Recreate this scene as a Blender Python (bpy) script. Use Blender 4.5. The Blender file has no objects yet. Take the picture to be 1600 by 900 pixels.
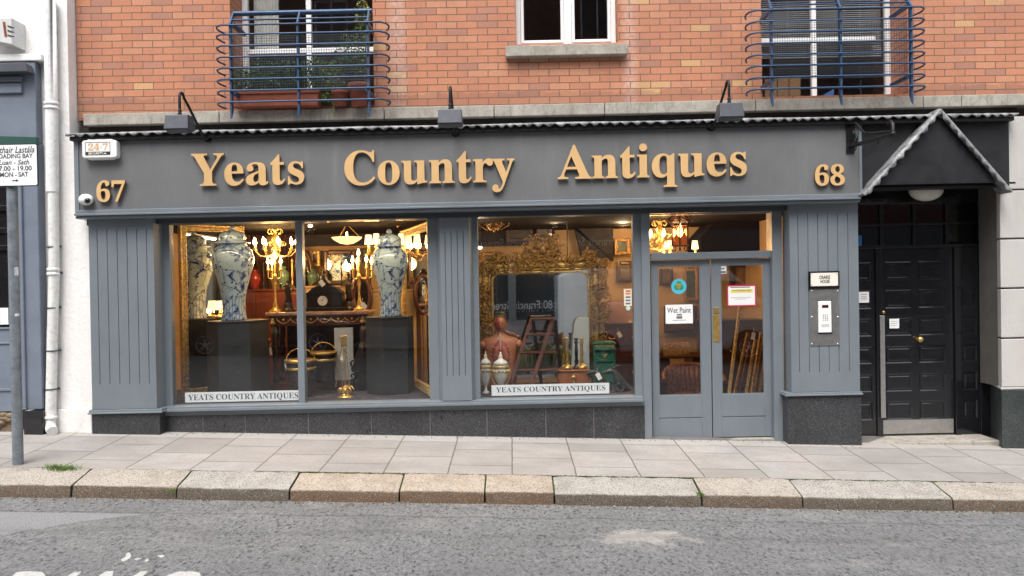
import bpy, math, random
from mathutils import Vector, Matrix
R = math.radians
random.seed(7)
sc = bpy.context.scene
COL = sc.collection

# ------------------------------------------------------------------ camera
FPX, PITCH, ROLL, EYE, SHEAR = 1232.0, R(0.5), 0.0165, 1.70, 0.005
F_ = Vector((0, math.cos(PITCH), -math.sin(PITCH)))
U0 = Vector((0, math.sin(PITCH), math.cos(PITCH)))
R0 = Vector((1, 0, 0))
RT = R0 * math.cos(ROLL) - U0 * math.sin(ROLL)
UP = R0 * math.sin(ROLL) + U0 * math.cos(ROLL)
cam = bpy.data.cameras.new('camera')
cam.sensor_width = 36
cam.lens = 36 * FPX / 1600
cam.clip_end = 500
co = bpy.data.objects.new('camera', cam)
COL.objects.link(co)
m = Matrix((RT, UP, -F_)).transposed().to_4x4()
m.translation = Vector((0, 0, EYE))
co.matrix_world = m
sc.camera = co

# ------------------------------------------------------------------ light
SUN_EL, SUN_AZ = 58.0, 14.0          # sun stands behind the camera, a little to the left
w = bpy.data.worlds.new('World')
sc.world = w
w.use_nodes = True
nt = w.node_tree
bg = nt.nodes['Background']
sky = nt.nodes.new('ShaderNodeTexSky')
sky.sky_type = 'NISHITA'
sky.sun_disc = False
sky.sun_elevation = R(SUN_EL)
sky.sun_rotation = R(180 + SUN_AZ)
sky.dust_density = 3.0
hs = nt.nodes.new('ShaderNodeHueSaturation')
hs.inputs['Saturation'].default_value = 0.28
nt.links.new(sky.outputs[0], hs.inputs['Color'])
nt.links.new(hs.outputs[0], bg.inputs['Color'])
bg.inputs['Strength'].default_value = 0.15
sl = bpy.data.lights.new('sun', 'SUN')
sl.energy = 1.5
sl.angle = R(35)
sl.color = (1.0, 0.965, 0.92)
so = bpy.data.objects.new('sun', sl)
COL.objects.link(so)
sd = Vector((-math.sin(R(SUN_AZ)) * math.cos(R(SUN_EL)), -math.cos(R(SUN_AZ)) * math.cos(R(SUN_EL)), math.sin(R(SUN_EL))))
so.rotation_euler = sd.to_track_quat('Z', 'Y').to_euler()
so.location = (0, -5, 20)
sc.view_settings.view_transform = 'Standard'
sc.view_settings.look = 'None'
sc.view_settings.gamma = 1
sc.view_settings.exposure = 1.05
sc.cycles.max_bounces = 10
sc.cycles.transparent_max_bounces = 24
sc.cycles.sample_clamp_indirect = 6
sc.cycles.use_denoising = True

# ------------------------------------------------------------------ pixel -> place
def at(px, py, Y):
    d = F_ + RT * ((px - 800) / FPX) - UP * ((py - 450) / FPX)
    t = Y / d.y
    x = d.x * t
    return x, EYE + d.z * t - SHEAR * x
def PX(px, Y, py=450): return at(px, py, Y)[0]
def PZ(py, Y, px=800): return at(px, py, Y)[1]
def P3(px, py, Y):
    x, z = at(px, py, Y)
    return (x, Y, z)

# ------------------------------------------------------------------ mesh helper
class MB:
    def __init__(s): s.v = []; s.f = []; s.sm = []; s.mi = []; s.cm = 0
    def add(s, vs, fs, smooth=False):
        b = len(s.v)
        s.v += [tuple(p) for p in vs]
        for f in fs:
            s.f.append(tuple(i + b for i in f)); s.sm.append(smooth); s.mi.append(s.cm)
        return s
    def box(s, x0, x1, y0, y1, z0, z1):
        if x0 > x1: x0, x1 = x1, x0
        if y0 > y1: y0, y1 = y1, y0
        if z0 > z1: z0, z1 = z1, z0
        return s.add([(x0,y0,z0),(x1,y0,z0),(x1,y1,z0),(x0,y1,z0),(x0,y0,z1),(x1,y0,z1),(x1,y1,z1),(x0,y1,z1)],
              [(0,3,2,1),(4,5,6,7),(0,1,5,4),(1,2,6,5),(2,3,7,6),(3,0,4,7)])
    def pbox(s, px0, py0, px1, py1, Yf, Yb):
        pm, qm = (px0 + px1) / 2, (py0 + py1) / 2
        return s.box(PX(px0, Yf, qm), PX(px1, Yf, qm), Yf, Yb, PZ(py1, Yf, pm), PZ(py0, Yf, pm))
    def obox(s, c, ax, ay, az):
        c, ax, ay, az = map(Vector, (c, ax, ay, az))
        vs = [c + ax*i + ay*j + az*k for k in (-1, 1) for i, j in ((-1,-1),(1,-1),(1,1),(-1,1))]
        return s.add(vs, [(0,3,2,1),(4,5,6,7),(0,1,5,4),(1,2,6,5),(2,3,7,6),(3,0,4,7)])
    def prism(s, pts, y0, y1):            # pts in (x, z), counter-clockwise seen from the street
        n = len(pts)
        vs = [(x, y0, z) for x, z in pts] + [(x, y1, z) for x, z in pts]
        return s.add(vs, [tuple(range(n)), tuple(range(2*n-1, n-1, -1))] + [(i, i+n, (i+1) % n + n, (i+1) % n) for i in range(n)])
    def quad(s, a, b, c, d): return s.add([a, b, c, d], [(0,1,2,3)])
    def tube(s, pts, r, n=8, cap=True):
        pts = [Vector(p) for p in pts]; k = len(pts)
        rs = r if isinstance(r, (list, tuple)) else [r] * k
        t0 = (pts[1] - pts[0]).normalized()
        a = Vector((0,0,1)) if abs(t0.z) < .9 else Vector((1,0,0))
        u = t0.cross(a).normalized(); vs = []
        for i, p in enumerate(pts):
            t = (pts[min(i+1, k-1)] - pts[max(i-1, 0)])
            t = t.normalized() if t.length > 1e-9 else t0
            u = (u - t * u.dot(t)); u = u.normalized() if u.length > 1e-6 else t.orthogonal().normalized()
            w_ = t.cross(u)
            for j in range(n):
                an = 2*math.pi*j/n
                vs.append(p + (u*math.cos(an) + w_*math.sin(an)) * rs[i])
        fs = [(i*n+j, i*n+(j+1) % n, (i+1)*n+(j+1) % n, (i+1)*n+j) for i in range(k-1) for j in range(n)]
        s.add(vs, fs, True)
        if cap: s.add(vs[:n], [tuple(range(n-1, -1, -1))]); s.add(vs[-n:], [tuple(range(n))])
        return s
    def lathe(s, prof, c, n=24, ph=0):
        cx, cy, cz = c; k = len(prof); vs = []
        for r, z in prof:
            for j in range(n):
                a = 2*math.pi*j/n + ph
                vs.append((cx + r*math.cos(a), cy + r*math.sin(a), cz + z))
        fs = [(i*n+j, i*n+(j+1) % n, (i+1)*n+(j+1) % n, (i+1)*n+j) for i in range(k-1) for j in range(n)]
        if prof[0][0] > 1e-5: fs.append(tuple(range(n-1, -1, -1)))
        if prof[-1][0] > 1e-5: fs.append(tuple((k-1)*n + j for j in range(n)))
        return s.add(vs, fs, n > 9)
    def ball(s, c, r, n=10, k=7):
        rx, ry, rz = r if isinstance(r, (list, tuple)) else (r, r, r)
        vs = []
        for i in range(k+1):
            a = math.pi*i/k
            for j in range(n):
                b = 2*math.pi*j/n
                vs.append((c[0] + rx*math.sin(a)*math.cos(b), c[1] + ry*math.sin(a)*math.sin(b), c[2] - rz*math.cos(a)))
        return s.add(vs, [(i*n+j, i*n+(j+1) % n, (i+1)*n+(j+1) % n, (i+1)*n+j) for i in range(k) for j in range(n)], True)
    def loft(s, rows, n=20):              # rows: (z, cx, cy, rx, ry)
        vs = []
        for z, cx, cy, rx, ry in rows:
            for j in range(n):
                a = 2*math.pi*j/n
                vs.append((cx + rx*math.cos(a), cy + ry*math.sin(a), z))
        k = len(rows)
        fs = [(i*n+j, i*n+(j+1) % n, (i+1)*n+(j+1) % n, (i+1)*n+j) for i in range(k-1) for j in range(n)]
        fs += [tuple(range(n-1, -1, -1)), tuple((k-1)*n + j for j in range(n))]
        return s.add(vs, fs, True)
    def curl(s, c, u, v, size, ph, r, turn=1.3, sgn=1, n=5, k=9):   # a scroll in the plane of u and v
        c, u, v = Vector(c), Vector(u), Vector(v); pts = []; rs = []
        for i in range(k):
            t = i/(k-1); a = ph + sgn*turn*2*math.pi*t; q = size*(1 - .78*t)
            pts.append(c + u*math.cos(a)*q + v*math.sin(a)*q); rs.append(r*(1 - .35*t))
        return s.tube(pts, rs, n)
    def build(s, name, mat, parent=None, bevel=0, seg=2):
        o_ = Vector((0,0,0)); q = parent
        while q is not None: o_ += q.location; q = q.parent
        me = bpy.data.meshes.new(name)
        me.from_pydata([tuple(Vector(p) - o_) for p in s.v], [], s.f)
        for m_ in (mat if isinstance(mat, (list, tuple)) else [mat]): me.materials.append(m_)
        for p, a, b in zip(me.polygons, s.sm, s.mi): p.use_smooth = a; p.material_index = b
        me.update()
        ob = bpy.data.objects.new(name, me)
        COL.objects.link(ob)
        if parent is not None: ob.parent = parent
        if bevel:
            b = ob.modifiers.new('bevel', 'BEVEL'); b.width = bevel; b.segments = seg; b.limit_method = 'ANGLE'; b.angle_limit = R(40)
        return ob
def tag(o, label=None, cat=None, group=None, kind=None):
    for k_, v_ in (('label', label), ('category', cat), ('group', group), ('kind', kind)):
        if v_: o[k_] = v_
    return o
def thing(name, loc, label, cat, group=None):
    o = bpy.data.objects.new(name, None); COL.objects.link(o); o.location = loc; o.empty_display_size = .1
    return tag(o, label, cat, group)
def struct(mb, name, mat, parent=None, bevel=0):
    o = mb.build(name, mat, parent, bevel)
    if parent is None: o['kind'] = 'structure'
    return o

_serif = {}
def serif(t):
    o = ''
    for c in t:
        if 'A' <= c <= 'Z': o += chr(0x1D400 + ord(c) - 65)
        elif 'a' <= c <= 'z': o += chr(0x1D41A + ord(c) - 97)
        elif '0' <= c <= '9': o += chr(0x1D7CE + ord(c) - 48)
        else: o += c
    return o
def text(mb, body, px0, py0, px1, py1, Y, depth=.002, off=0, back=False, slant=0, spacing=1.0, mirror=False, rect=None):
    """letters as real extruded outlines, fitted into a rectangle on the plane Y"""
    c = bpy.data.curves.new('lettering', 'FONT'); c.body = body; c.size = 1; c.extrude = .5; c.offset = off; c.shear = slant; c.space_character = spacing
    c.resolution_u = 5
    o = bpy.data.objects.new('lettering', c); COL.objects.link(o)
    bpy.context.view_layer.update()
    dg = bpy.context.evaluated_depsgraph_get()
    me = bpy.data.meshes.new_from_object(o.evaluated_get(dg))
    vs = [v.co.copy() for v in me.vertices]; fs = [tuple(p.vertices) for p in me.polygons]
    bpy.data.objects.remove(o); bpy.data.curves.remove(c); bpy.data.meshes.remove(me)
    a0, a1 = min(v.x for v in vs), max(v.x for v in vs); b0, b1 = min(v.y for v in vs), max(v.y for v in vs)
    if rect: X0, X1, Z0, Z1 = rect
    else:
        pm, qm = (px0+px1)/2, (py0+py1)/2
        X0, X1, Z0, Z1 = PX(px0, Y, qm), PX(px1, Y, qm), PZ(py1, Y, pm), PZ(py0, Y, pm)
    out = []
    for v in vs:
        tx = (v.x-a0)/(a1-a0)
        if mirror: tx = 1 - tx
        out.append((X0 + (X1-X0)*tx, Y + (.5 - v.z)*depth, Z0 + (Z1-Z0)*(v.y-b0)/(b1-b0)))
    if mirror: fs = [f[::-1] for f in fs]
    return mb.add(out, fs)

# ------------------------------------------------------------------ materials
class NT:
    def __init__(s, name):
        s.m = bpy.data.materials.new(name); s.m.use_nodes = True; s.t = s.m.node_tree
        s.b = s.t.nodes['Principled BSDF']; s.co = s.t.nodes.new('ShaderNodeTexCoord').outputs['Object']
    def n(s, typ, **k):
        x = s.t.nodes.new(typ)
        for a, b in k.items():
            if hasattr(x, a): setattr(x, a, b)
            else: x.inputs[a].default_value = b
        return x
    def l(s, a, b): s.t.links.new(a, b); return s
    def val(s, x, sock):
        if hasattr(x, 'is_linked') or hasattr(x, 'links'): s.l(x, sock)
        elif isinstance(x, (tuple, list)): sock.default_value = (*x, 1) if len(x) == 3 else x
        else: sock.default_value = x
    def math(s, op, a, b=0.0, clamp=False):
        x = s.n('ShaderNodeMath', operation=op, use_clamp=clamp); s.val(a, x.inputs[0]); s.val(b, x.inputs[1]); return x.outputs[0]
    def mix(s, f, a, b, mode='MIX'):
        x = s.n('ShaderNodeMix', data_type='RGBA', blend_type=mode)
        s.val(f, x.inputs[0]); s.val(a, x.inputs[6]); s.val(b, x.inputs[7]); return x.outputs[2]
    def noise(s, scale, detail=4, rough=.6, co=None, dist=0):
        x = s.n('ShaderNodeTexNoise', Scale=scale, Detail=detail, Roughness=rough, Distortion=dist); s.l(co or s.co, x.inputs['Vector']); return x.outputs['Fac']
    def vor(s, scale, feature='F1', out='Distance', co=None):
        x = s.n('ShaderNodeTexVoronoi', Scale=scale, feature=feature); s.l(co or s.co, x.inputs['Vector']); return x.outputs[out]
    def ramp(s, f, stops, interp='LINEAR'):
        x = s.n('ShaderNodeValToRGB'); s.l(f, x.inputs[0]); e = x.color_ramp; e.interpolation = interp
        while len(e.elements) < len(stops): e.elements.new(.5)
        for el, (p, c) in zip(e.elements, stops):
            el.position = p; el.color = (*c, 1) if isinstance(c, (tuple, list)) else (c, c, c, 1)
        return x.outputs[0]
    def mapc(s, scale=(1,1,1), rot=(0,0,0), loc=(0,0,0)):
        x = s.n('ShaderNodeMapping'); x.inputs['Scale'].default_value = scale; x.inputs['Rotation'].default_value = rot; x.inputs['Location'].default_value = loc
        s.l(s.co, x.inputs[0]); return x.outputs[0]
    def sep(s, co=None):
        x = s.n('ShaderNodeSeparateXYZ'); s.l(co or s.co, x.inputs[0]); return x.outputs
    def comb(s, a, b, c=0.0):
        x = s.n('ShaderNodeCombineXYZ'); s.val(a, x.inputs[0]); s.val(b, x.inputs[1]); s.val(c, x.inputs[2]); return x.outputs[0]
    def bump(s, h, strength=.3, dist=.01):
        x = s.n('ShaderNodeBump', Strength=strength, Distance=dist); s.l(h, x.inputs['Height']); s.l(x.outputs[0], s.b.inputs['Normal']); return s
    def col(s, c): s.val(c, s.b.inputs['Base Color']); return s
    def set(s, rough=.6, metal=0.0, spec=.5, coat=0.0):
        s.val(rough, s.b.inputs['Roughness']); s.val(metal, s.b.inputs['Metallic']); s.b.inputs['Specular IOR Level'].default_value = spec; s.b.inputs['Coat Weight'].default_value = coat
        return s
def sc3(c, k): return tuple(min(1, x*k) for x in c)
def M(name, c, rough=.55, metal=0.0, var=.15, scale=5, bump=0, bscale=80, spec=.5, coat=0.0, fine=0):
    t = NT(name); f = t.noise(scale, 6, .65)
    f = t.ramp(f, [(.3, 0.0), (.7, 1.0)])
    c_ = t.mix(f, sc3(c, 1-var), sc3(c, 1+var))
    if fine: c_ = t.mix(t.ramp(t.noise(fine, 3), [(.45, 0.0), (.75, .5)]), c_, sc3(c, .55))
    t.col(c_)
    r_ = t.ramp(t.noise(scale*2.3, 4), [(.3, max(0, rough-.1)), (.7, min(1, rough+.1))])
    t.set(r_, metal, spec, coat)
    if bump: t.bump(t.noise(bscale, 5), bump)
    return t.m
def emit(name, c, s):
    t = NT(name); t.b.inputs['Base Color'].default_value = (*c, 1); t.b.inputs['Emission Color'].default_value = (*c, 1); t.b.inputs['Emission Strength'].default_value = s
    return t.m
def glass_mat(name, tint=(1,1,1), f0=.045):
    t = NT(name); t.t.nodes.remove(t.b)
    lw = t.n('ShaderNodeLayerWeight', Blend=.5)
    f = t.math('POWER', lw.outputs['Facing'], 5.0)
    f = t.math('ADD', t.math('MULTIPLY', f, 1-f0), f0)
    tr = t.n('ShaderNodeBsdfTransparent'); tr.inputs[0].default_value = (*tint, 1)
    gl = t.n('ShaderNodeBsdfGlossy'); gl.inputs['Roughness'].default_value = 0.0
    mx = t.n('ShaderNodeMixShader'); t.l(f, mx.inputs[0]); t.l(tr.outputs[0], mx.inputs[1]); t.l(gl.outputs[0], mx.inputs[2])
    t.l(mx.outputs[0], t.t.nodes['Material Output'].inputs['Surface'])
    return t.m

def brick_mat():
    t = NT('red_brick'); x, y, z = t.sep()
    vec = t.comb(t.math('ADD', x, t.math('MULTIPLY', y, 1.0)), z)
    def brick(c1, c2, mo):
        b = t.n('ShaderNodeTexBrick', offset=.5, squash=1.0)
        b.inputs['Scale'].default_value = 1; b.inputs['Brick Width'].default_value = .2285; b.inputs['Row Height'].default_value = .0785
        b.inputs['Mortar Size'].default_value = .0052; b.inputs['Mortar Smooth'].default_value = .15; b.inputs['Bias'].default_value = 0
        b.inputs['Color1'].default_value = c1; b.inputs['Color2'].default_value = c2; b.inputs['Mortar'].default_value = mo
        wob = t.n('ShaderNodeVectorMath', operation='ADD')
        nz = t.n('ShaderNodeTexNoise', Scale=14.0, Detail=3.0); t.l(t.co, nz.inputs['Vector'])
        sb = t.n('ShaderNodeVectorMath', operation='MULTIPLY_ADD'); t.l(nz.outputs['Color'], sb.inputs[0]); sb.inputs[1].default_value = (.007,.007,0); sb.inputs[2].default_value = (-.0035,-.0035,0)
        t.l(vec, wob.inputs[0]); t.l(sb.outputs[0], wob.inputs[1]); t.l(wob.outputs[0], b.inputs['Vector'])
        return b
    b = brick((0,0,0,1), (1,1,1,1), (.5,.5,.5,1))
    c = t.ramp(b.outputs['Color'], [(0, (.47,.203,.122)), (.16, (.50,.218,.128)), (.34, (.385,.190,.135)), (.43, (.515,.228,.132)), (.58, (.48,.208,.124)), (.74, (.525,.250,.150)), (.915, (.56,.34,.17)), (.958, (.425,.205,.145))], 'CONSTANT')
    n1 = t.noise(70, 5, .7)
    c = t.mix(t.ramp(n1, [(.36, .5), (.50, 0.0)]), c, (.30,.13,.09))
    c = t.mix(t.ramp(t.noise(150, 3), [(.56, 0.0), (.70, .6)]), c, (.60,.32,.19))
    # lime bloom running down the wall in two bands
    g = None
    for x0, wd in ((PX(628, 8.9), .13), (PX(990, 8.9), .10)):
        d = t.math('DIVIDE', t.math('SUBTRACT', x, x0), wd)
        k = t.math('SUBTRACT', 1.0, t.math('MULTIPLY', d, d), True)
        g = k if g is None else t.math('ADD', g, k)
    bl = t.math('MULTIPLY', g, t.ramp(t.noise(22, 6, .75), [(.36, 0.0), (.72, .75)]))
    c = t.mix(bl, c, (.62,.50,.46))
    c = t.mix(t.ramp(t.noise(1.6, 6, .7, co=t.mapc((1.5,1,.5))), [(.46, 0.0), (.74, .4)]), c, (.27,.13,.095))
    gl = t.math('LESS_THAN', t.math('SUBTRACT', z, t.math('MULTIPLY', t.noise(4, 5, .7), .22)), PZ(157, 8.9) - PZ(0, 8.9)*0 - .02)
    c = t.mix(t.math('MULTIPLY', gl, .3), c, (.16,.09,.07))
    c = t.mix(t.math('MULTIPLY', b.outputs['Fac'], .92), c, t.mix(t.noise(8), (.115,.07,.05), (.20,.135,.10)))
    t.col(c).set(.88, 0, .25)
    h = t.math('SUBTRACT', t.math('MULTIPLY', n1, .35), b.outputs['Fac'])
    t.bump(h, .55, .006)
    return t.m
def granite_mat(name, a, b_, c_, polish=.25, s=160):
    t = NT(name)
    n = t.noise(s, 4, .7); v = t.vor(s*1.1, out='Color'); vs = t.sep(v)[0]
    c = t.ramp(n, [(.35, a), (.52, b_), (.68, c_)])
    c = t.mix(t.ramp(vs, [(.80, 0.0), (.86, .7)], 'LINEAR'), c, sc3(c_, 1.5))
    c = t.mix(t.ramp(t.noise(2.2, 5), [(.35, 0.0), (.75, .55)]), c, a)
    t.col(c).set(t.ramp(t.noise(5), [(.3, polish), (.7, polish+.25)]), 0, .4)
    return t.m
def kerb_mat(name, top, face):
    t = NT(name)
    n = t.noise(90, 5, .75); x, y, z = t.sep()
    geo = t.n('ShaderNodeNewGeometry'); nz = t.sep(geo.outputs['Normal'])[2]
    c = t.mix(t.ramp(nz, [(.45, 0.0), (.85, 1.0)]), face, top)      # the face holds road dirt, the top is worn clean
    n = t.noise(75, 4, .75)
    c = t.mix(t.ramp(n, [(.36, .9), (.50, 0.0)]), c, sc3(face, .40))
    c = t.mix(t.ramp(t.noise(140, 3, .6), [(.55, 0.0), (.7, .6)]), c, sc3(top, 1.35))
    c = t.mix(t.ramp(t.noise(4, 6, .7), [(.46, 0.0), (.72, .4)]), c, sc3(face, .85))
    t.col(c).set(.9, 0, .2)
    t.bump(n, .7, .008)
    return t.m
def asphalt_mat():
    t = NT('worn_asphalt'); x, y, z = t.sep()
    v = t.vor(62); n = t.noise(48, 6, .78); nb = t.noise(1.3, 6, .68)
    g2 = t.noise(34, 4, .8, co=t.mapc((1,.5,1)))
    c = t.ramp(n, [(.30, (.07,.072,.076)), (.45, (.182,.185,.190)), (.58, (.245,.248,.252)), (.74, (.385,.388,.39))])
    c = t.mix(t.ramp(g2, [(.38, .95), (.47, 0.0)]), c, (.045,.045,.047))
    c = t.mix(t.ramp(g2, [(.56, 0.0), (.70, .6)]), c, (.40,.395,.385))
    c = t.mix(t.ramp(v, [(.05, .35), (.3, 0.0)]), c, (.30,.335,.325))
    c = t.mix(t.ramp(nb, [(.42, 0.0), (.68, .45)]), c, (.14,.14,.142))
    gt = t.math('GREATER_THAN', t.math('ADD', y, t.math('MULTIPLY', t.noise(6, 6, .75), .22)), 6.98)
    c = t.mix(t.math('MULTIPLY', gt, .7), c, t.mix(t.ramp(t.noise(70, 3), [(.4, 0.0), (.6, 1.0)]), (.10,.092,.08), (.32,.30,.27)))
    c = t.mix(t.ramp(t.noise(2.6, 5, .7, co=t.mapc((.9,1.2,1), loc=(3,1,0))), [(.54, 0.0), (.70, .35)]), c, (.36,.352,.335))
    # one broad smoother reinstatement on the left, with a diagonal edge
    e = t.math('ADD', t.math('ADD', x, t.math('MULTIPLY', y, -1.35)), t.math('MULTIPLY', t.noise(3.5, 4), .5))
    xe = t.math('LESS_THAN', e, PX(118, 6.2) - 6.2*1.35 + .25)
    ye = t.math('LESS_THAN', t.math('ADD', y, t.math('MULTIPLY', t.noise(6, 3), .06)), 6.50)
    pm = t.math('MULTIPLY', xe, ye)
    sm = t.mix(t.ramp(t.noise(95, 4, .6), [(.38, 0.0), (.7, 1.0)]), (.25,.252,.258), (.345,.346,.352))
    c = t.mix(t.math('MULTIPLY', pm, .8), c, sm)
    # pale worn scab of old mortar in mid road
    px_, py_ = PX(1000, 6.0), 6.02
    dx = t.math('DIVIDE', t.math('SUBTRACT', x, px_), .80); dy = t.math('DIVIDE', t.math('SUBTRACT', y, py_), .52)
    rr = t.math('ADD', t.math('ADD', t.math('MULTIPLY', dx, dx), t.math('MULTIPLY', dy, dy)), t.math('MULTIPLY', t.noise(5, 6, .75), 1.5))
    c = t.mix(t.ramp(rr, [(.78, .62), (1.25, 0.0)]), c, t.mix(t.noise(30), (.40,.37,.33), (.56,.53,.49)))
    # dark long repair seam
    ds = t.math('ABSOLUTE', t.math('SUBTRACT', t.math('ADD', y, t.math('MULTIPLY', t.noise(2.2, 5), .22)), 6.62))
    c = t.mix(t.ramp(ds, [(.004, .45), (.02, 0.0)]), c, (.05,.05,.052))
    d2 = t.math('ABSOLUTE', t.math('SUBTRACT', t.math('ADD', y, t.math('MULTIPLY', t.noise(1.1, 5), .5)), 6.28))
    c = t.mix(t.ramp(d2, [(.01, .22), (.09, 0.0)]), c, (.075,.074,.072))
    t.col(c).set(.9, 0, .25)
    t.bump(t.math('ADD', n, t.math('MULTIPLY', v, .8)), .9, .012)
    return t.m
def paving_mat():
    t = NT('paving_slabs'); x, y, z = t.sep()
    vec = t.comb(t.math('ADD', y, .17), t.math('ADD', x, .02))
    b = t.n('ShaderNodeTexBrick', offset=.5)
    b.inputs['Scale'].default_value = 1; b.inputs['Brick Width'].default_value = .60; b.inputs['Row Height'].default_value = .60
    b.inputs['Mortar Size'].default_value = .0075; b.inputs['Mortar Smooth'].default_value = .3
    b.inputs['Color1'].default_value = (0,0,0,1); b.inputs['Color2'].default_value = (1,1,1,1); b.inputs['Mortar'].default_value = (.5,.5,.5,1)
    wob = t.n('ShaderNodeVectorMath', operation='MULTIPLY_ADD'); nz = t.n('ShaderNodeTexNoise', Scale=6.0, Detail=5.0); t.l(t.co, nz.inputs['Vector'])
    t.l(nz.outputs['Color'], wob.inputs[0]); wob.inputs[1].default_value = (.014,.014,0); t.l(vec, wob.inputs[2]); t.l(wob.outputs[0], b.inputs['Vector'])
    c = t.ramp(b.outputs['Color'], [(0, (.300,.281,.266)), (.35, (.362,.342,.327)), (.6, (.325,.305,.289)), (.85, (.380,.362,.346))])
    c = t.mix(t.ramp(t.noise(3.0, 7, .7), [(.42, 0.0), (.75, .55)]), c, (.26,.235,.215))
    c = t.mix(t.ramp(t.noise(34, 6, .8), [(.38, .5), (.52, 0.0)]), c, (.25,.225,.205))
    c = t.mix(t.ramp(t.noise(.9, 6, .7, co=t.mapc((1,1.8,1))), [(.42, 0.0), (.68, .5)]), c, (.19,.175,.16))
    c = t.mix(t.ramp(t.noise(110, 2), [(.66, 0.0), (.72, .35)]), c, (.50,.48,.45))
    c = t.mix(t.ramp(t.vor(4.5, co=t.mapc(loc=(.3,.7,0))), [(.02, .7), (.045, 0.0)]), c, (.14,.13,.125))
    c = t.mix(t.ramp(t.vor(7.3, co=t.mapc(loc=(1.3,.2,0))), [(.012, .6), (.03, 0.0)]), c, (.52,.50,.48))
    ck = t.vor(.55, 'DISTANCE_TO_EDGE', co=t.mapc((1,1.3,1), loc=(.2,.4,0)))
    cw = t.math('ADD', ck, t.math('MULTIPLY', t.noise(7, 5), .05))
    c = t.mix(t.ramp(t.math('ABSOLUTE', t.math('SUBTRACT', cw, .035)), [(.0012, .0), (.003, 0.0)]), c, (.1,.09,.08))
    dk = t.math('GREATER_THAN', t.math('ADD', y, t.math('MULTIPLY', t.noise(11, 5), .05)), 8.815)   # dark line along the foot of the building
    # mortar fillet, paler and dirty, along the foot of the building
    kk = t.math('GREATER_THAN', t.math('ADD', y, t.math('MULTIPLY', t.noise(7, 4), .09)), 8.62)
    c = t.mix(t.math('MULTIPLY', kk, .5), c, t.mix(t.noise(14, 5), (.33,.31,.28), (.50,.47,.44)))
    c = t.mix(t.math('MULTIPLY', dk, .75), c, (.085,.08,.07))
    c = t.mix(t.math('MULTIPLY', b.outputs['Fac'], .85), c, t.mix(t.noise(5), (.06,.055,.05), (.15,.135,.115)))
    t.col(c).set(.85, 0, .3)
    t.bump(t.math('SUBTRACT', t.math('MULTIPLY', t.noise(60, 5), .25), b.outputs['Fac']), .5, .006)
    return t.m
def render_mat(name, c, dirt, bump=.5, bs=22):
    t = NT(name); x, y, z = t.sep()
    k = t.noise(2.5, 7, .7, co=t.mapc((1.6,1,.5)))
    c_ = t.mix(t.ramp(k, [(.48, 0.0), (.8, .6)]), c, dirt)
    sp = t.vor(17, co=t.mapc((1,1,.75)))
    c_ = t.mix(t.ramp(t.noise(31, 6, .8), [(.69, 0.0), (.76, .5)]), c_, sc3(dirt, .5))
    t.col(c_).set(.9, 0, .2)
    t.bump(t.math('ADD', t.noise(bs, 6, .65), t.math('MULTIPLY', sp, .3)), bump, .015)
    return t.m
def concrete_mat():
    t = NT('weathered_concrete')
    c = t.mix(t.ramp(t.noise(7, 6, .7), [(.35, 0.0), (.7, 1.0)]), (.30,.275,.235), (.46,.43,.38))
    c = t.mix(t.ramp(t.noise(16, 6, .75, co=t.mapc((1,1,.25))), [(.52, 0.0), (.74, .8)]), c, (.11,.10,.085))
    c = t.mix(t.ramp(t.noise(70, 3), [(.40, .4), (.52, 0.0)]), c, (.20,.185,.16))
    t.col(c).set(.92, 0, .2); t.bump(t.noise(60, 5), .35)
    return t.m
def lead_mat():
    t = NT('oxidised_lead')
    c = t.mix(t.ramp(t.noise(9, 6, .75), [(.36, 0.0), (.66, 1.0)]), (.075,.076,.08), (.40,.405,.41))
    c = t.mix(t.ramp(t.noise(24, 5, .7, co=t.mapc((1,1,.4))), [(.55, 0.0), (.75, .7)]), c, (.045,.045,.045))
    t.col(c).set(.6, .25, .4); t.bump(t.noise(18, 5), .5, .01)
    return t.m
def vase_mat():
    t = NT('blue_white_porcelain'); x, y, z = t.sep()
    an = t.math('ARCTAN2', y, x)
    vec = t.comb(t.math('MULTIPLY', an, .19), z)
    base = t.mix(t.noise(14), (.46,.58,.62), (.58,.69,.72))
    n = t.noise(7.4, 5, .6, co=vec, dist=1.4)
    c = t.mix(t.ramp(n, [(.530, 0.0), (.545, .5), (.60, .65), (.61, 1.0)]), base, (.010,.030,.23))
    v = t.vor(17, co=vec)
    c = t.mix(t.ramp(v, [(.19, .95), (.23, 0.0)]), c, (.012,.018,.075))
    ln = t.vor(4.2, 'DISTANCE_TO_EDGE', co=vec)
    c = t.mix(t.ramp(ln, [(.008, .7), (.022, 0.0)]), c, (.05,.09,.27))
    # upright strokes round the foot
    st = t.math('SINE', t.math('MULTIPLY', an, 22.0))
    lo = t.math('LESS_THAN', z, .30)
    c = t.mix(t.math('MULTIPLY', lo, t.ramp(st, [(.72, 0.0), (.86, .75)])), c, (.05,.09,.30))
    t.col(c).set(.12, 0, .5, .4)
    return t.m
def gilt_mat(name='gilt', c=(.92,.64,.24), r=.34):
    t = NT(name)
    n = t.noise(38, 5, .7)
    t.col(t.mix(t.ramp(n, [(.36, 0.0), (.62, 1.0)]), sc3(c, .30), c)).set(r, .62, .5)
    t.bump(t.noise(75, 4), .6, .01)
    return t.m
def wood_mat(name, a, b, rough=.35, s=1.0):
    t = NT(name)
    n = t.noise(6*s, 6, .65, co=t.mapc((1,1,.08)), dist=.6)
    t.col(t.mix(t.ramp(n, [(.3, 0.0), (.7, 1.0)]), a, b)).set(rough, 0, .5, .2)
    return t.m

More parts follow.
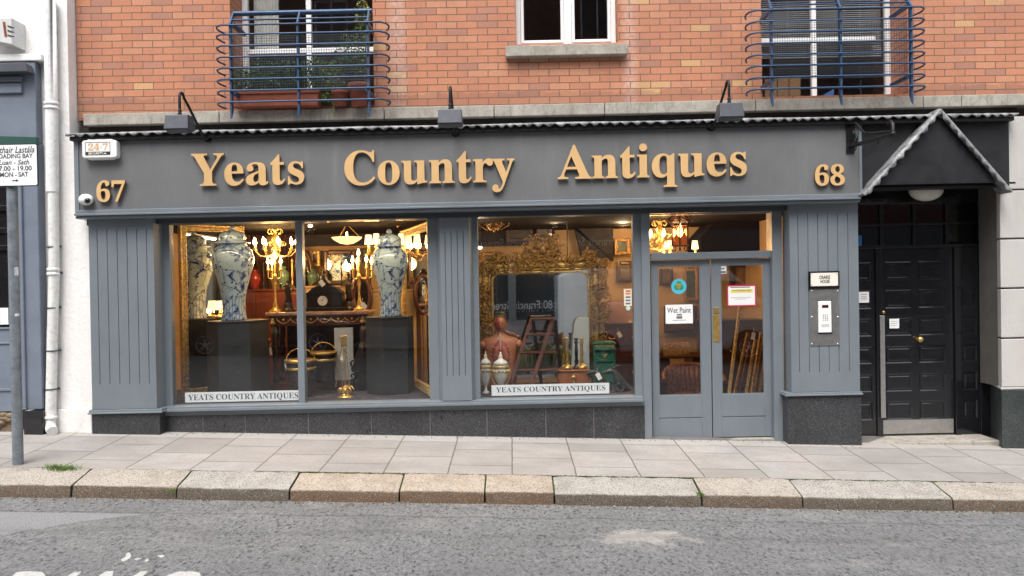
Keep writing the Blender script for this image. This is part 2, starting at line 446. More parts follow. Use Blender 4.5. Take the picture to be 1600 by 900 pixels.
BRICK = brick_mat()
CONC = concrete_mat()
LEAD = lead_mat()
tq = NT('slate_blue_paint')
cq = tq.mix(tq.ramp(tq.noise(2.4, 6, .65, co=tq.mapc((1,1,.7))), [(.3, 0.0), (.7, 1.0)]), (.146,.171,.191), (.172,.199,.221))
cq = tq.mix(tq.ramp(tq.noise(9, 6, .75, co=tq.mapc((1,1,.15))), [(.56, 0.0), (.78, .4)]), cq, (.205,.225,.238))
cq = tq.mix(tq.ramp(tq.noise(38, 5, .8), [(.64, 0.0), (.72, .55)]), cq, (.085,.095,.10))
tq.col(cq).set(tq.ramp(tq.noise(5, 5), [(.3, .32), (.7, .55)]), 0, .5, .1); tq.bump(tq.noise(55, 4, .6, co=tq.mapc((1,1,.1))), .18, .004)
PAINT = tq.m
tq = NT('charcoal_fascia_paint')
cq = tq.mix(tq.ramp(tq.noise(1.8, 6, .65, co=tq.mapc((1,1,.6))), [(.3, 0.0), (.7, 1.0)]), (.122,.126,.130), (.155,.159,.163))
cq = tq.mix(tq.ramp(tq.noise(7, 5, .7, co=tq.mapc((1,1,.12))), [(.55, 0.0), (.75, .35)]), cq, (.22,.222,.222))
tq.col(cq).set(tq.ramp(tq.noise(4, 5), [(.3, .38), (.7, .6)]), 0, .45); tq.bump(tq.noise(60, 4, .6, co=tq.mapc((.15,1,1))), .15, .004)
FASC = tq.m
DARKP = M('black_board_paint', (.012,.0125,.015), .45, 0, .3, 2.5)
BLACK = M('black_gloss_paint', (.008,.008,.010), .16, 0, .3, 4, .06, 30, coat=.6)
IRON = M('black_iron', (.011,.011,.012), .45, .3, .3, 20)
LAMPG = M('slate_lamp_metal', (.085,.09,.105), .42, .3, .15, 10)
GRAN = granite_mat('dark_granite', (.012,.012,.014), (.040,.041,.044), (.10,.10,.105))
GOLDL = M('gold_letter_paint', (.62,.395,.18), .42, 0, .06, 6, spec=.4)
GOLDS = M('gold_letter_edge', (.20,.10,.045), .55, 0, .1, 6)
WHITEP = M('white_plastic', (.78,.78,.76), .4, 0, .04, 5)
UPVC = M('white_window_plastic', (.80,.80,.80), .35, 0, .03, 4)
BLUE = M('blue_rail_paint', (.024,.062,.130), .4, .1, .25, 8, .1, 50)
WIRE = M('galvanised_wire', (.10,.115,.13), .5, .6, .2, 20)
TERRA = M('terracotta', (.30,.085,.048), .75, 0, .25, 7, .2, 50)
WHITEW = render_mat('white_roughcast', (.80,.79,.775), (.60,.575,.54), .55)
CREAMR = render_mat('grey_white_render', (.50,.485,.46), (.37,.35,.325), .25, 60)
BLUEGR = M('pale_blue_grey_paint', (.155,.183,.230), .5, 0, .12, 3, .1, 30)
GREENP = M('dark_green_board', (.012,.060,.048), .5, 0, .15, 5)
STEEL = M('brushed_steel', (.50,.49,.47), .36, .85, .12, 20)
GALV = M('galvanised_post', (.205,.235,.26), .5, .45, .3, 14, .1, 60)
BRASS = M('brass', (.58,.38,.12), .33, .8, .2, 16)
PAPER = M('white_paper', (.80,.80,.79), .6, 0, .03, 4)
INK = M('black_ink', (.012,.012,.014), .6, 0, .1, 10)
GREYINK = M('grey_ink', (.14,.14,.16), .6, 0, .1, 10)
GLASS = glass_mat('shop_glass', (.96,.97,.97), .062)
GLASSD = glass_mat('dim_glass', (.55,.57,.58), .06)
GLASSU = glass_mat('upstairs_glass', (.86,.86,.86), .055)
GILT = gilt_mat()
GILTD = gilt_mat('dark_gilt', (.50,.28,.085), .40)
PORC = vase_mat()
MAHOG = wood_mat('mahogany', (.045,.011,.006), (.13,.034,.015))
WALNUT = wood_mat('dark_walnut', (.022,.009,.006), (.060,.024,.014))
PLINTH = M('black_plinth_paint', (.021,.022,.024), .6, 0, .2, 4)
BRONZE = M('dark_bronze', (.022,.016,.013), .38, .5, .4, 20)
MIRROR = NT('mirror_silver').col((.74,.75,.74)).set(.015, 1.0).m
CREAM = M('cream_wall_paint', (.42,.275,.135), .8, 0, .08, 1.5)
DKBROWN = M('dark_brown_ceiling', (.007,.005,.004), .9, 0, .2, 2, spec=.1)
CARPET = M('patterned_dark_carpet', (.035,.028,.040), .95, 0, .5, 7)
BULB = emit('lit_bulb', (1.0, .62, .24), 26)
SHADE = emit('lit_lampshade', (1.0, .70, .34), 1.3)
MARBLE = M('pink_marble', (.45,.26,.19), .25, 0, .35, 9, coat=.2)

# ================================================================== STRUCTURE: ground
SLOPE = -.0365                                        # the street falls to the right
YB, YK, YKF = 8.86, 7.31, 6.95
zb, zk, zkt, zkb = PZ(683, 8.80), PZ(742.5, YK), PZ(769, YKF), PZ(788, YKF-.02)
crossf = (zb - zk) / (8.80 - YK)
def gz(x, y):                                         # pavement height
    return zk + (y - YK)*crossf + SLOPE*x
def grid_sheet(x0, x1, ys, zf, nx=40):
    mb = MB(); vs = []
    xs = [x0 + (x1-x0)*i/nx for i in range(nx+1)]
    for y in ys:
        for x in xs: vs.append((x, y, zf(x, y)))
    n = nx+1
    mb.add(vs, [(j*n+i, j*n+i+1, (j+1)*n+i+1, (j+1)*n+i) for j in range(len(ys)-1) for i in range(nx)], True)
    return mb
pv = grid_sheet(-40, 40, [YK, 7.6, 8.0, 8.4, 8.8, 9.4], gz, 120)
struct(pv, 'pavement', paving_mat())
rz = lambda x, y: zkb - .006 + SLOPE*x + (.022*(YKF - y) if y > 2.5 else .022*(YKF-2.5) - .012*(2.5 - y) if y > -3 else .022*(YKF-2.5) - .066)
rd = grid_sheet(-60, 60, [-12, -3, -1, 1, 2.5, 4, 4.6, 5.2, 5.8, 6.4, YKF+.04], rz, 60)
struct(rd, 'road', asphalt_mat())

kerb = thing('kerb', (0, 0, 0), None, None); kerb['kind'] = 'structure'
TAN = kerb_mat('tan_granite_kerb', (.435,.372,.305), (.135,.088,.058))
GRY = kerb_mat('grey_granite_kerb', (.40,.378,.345), (.105,.085,.065))
PALE = kerb_mat('pale_granite_kerb', (.415,.378,.33), (.120,.090,.066))
jx = [-330, -95, 104, 269, 446, 618, 752, 861, 1092, 1250, 1486, 1745, 1960]
kmat = [GRY, PALE, PALE, GRY, TAN, TAN, TAN, GRY, PALE, GRY, PALE, PALE]
for i in range(len(jx)-1):
    xa, xb = PX(jx[i], YKF) + .008, PX(jx[i+1], YKF) - .008
    mb = MB(); nx = max(6, int((xb-xa)/.05)); rows = []
    rnd = random.Random(i)
    dy, dz = rnd.uniform(-.008,.008), rnd.uniform(-.006,.006)
    sx = [0 for _ in range(nx+1)]
    prof = [(YK-.006, zk-.2), (YK-.006, zk-.003), (YK-.02, zk+.002), (YK-.12, zk-.02), (YKF+.04, zkt+.004), (YKF+.016, zkt-.002), (YKF+.004, zkt-.014), (YKF, zkt-.034), (YKF-.006, (zkt+zkb)/2), (YKF-.012, zkb-.03)]
    vs = []
    for k in range(nx+1):
        x = xa + (xb-xa)*k/nx
        e = .009 if k in (0, nx) else .003 if k in (1, nx-1) else 0
        for (y, z) in prof:
            j = rnd.uniform(-.0045,.0045)
            skew = (y - YKF)*.0
            vs.append((x + skew, y + dy*(y < YK-.1) + j + (e if y < YKF+.03 else -e*.2), z + dz*(z > zkb) + rnd.uniform(-.004,.004) + SLOPE*x - e*.6))
    n = len(prof)
    mb.add(vs, [(k*n+j, k*n+j+1, (k+1)*n+j+1, (k+1)*n+j) for k in range(nx) for j in range(n-1)], True)
    mb.add(vs[:n], [tuple(range(n-1, -1, -1))]); mb.add(vs[-n:], [tuple(range(n))])
    mb.build('kerb_stone', kmat[i], kerb)
jm = MB(); jm.box(-14, 14, YKF+.03, YK+.01, -1, -.9)
jv = grid_sheet(-14, 14, [YKF+.03, YK-.002], lambda x, y: (zkt-.03 if y < YK-.1 else zk-.03) + SLOPE*x, 4)
jv.build('joint_bed', M('dirty_joint', (.07,.07,.045), .95, 0, .5, 20), kerb)

# ================================================================== the brick building with its shopfront
bld = thing('brick_building', (0, 8.9, 0), 'red brick building with a slate blue antique shopfront and black side entrance', 'building')
YW = 8.90
def wall_holes(x0, x1, z0, z1, holes, y, depth):
    mb = MB()
    xs = sorted({x0, x1, *[h[0] for h in holes], *[h[1] for h in holes]}); zs = sorted({z0, z1, *[h[2] for h in holes], *[h[3] for h in holes]})
    for i in range(len(xs)-1):
        for j in range(len(zs)-1):
            cx, cz = (xs[i]+xs[i+1])/2, (zs[j]+zs[j+1])/2
            if any(h[0] < cx < h[1] and h[2] < cz < h[3] for h in holes): continue
            mb.quad((xs[i], y, zs[j]), (xs[i+1], y, zs[j]), (xs[i+1], y, zs[j+1]), (xs[i], y, zs[j+1]))
    for a, b, c, d in holes:
        mb.quad((a, y, c), (a, y, d), (a, y+depth, d), (a, y+depth, c)); mb.quad((b, y, d), (b, y, c), (b, y+depth, c), (b, y+depth, d))
        mb.quad((a, y, d), (b, y, d), (b, y+depth, d), (a, y+depth, d)); mb.quad((b, y, c), (a, y, c), (a, y+depth, c), (b, y+depth, c))
    mb.quad((x0, y, z0), (x0, y, z1), (x0, y+.35, z1), (x0, y+.35, z0))
    mb.quad((x1, y, z1), (x1, y, z0), (x1, y+.35, z0), (x1, y+.35, z1))
    mb.quad((x0, y, z1), (x1, y, z1), (x1, y+.35, z1), (x0, y+.35, z1))
    return mb
zs_top = PZ(157, YW, 800); ztop = PZ(-150, YW)
def hole(px0, px1, py_t, py_b, Y):
    pm = (px0+px1)/2
    return (PX(px0, Y, 60), PX(px1, Y, 60), PZ(py_b, Y, pm), PZ(py_t, Y, pm))
HL = hole(360, 583, -120, 163.5, YW); HL = (HL[0], HL[1], zs_top, HL[3])
HC = hole(806, 966, -120, 68, YW)
HR = hole(1190, 1418, -120, 148, YW); HR = (HR[0], HR[1], zs_top, HR[3])
bw = wall_holes(PX(128, YW), 9.4, zs_top - .12, ztop, [(HL[0], HL[1], zs_top-.02, HL[3]), HC, (HR[0], HR[1], zs_top-.02, HR[3])], YW, .42)
bw.build('brick_wall', BRICK, bld)
# concrete string course in lengths with open joints
js = [129, 342, 600, 772, 945, 1181, 1443, 1503, 1640, 1780, 1960, 2098]
YS = 8.80
mb = MB()
for a, b in zip(js, js[1:]):
    mb.box(PX(a, YS, 170)+.004, PX(b, YS, 170)-.004, YS, 8.99, PZ(181.5, YS), PZ(163.5, YS))
mb.build('string_course', CONC, bld, .008)
# brick below the string course, shade painted into its dark colour
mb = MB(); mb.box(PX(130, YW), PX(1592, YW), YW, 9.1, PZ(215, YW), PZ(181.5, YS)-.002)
mb.build('lower_wall_band', M('painted_shade_band', (.030,.026,.022), .9, 0, .4, 9), bld)

# ---- upstairs windows
def frame_rect(mb, x0, x1, z0, z1, y0, y1, t):
    mb.box(x0, x0+t, y0, y1, z0, z1); mb.box(x1-t, x1, y0, y1, z0, z1)
    mb.box(x0+t, x1-t, y0, y1, z0, z0+t); mb.box(x0+t, x1-t, y0, y1, z1-t, z1)
def bar_v(mb, x, wd, y0, y1, z0, z1): mb.box(x-wd/2, x+wd/2, y0, y1, z0, z1)
def upwin(h, inner, yf=9.07):
    x0, x1, z0, z1 = h
    mb = MB(); frame_rect(mb, x0+.003, x1-.003, z0+.003, z1, yf, yf+.07, .055); inner(mb, yf)
    f = mb.build('window', UPVC, bld, .006)
    g = MB(); g.box(x0+.05, x1-.05, yf+.035, yf+.041, z0+.05, z1-.02); g.build('pane', GLASSU, f)
    return f
def inC(mb, yf):
    x0, x1, z0, z1 = HC; xm = PX(887, yf, 40)
    bar_v(mb, xm, .085, yf+.003, yf+.067, z0+.055, z1-.06)
    frame_rect(mb, x0+.06, xm-.045, z0+.058, z1-.06, yf-.008, yf+.05, .035)
    frame_rect(mb, xm+.045, x1-.06, z0+.058, z1-.06, yf-.008, yf+.05, .035)
upwin(HC, inC)
def inL(mb, yf):
    x0, x1, z0, z1 = HL; xm = PX(490, yf)
    mb.box(x0+.058, PX(395, yf), yf-.004, yf+.066, z0+.06, z1-.06)
    bar_v(mb, xm, .06, yf-.002, yf+.066, z0+.056, z1-.057)
    zt = PZ(79, yf, 480); mb.box(PX(395, yf)+.001, xm-.031, yf-.001, yf+.06, zt-.028, zt+.028); mb.box(xm+.031, x1-.058, yf-.001, yf+.06, zt-.028, zt+.028)
upwin((HL[0], HL[1], zs_top-.01, HL[3]), inL, 9.29)
def inR(mb, yf):
    x0, x1, z0, z1 = HR; xm = PX(1277, yf); xr = PX(1381, yf)
    bar_v(mb, xm, .055, yf-.002, yf+.066, z0+.056, z1-.057)
    zt = PZ(61, yf, 1300); mb.box(x0+.058, xm-.029, yf-.001, yf+.06, zt-.026, zt+.026); mb.box(xm+.029, xr-.06, yf-.001, yf+.06, zt-.026, zt+.026)
upwin((HR[0], HR[1], zs_top-.01, HR[3]), inR, 9.29)
mb = MB(); mb.pbox(790, 69.5, 981, 86, 8.80, 9.06); mb.build('window_sill', CONC, bld, .008)

# ---- the fascia and its mouldings
YF = 8.56
mb = MB(); mb.box(PX(117, YF, 260), PX(1345, YF, 260), YF, 8.80, PZ(320, YF), PZ(196, YF)); mb.build('fascia', FASC, bld, .004)
mb = MB(); mb.box(PX(117, YF, 260)-.004, PX(123.5, YF, 260), YF-.012, 8.6, PZ(319, YF), PZ(200, YF)); mb.build('fascia_edging', PAINT, bld, .003); mb = MB(); mb.box(PX(1342, YF, 260), PX(1346.5, YF, 260), YF-.012, 8.6, PZ(319, YF), PZ(200, YF))
mb.build('fascia_edging', PAINT, bld, .003)
mb = MB()
xa, xb = PX(115, 8.5, 320), PX(1346, 8.5, 310)
for (y0, za, zb_) in ((8.525, 319, 313.5), (8.50, 322.6, 319.2), (8.53, 327, 322.8)):
    mb.box(xa, xb, y0, 8.86, PZ(za, 8.5)+.0005, PZ(zb_, 8.5))
mb.build('fascia_moulding', PAINT, bld, .004)
# soffit / shutter box over the windows
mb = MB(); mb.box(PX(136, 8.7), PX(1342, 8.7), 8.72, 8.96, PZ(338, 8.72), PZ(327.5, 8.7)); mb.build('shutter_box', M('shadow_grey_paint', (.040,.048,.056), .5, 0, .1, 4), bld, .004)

# ---- pilasters
def pilaster(xo0, xi0, xi1, xo1, Yf, Yb, ptop, pbot, grooves, gt, gb, name='pilaster'):
    """front face between xi0 and xi1, splayed returns to xo0 and xo1; grooves routed into the face"""
    zt, zb2 = PZ(ptop, Yf, (xi0+xi1)/2), PZ(pbot, Yf, (xi0+xi1)/2)
    pm = (ptop+pbot)/2
    a, b, c, d = PX(xo0, Yb, pm), PX(xi0, Yf, pm), PX(xi1, Yf, pm), PX(xo1, Yb, pm)
    mb = MB(); gw = .009
    zg0, zg1 = PZ(gb, Yf, (xi0+xi1)/2), PZ(gt, Yf, (xi0+xi1)/2)
    gs = [PX(g, Yf, pm) for g in grooves]
    xs = [b]
    for g in gs: xs += [g-gw/2, g+gw/2]
    xs.append(c)
    for i in range(len(xs)-1):
        x0, x1 = xs[i], xs[i+1]
        mb.quad((x0,Yf,zb2),(x1,Yf,zb2),(x1,Yf,zg0),(x0,Yf,zg0)); mb.quad((x0,Yf,zg1),(x1,Yf,zg1),(x1,Yf,zt),(x0,Yf,zt))
        if i % 2 == 0: mb.quad((x0,Yf,zg0),(x1,Yf,zg0),(x1,Yf,zg1),(x0,Yf,zg1))
        else:
            xm = (x0+x1)/2
            mb.quad((x0,Yf,zg0),(xm,Yf+.012,zg0),(xm,Yf+.012,zg1),(x0,Yf,zg1)); mb.quad((xm,Yf+.012,zg0),(x1,Yf,zg0),(x1,Yf,zg1),(xm,Yf+.012,zg1))
            mb.add([(x0,Yf,zg0),(x1,Yf,zg0),(xm,Yf+.012,zg0)], [(0,1,2)]); mb.add([(x0,Yf,zg1),(xm,Yf+.012,zg1),(x1,Yf,zg1)], [(0,1,2)])
    mb.quad((a,Yb,zb2),(b,Yf,zb2),(b,Yf,zt),(a,Yb,zt)); mb.quad((c,Yf,zb2),(d,Yb,zb2),(d,Yb,zt),(c,Yf,zt))
    mb.quad((a,Yb,zt),(b,Yf,zt),(c,Yf,zt),(d,Yb,zt)); mb.quad((b,Yf,zb2),(a,Yb,zb2),(d,Yb,zb2),(c,Yf,zb2)); mb.quad((d,Yb,zb2),(a,Yb,zb2),(a,Yb,zt),(d,Yb,zt))
    return mb.build(name, PAINT, bld)
YP = 8.66
pilaster(141, 141, 242, 256, YP, 8.86, 328, 639, [154, 169.5, 185, 200.5, 216, 231], 358, 600)
pilaster(1224, 1235, 1342, 1342, YP, 8.86, 310, 612, [1248, 1263.5, 1279, 1294.5, 1310, 1326], 333, 581)
pilaster(684, 690, 735, 741, 8.76, 8.88, 325, 626, [697, 706.5, 716, 725.5], 362, 587)
# mouldings at the foot of the outer pilasters and their granite blocks
for (xl, xr, yt, yb, pl, pr, ybot) in ((139, 255, 638, 646, 144, 250, 680), (1226, 1347, 611, 618, 1231, 1346, 694.5)):
    mb = MB(); yc = (yt+yb)/2
    mb.box(PX(xl+1, YP, yc), PX(xr-1, YP, yc), YP-.02, 8.87, PZ(yb-1.5, YP, (xl+xr)/2), PZ(yt+1.5, YP, (xl+xr)/2))
    mb.box(PX(xl, YP, yc), PX(xr, YP, yc), YP-.034, 8.875, PZ(yb-.2, YP, (xl+xr)/2), PZ(yb-2.8, YP, (xl+xr)/2))
    mb.build('pilaster_moulding', PAINT, bld, .006, 3)
    mb = MB(); x0, x1 = PX(pl, YP, 660), PX(pr, YP, 660)
    mb.box(x0, x1, YP-.005, 8.87, gz((x0+x1)/2, 8.7)-.12, PZ(yb, YP, (xl+xr)/2))
    mb.build('granite_plinth', GRAN, bld, .004)
# right of the left pilaster the returns, window posts and heads
YG = 8.90                                             # glass plane
zsill = PZ(626, 8.80, 640); 
def wpost(mb, a, b, Yf=8.86, Yb=8.97, t=325, btm=628):
    mb.box(PX(a, Yf, 480), PX(b, Yf, 480), Yf, Yb, PZ(btm, Yf, 800), PZ(t, Yf, 800))
# stall riser of granite slabs
mb = MB(); ya = 8.81
for a, b in zip([254, 317, 383, 482, 580, 672, 761, 853, 928], [317, 383, 482, 580, 672, 761, 853, 928, 1008]):
    x0, x1 = PX(a, ya, 660)+.0018, PX(b, ya, 660)-.0018
    mb.box(x0, x1, ya, 8.87, gz((x0+x1)/2, ya)-.1, PZ(638.5, ya))
mb.build('stall_riser', GRAN, bld, .002)
mb = MB(); mb.box(PX(254, ya, 660), PX(1008, ya, 660), ya+.004, 8.9, zb-.5, PZ(639, ya)); mb.build('riser_joint', M('pale_grout', (.30,.30,.29), .9), bld)
# moulded sill
mb = MB()
for (yf, t, b_) in ((8.765, 624.5, 628), (8.745, 627.9, 632.5), (8.775, 632.4, 636), (8.80, 635.9, 638.6)):
    mb.box(PX(252, yf, 640), PX(1006, yf, 620), yf, 8.98, PZ(b_, yf)+.0004, PZ(t, yf))
mb.build('shop_sill', PAINT, bld, .004)
# the two shop windows (parts) with panes
def shopwin(posts, heads, panes):
    mb = MB()
    for a, b in posts: wpost(mb, a, b)
    for a, b, t, bt, in heads: mb.box(PX(a, 8.87, 335), PX(b, 8.87, 335), 8.862, 8.965, PZ(bt, 8.87, 800), PZ(t, 8.87, 800))
    f = mb.build('shop_window', PAINT, bld, .006)
    for a, b in panes:
        g = MB(); g.box(PX(a, YG, 480), PX(b, YG, 480), YG, YG+.008, PZ(627, YG), PZ(330, YG)); g.build('pane', GLASS, f)
    return f
shopwin([(254, 267), (463.5, 474), (669.5, 685)], [(267.2, 463.3, 326, 340), (474.2, 669.3, 326, 340)], [(264, 467), (470, 673)])
shopwin([(739, 748.5), (990.5, 1004)], [(748.7, 990.3, 324, 334.5)], [(745, 993)])

# ---- the glazed shop door pair, its frame and fanlight
YD = 8.94
mb = MB()
mb.box(PX(1004, 8.82, 500), PX(1017, 8.82, 500), 8.82, 9.02, zb-.35, PZ(320, 8.82))
mb.box(PX(1208, 8.82, 500), PX(1224, 8.82, 500), 8.82, 9.02, zb-.45, PZ(312, 8.82))
mb.box(PX(1017, 8.86, 400), PX(1208, 8.86, 400), 8.86, 8.99, PZ(404.5, 8.86, 1110), PZ(393.5, 8.86, 1110))
mb.box(PX(1017, 8.85, 330), PX(1208, 8.85, 330), 8.87, 8.99, PZ(334, 8.85, 1110), PZ(318, 8.85, 1110))
fr = mb.build('door_frame', PAINT, bld, .006)
g = MB(); g.box(PX(1012, YD), PX(1212, YD), YD, YD+.008, PZ(400, YD, 1110), PZ(328, YD, 1110)); g.build('fanlight_pane', GLASS, fr)
def shop_door(xa, xb, ga, gb_, handle):
    Y = 8.92; z0, z1 = PZ(683.5, Y, 1110), PZ(405.5, Y, 1110); zg0, zg1 = PZ(617, Y, 1110), PZ(414, Y, 1110)
    x0, x1, a, b = PX(xa, Y, 540), PX(xb, Y, 540), PX(ga, Y, 515), PX(gb_, Y, 515)
    mb = MB()
    mb.box(x0, a, Y, Y+.045, z0, z1); mb.box(b, x1, Y, Y+.045, z0, z1); mb.box(a, b, Y, Y+.045, zg1, z1)
    zl = PZ(652, Y, 1110)
    mb.box(a, b, Y, Y+.045, zl+.004, zg0); mb.box(a, b, Y, Y+.045, z0, zl-.004); mb.box(a, b, Y+.010, Y+.04, zl-.004, zl+.004)
    d = mb.build('shop_door', PAINT, bld, .003)
    g = MB(); g.box(a-.008, b+.008, Y+.02, Y+.027, zg0-.008, zg1+.008); g.build('pane', GLASS, d)
    bd = MB(); frame_rect(bd, a+.001, b-.001, zg0+.001, zg1-.001, Y+.004, Y+.018, .010); bd.build('glazing_bead', PAINT, d)
    return d
dl = shop_door(1018.5, 1111, 1028, 1095.5, 0); dr = shop_door(1112.5, 1208, 1126.5, 1194, 1)
mb = MB(); mb.pbox(1114, 491, 1124.5, 534, 8.914, 8.918); mb.build('push_plate', BRASS, dr, .002)
mb = MB(); mb.pbox(1116, 480, 1123, 489.5, 8.905, 8.92); mb.build('lock', BRASS, dr, .003)
mb = MB(); mb.pbox(1204.5, 480, 1207.5, 490, 8.905, 8.92); mb.build('lock_keep', STEEL, dr, .002)
mb = MB(); x0, x1 = PX(1004, 8.9), PX(1226, 8.9); mb.box(x0, x1, 8.84, 9.2, zb-.6, PZ(685.5, 8.9, 1110)); mb.build('door_threshold', CONC, bld, .006)

# ---- lead roof strip with its scalloped lip
def lead_strip(mb, x0, x1, yw, yf, zw, zf, lip, pitch=.115, ph=0, seed=1):
    rnd = random.Random(seed); n = int((x1-x0)/.0144); vs = []
    amp = [rnd.uniform(.75, 1.2) for _ in range(400)]
    for i in range(n+1):
        x = x0 + (x1-x0)*i/n; u = (x-x0)/pitch + ph + .35*math.sin(x*2.3) + .2*math.sin(x*5.9); a = amp[int(u) % 400]
        s = (.5 - .5*math.cos(2*math.pi*u))
        wv = .010*s*a + .004*math.sin(x*7)
        vs += [(x, yw, zw), (x, (yw+yf)/2, (zw+zf)/2 + .003*math.sin(x*5)), (x, yf+.015, zf + .002*s + .004*math.sin(x*3.1)), (x, yf-.001*s, zf-.006), (x, yf-.004*s, zf - lip*(.40 + .60*s*a)), (x, yf+.008, zf - lip*(.35 + .65*s*a)), (x, yf+.02, zf-.012), (x, yw, zw-.02)]
    m_ = 8
    mb.add(vs, [(i*m_+j, i*m_+j+1, (i+1)*m_+j+1, (i+1)*m_+j) for i in range(n) for j in range(m_-1)], True)
    mb.add(vs[:m_], [tuple(range(m_))]); mb.add(vs[-m_:], [tuple(range(m_-1, -1, -1))])
YC = 8.46
mb = MB(); lead_strip(mb, PX(102, YC, 205), PX(1592, YC, 175), 8.89, YC, PZ(186, YC)+.02, PZ(192.5, YC), .045)
mb.build('lead_roof', LEAD, bld)
mb = MB(); mb.box(PX(108, 8.50, 205), PX(1585, 8.50, 175), 8.50, 8.88, PZ(204, 8.46), PZ(197.5, 8.46)); mb.build('eaves_board', DARKP, bld, .006)

# ---- the entrance: boards above, gabled hood, pier at the right
mb = MB(); mb.box(PX(1347, 8.60, 240), PX(1577, 8.60, 240), 8.60, 8.615, PZ(293, 8.62, 1460)+.001, PZ(185, 8.62, 1460)); mb.build('entrance_board', DARKP, bld, .004)
mb = MB()
for (yf, a, b_) in ((8.57, 290, 286), (8.545, 294.5, 290.2)):
    mb.box(PX(1349, yf, 290), PX(1574, yf, 290), yf, 8.7, PZ(b_+8, yf, 1460) if 0 else PZ(a, yf, 1460), PZ(b_, yf, 1460))
mb.build('entrance_moulding', DARKP, bld, .004)
YH = 8.40
ap = Vector((PX(1470, YH, 170), 0, PZ(171, YH, 1470))); lf = Vector((PX(1351, YH, 303), 0, PZ(304, YH, 1351))); rf_ = Vector((PX(1582, YH, 299), 0, PZ(299.5, YH, 1582)))
mb = MB()
def inset(p, k): c = (ap+lf+rf_)/3; return p + (c-p)*k
a2, l2, r2 = inset(ap, .10), inset(lf, .07), inset(rf_, .07)
zl2 = PZ(287, YH+.06, 1460); k_ = (zl2-lf.z)/(ap.z-lf.z)
mb.prism([(lf.x+(ap.x-lf.x)*k_+.05, zl2), (rf_.x+(ap.x-rf_.x)*k_-.05, zl2), (a2.x, a2.z)], YH+.06, 8.59)
hood = mb.build('entrance_hood', DARKP, bld)
def hood_side(p, q, seed):
    mb = MB(); d = (q-p); L = d.length; d = d/L; nrm = Vector((-d.z, 0, d.x));
    if nrm.z < 0: nrm = -nrm
    n = 70; vs = []; rnd = random.Random(seed); am = [rnd.uniform(.7, 1.25) for _ in range(60)]
    for i in range(n+1):
        t = L*i/n; u = t/.125; s = .5 - .5*math.cos(2*math.pi*u); a = am[int(u)]
        b = p + d*t
        for (off, y) in ((.010, 8.63), (.018+.002*s, YH+.03), (.010, YH), (-.010, YH-.003), (-.014 - .030*s*a, YH-.004*s), (-.016 - .026*s*a, YH+.010), (-.010, YH+.03), (-.010, 8.63)):
            vs.append((b.x + nrm.x*off, y, b.z + nrm.z*off))
    m_ = 8
    mb.add(vs, [(i*m_+j, i*m_+j+1, (i+1)*m_+j+1, (i+1)*m_+j) for i in range(n) for j in range(m_-1)], True)
    mb.add(vs[:m_], [tuple(range(m_))]); mb.add(vs[-m_:], [tuple(range(m_-1, -1, -1))])
    return mb
hood_side(lf, ap, 3).build('lead_flashing', LEAD, hood); hood_side(rf_, ap, 4).build('lead_flashing', LEAD, hood)
# recess and black door set
YE = 9.12
mb = MB()
xL, xR = PX(1322, YE), PX(1546, YE)
ztr0, ztr1 = PZ(384, YE, 1440), PZ(312, YE, 1440)
mb.box(xL, xR, YE-.01, YE+.06, PZ(318, YE, 1440), PZ(284, YE, 1440)); mb.box(xL, xR, 8.62, YE-.011, PZ(292, 8.7, 1440), PZ(288, 8.7, 1440))
mb.box(xL, xR, YE-.025, YE+.06, ztr0-.02, ztr0+.012)
for p in (1377.5, 1429, 1480): mb.box(PX(p-3, YE, 345), PX(p+3, YE, 345), YE, YE+.05, ztr0+.012, PZ(318, YE, 1440))
mb.box(xL, xR, YE+.002, YE+.05, PZ(351.5, YE, 1440), PZ(347.5, YE, 1440))
mb.box(PX(1530, YE, 500), xR, YE-.015, YE+.06, PZ(690, YE, 1440), PZ(318, YE, 1440)-.001)
tr = mb.build('entrance_transom', BLACK, bld, .004)
g = MB(); g.box(xL, PX(1531, YE), YE+.025, YE+.031, ztr0+.005, PZ(317, YE, 1440)); g.build('pane', GLASSD, tr)
zD0, zD1 = PZ(680, YE, 1435), ztr0-.021
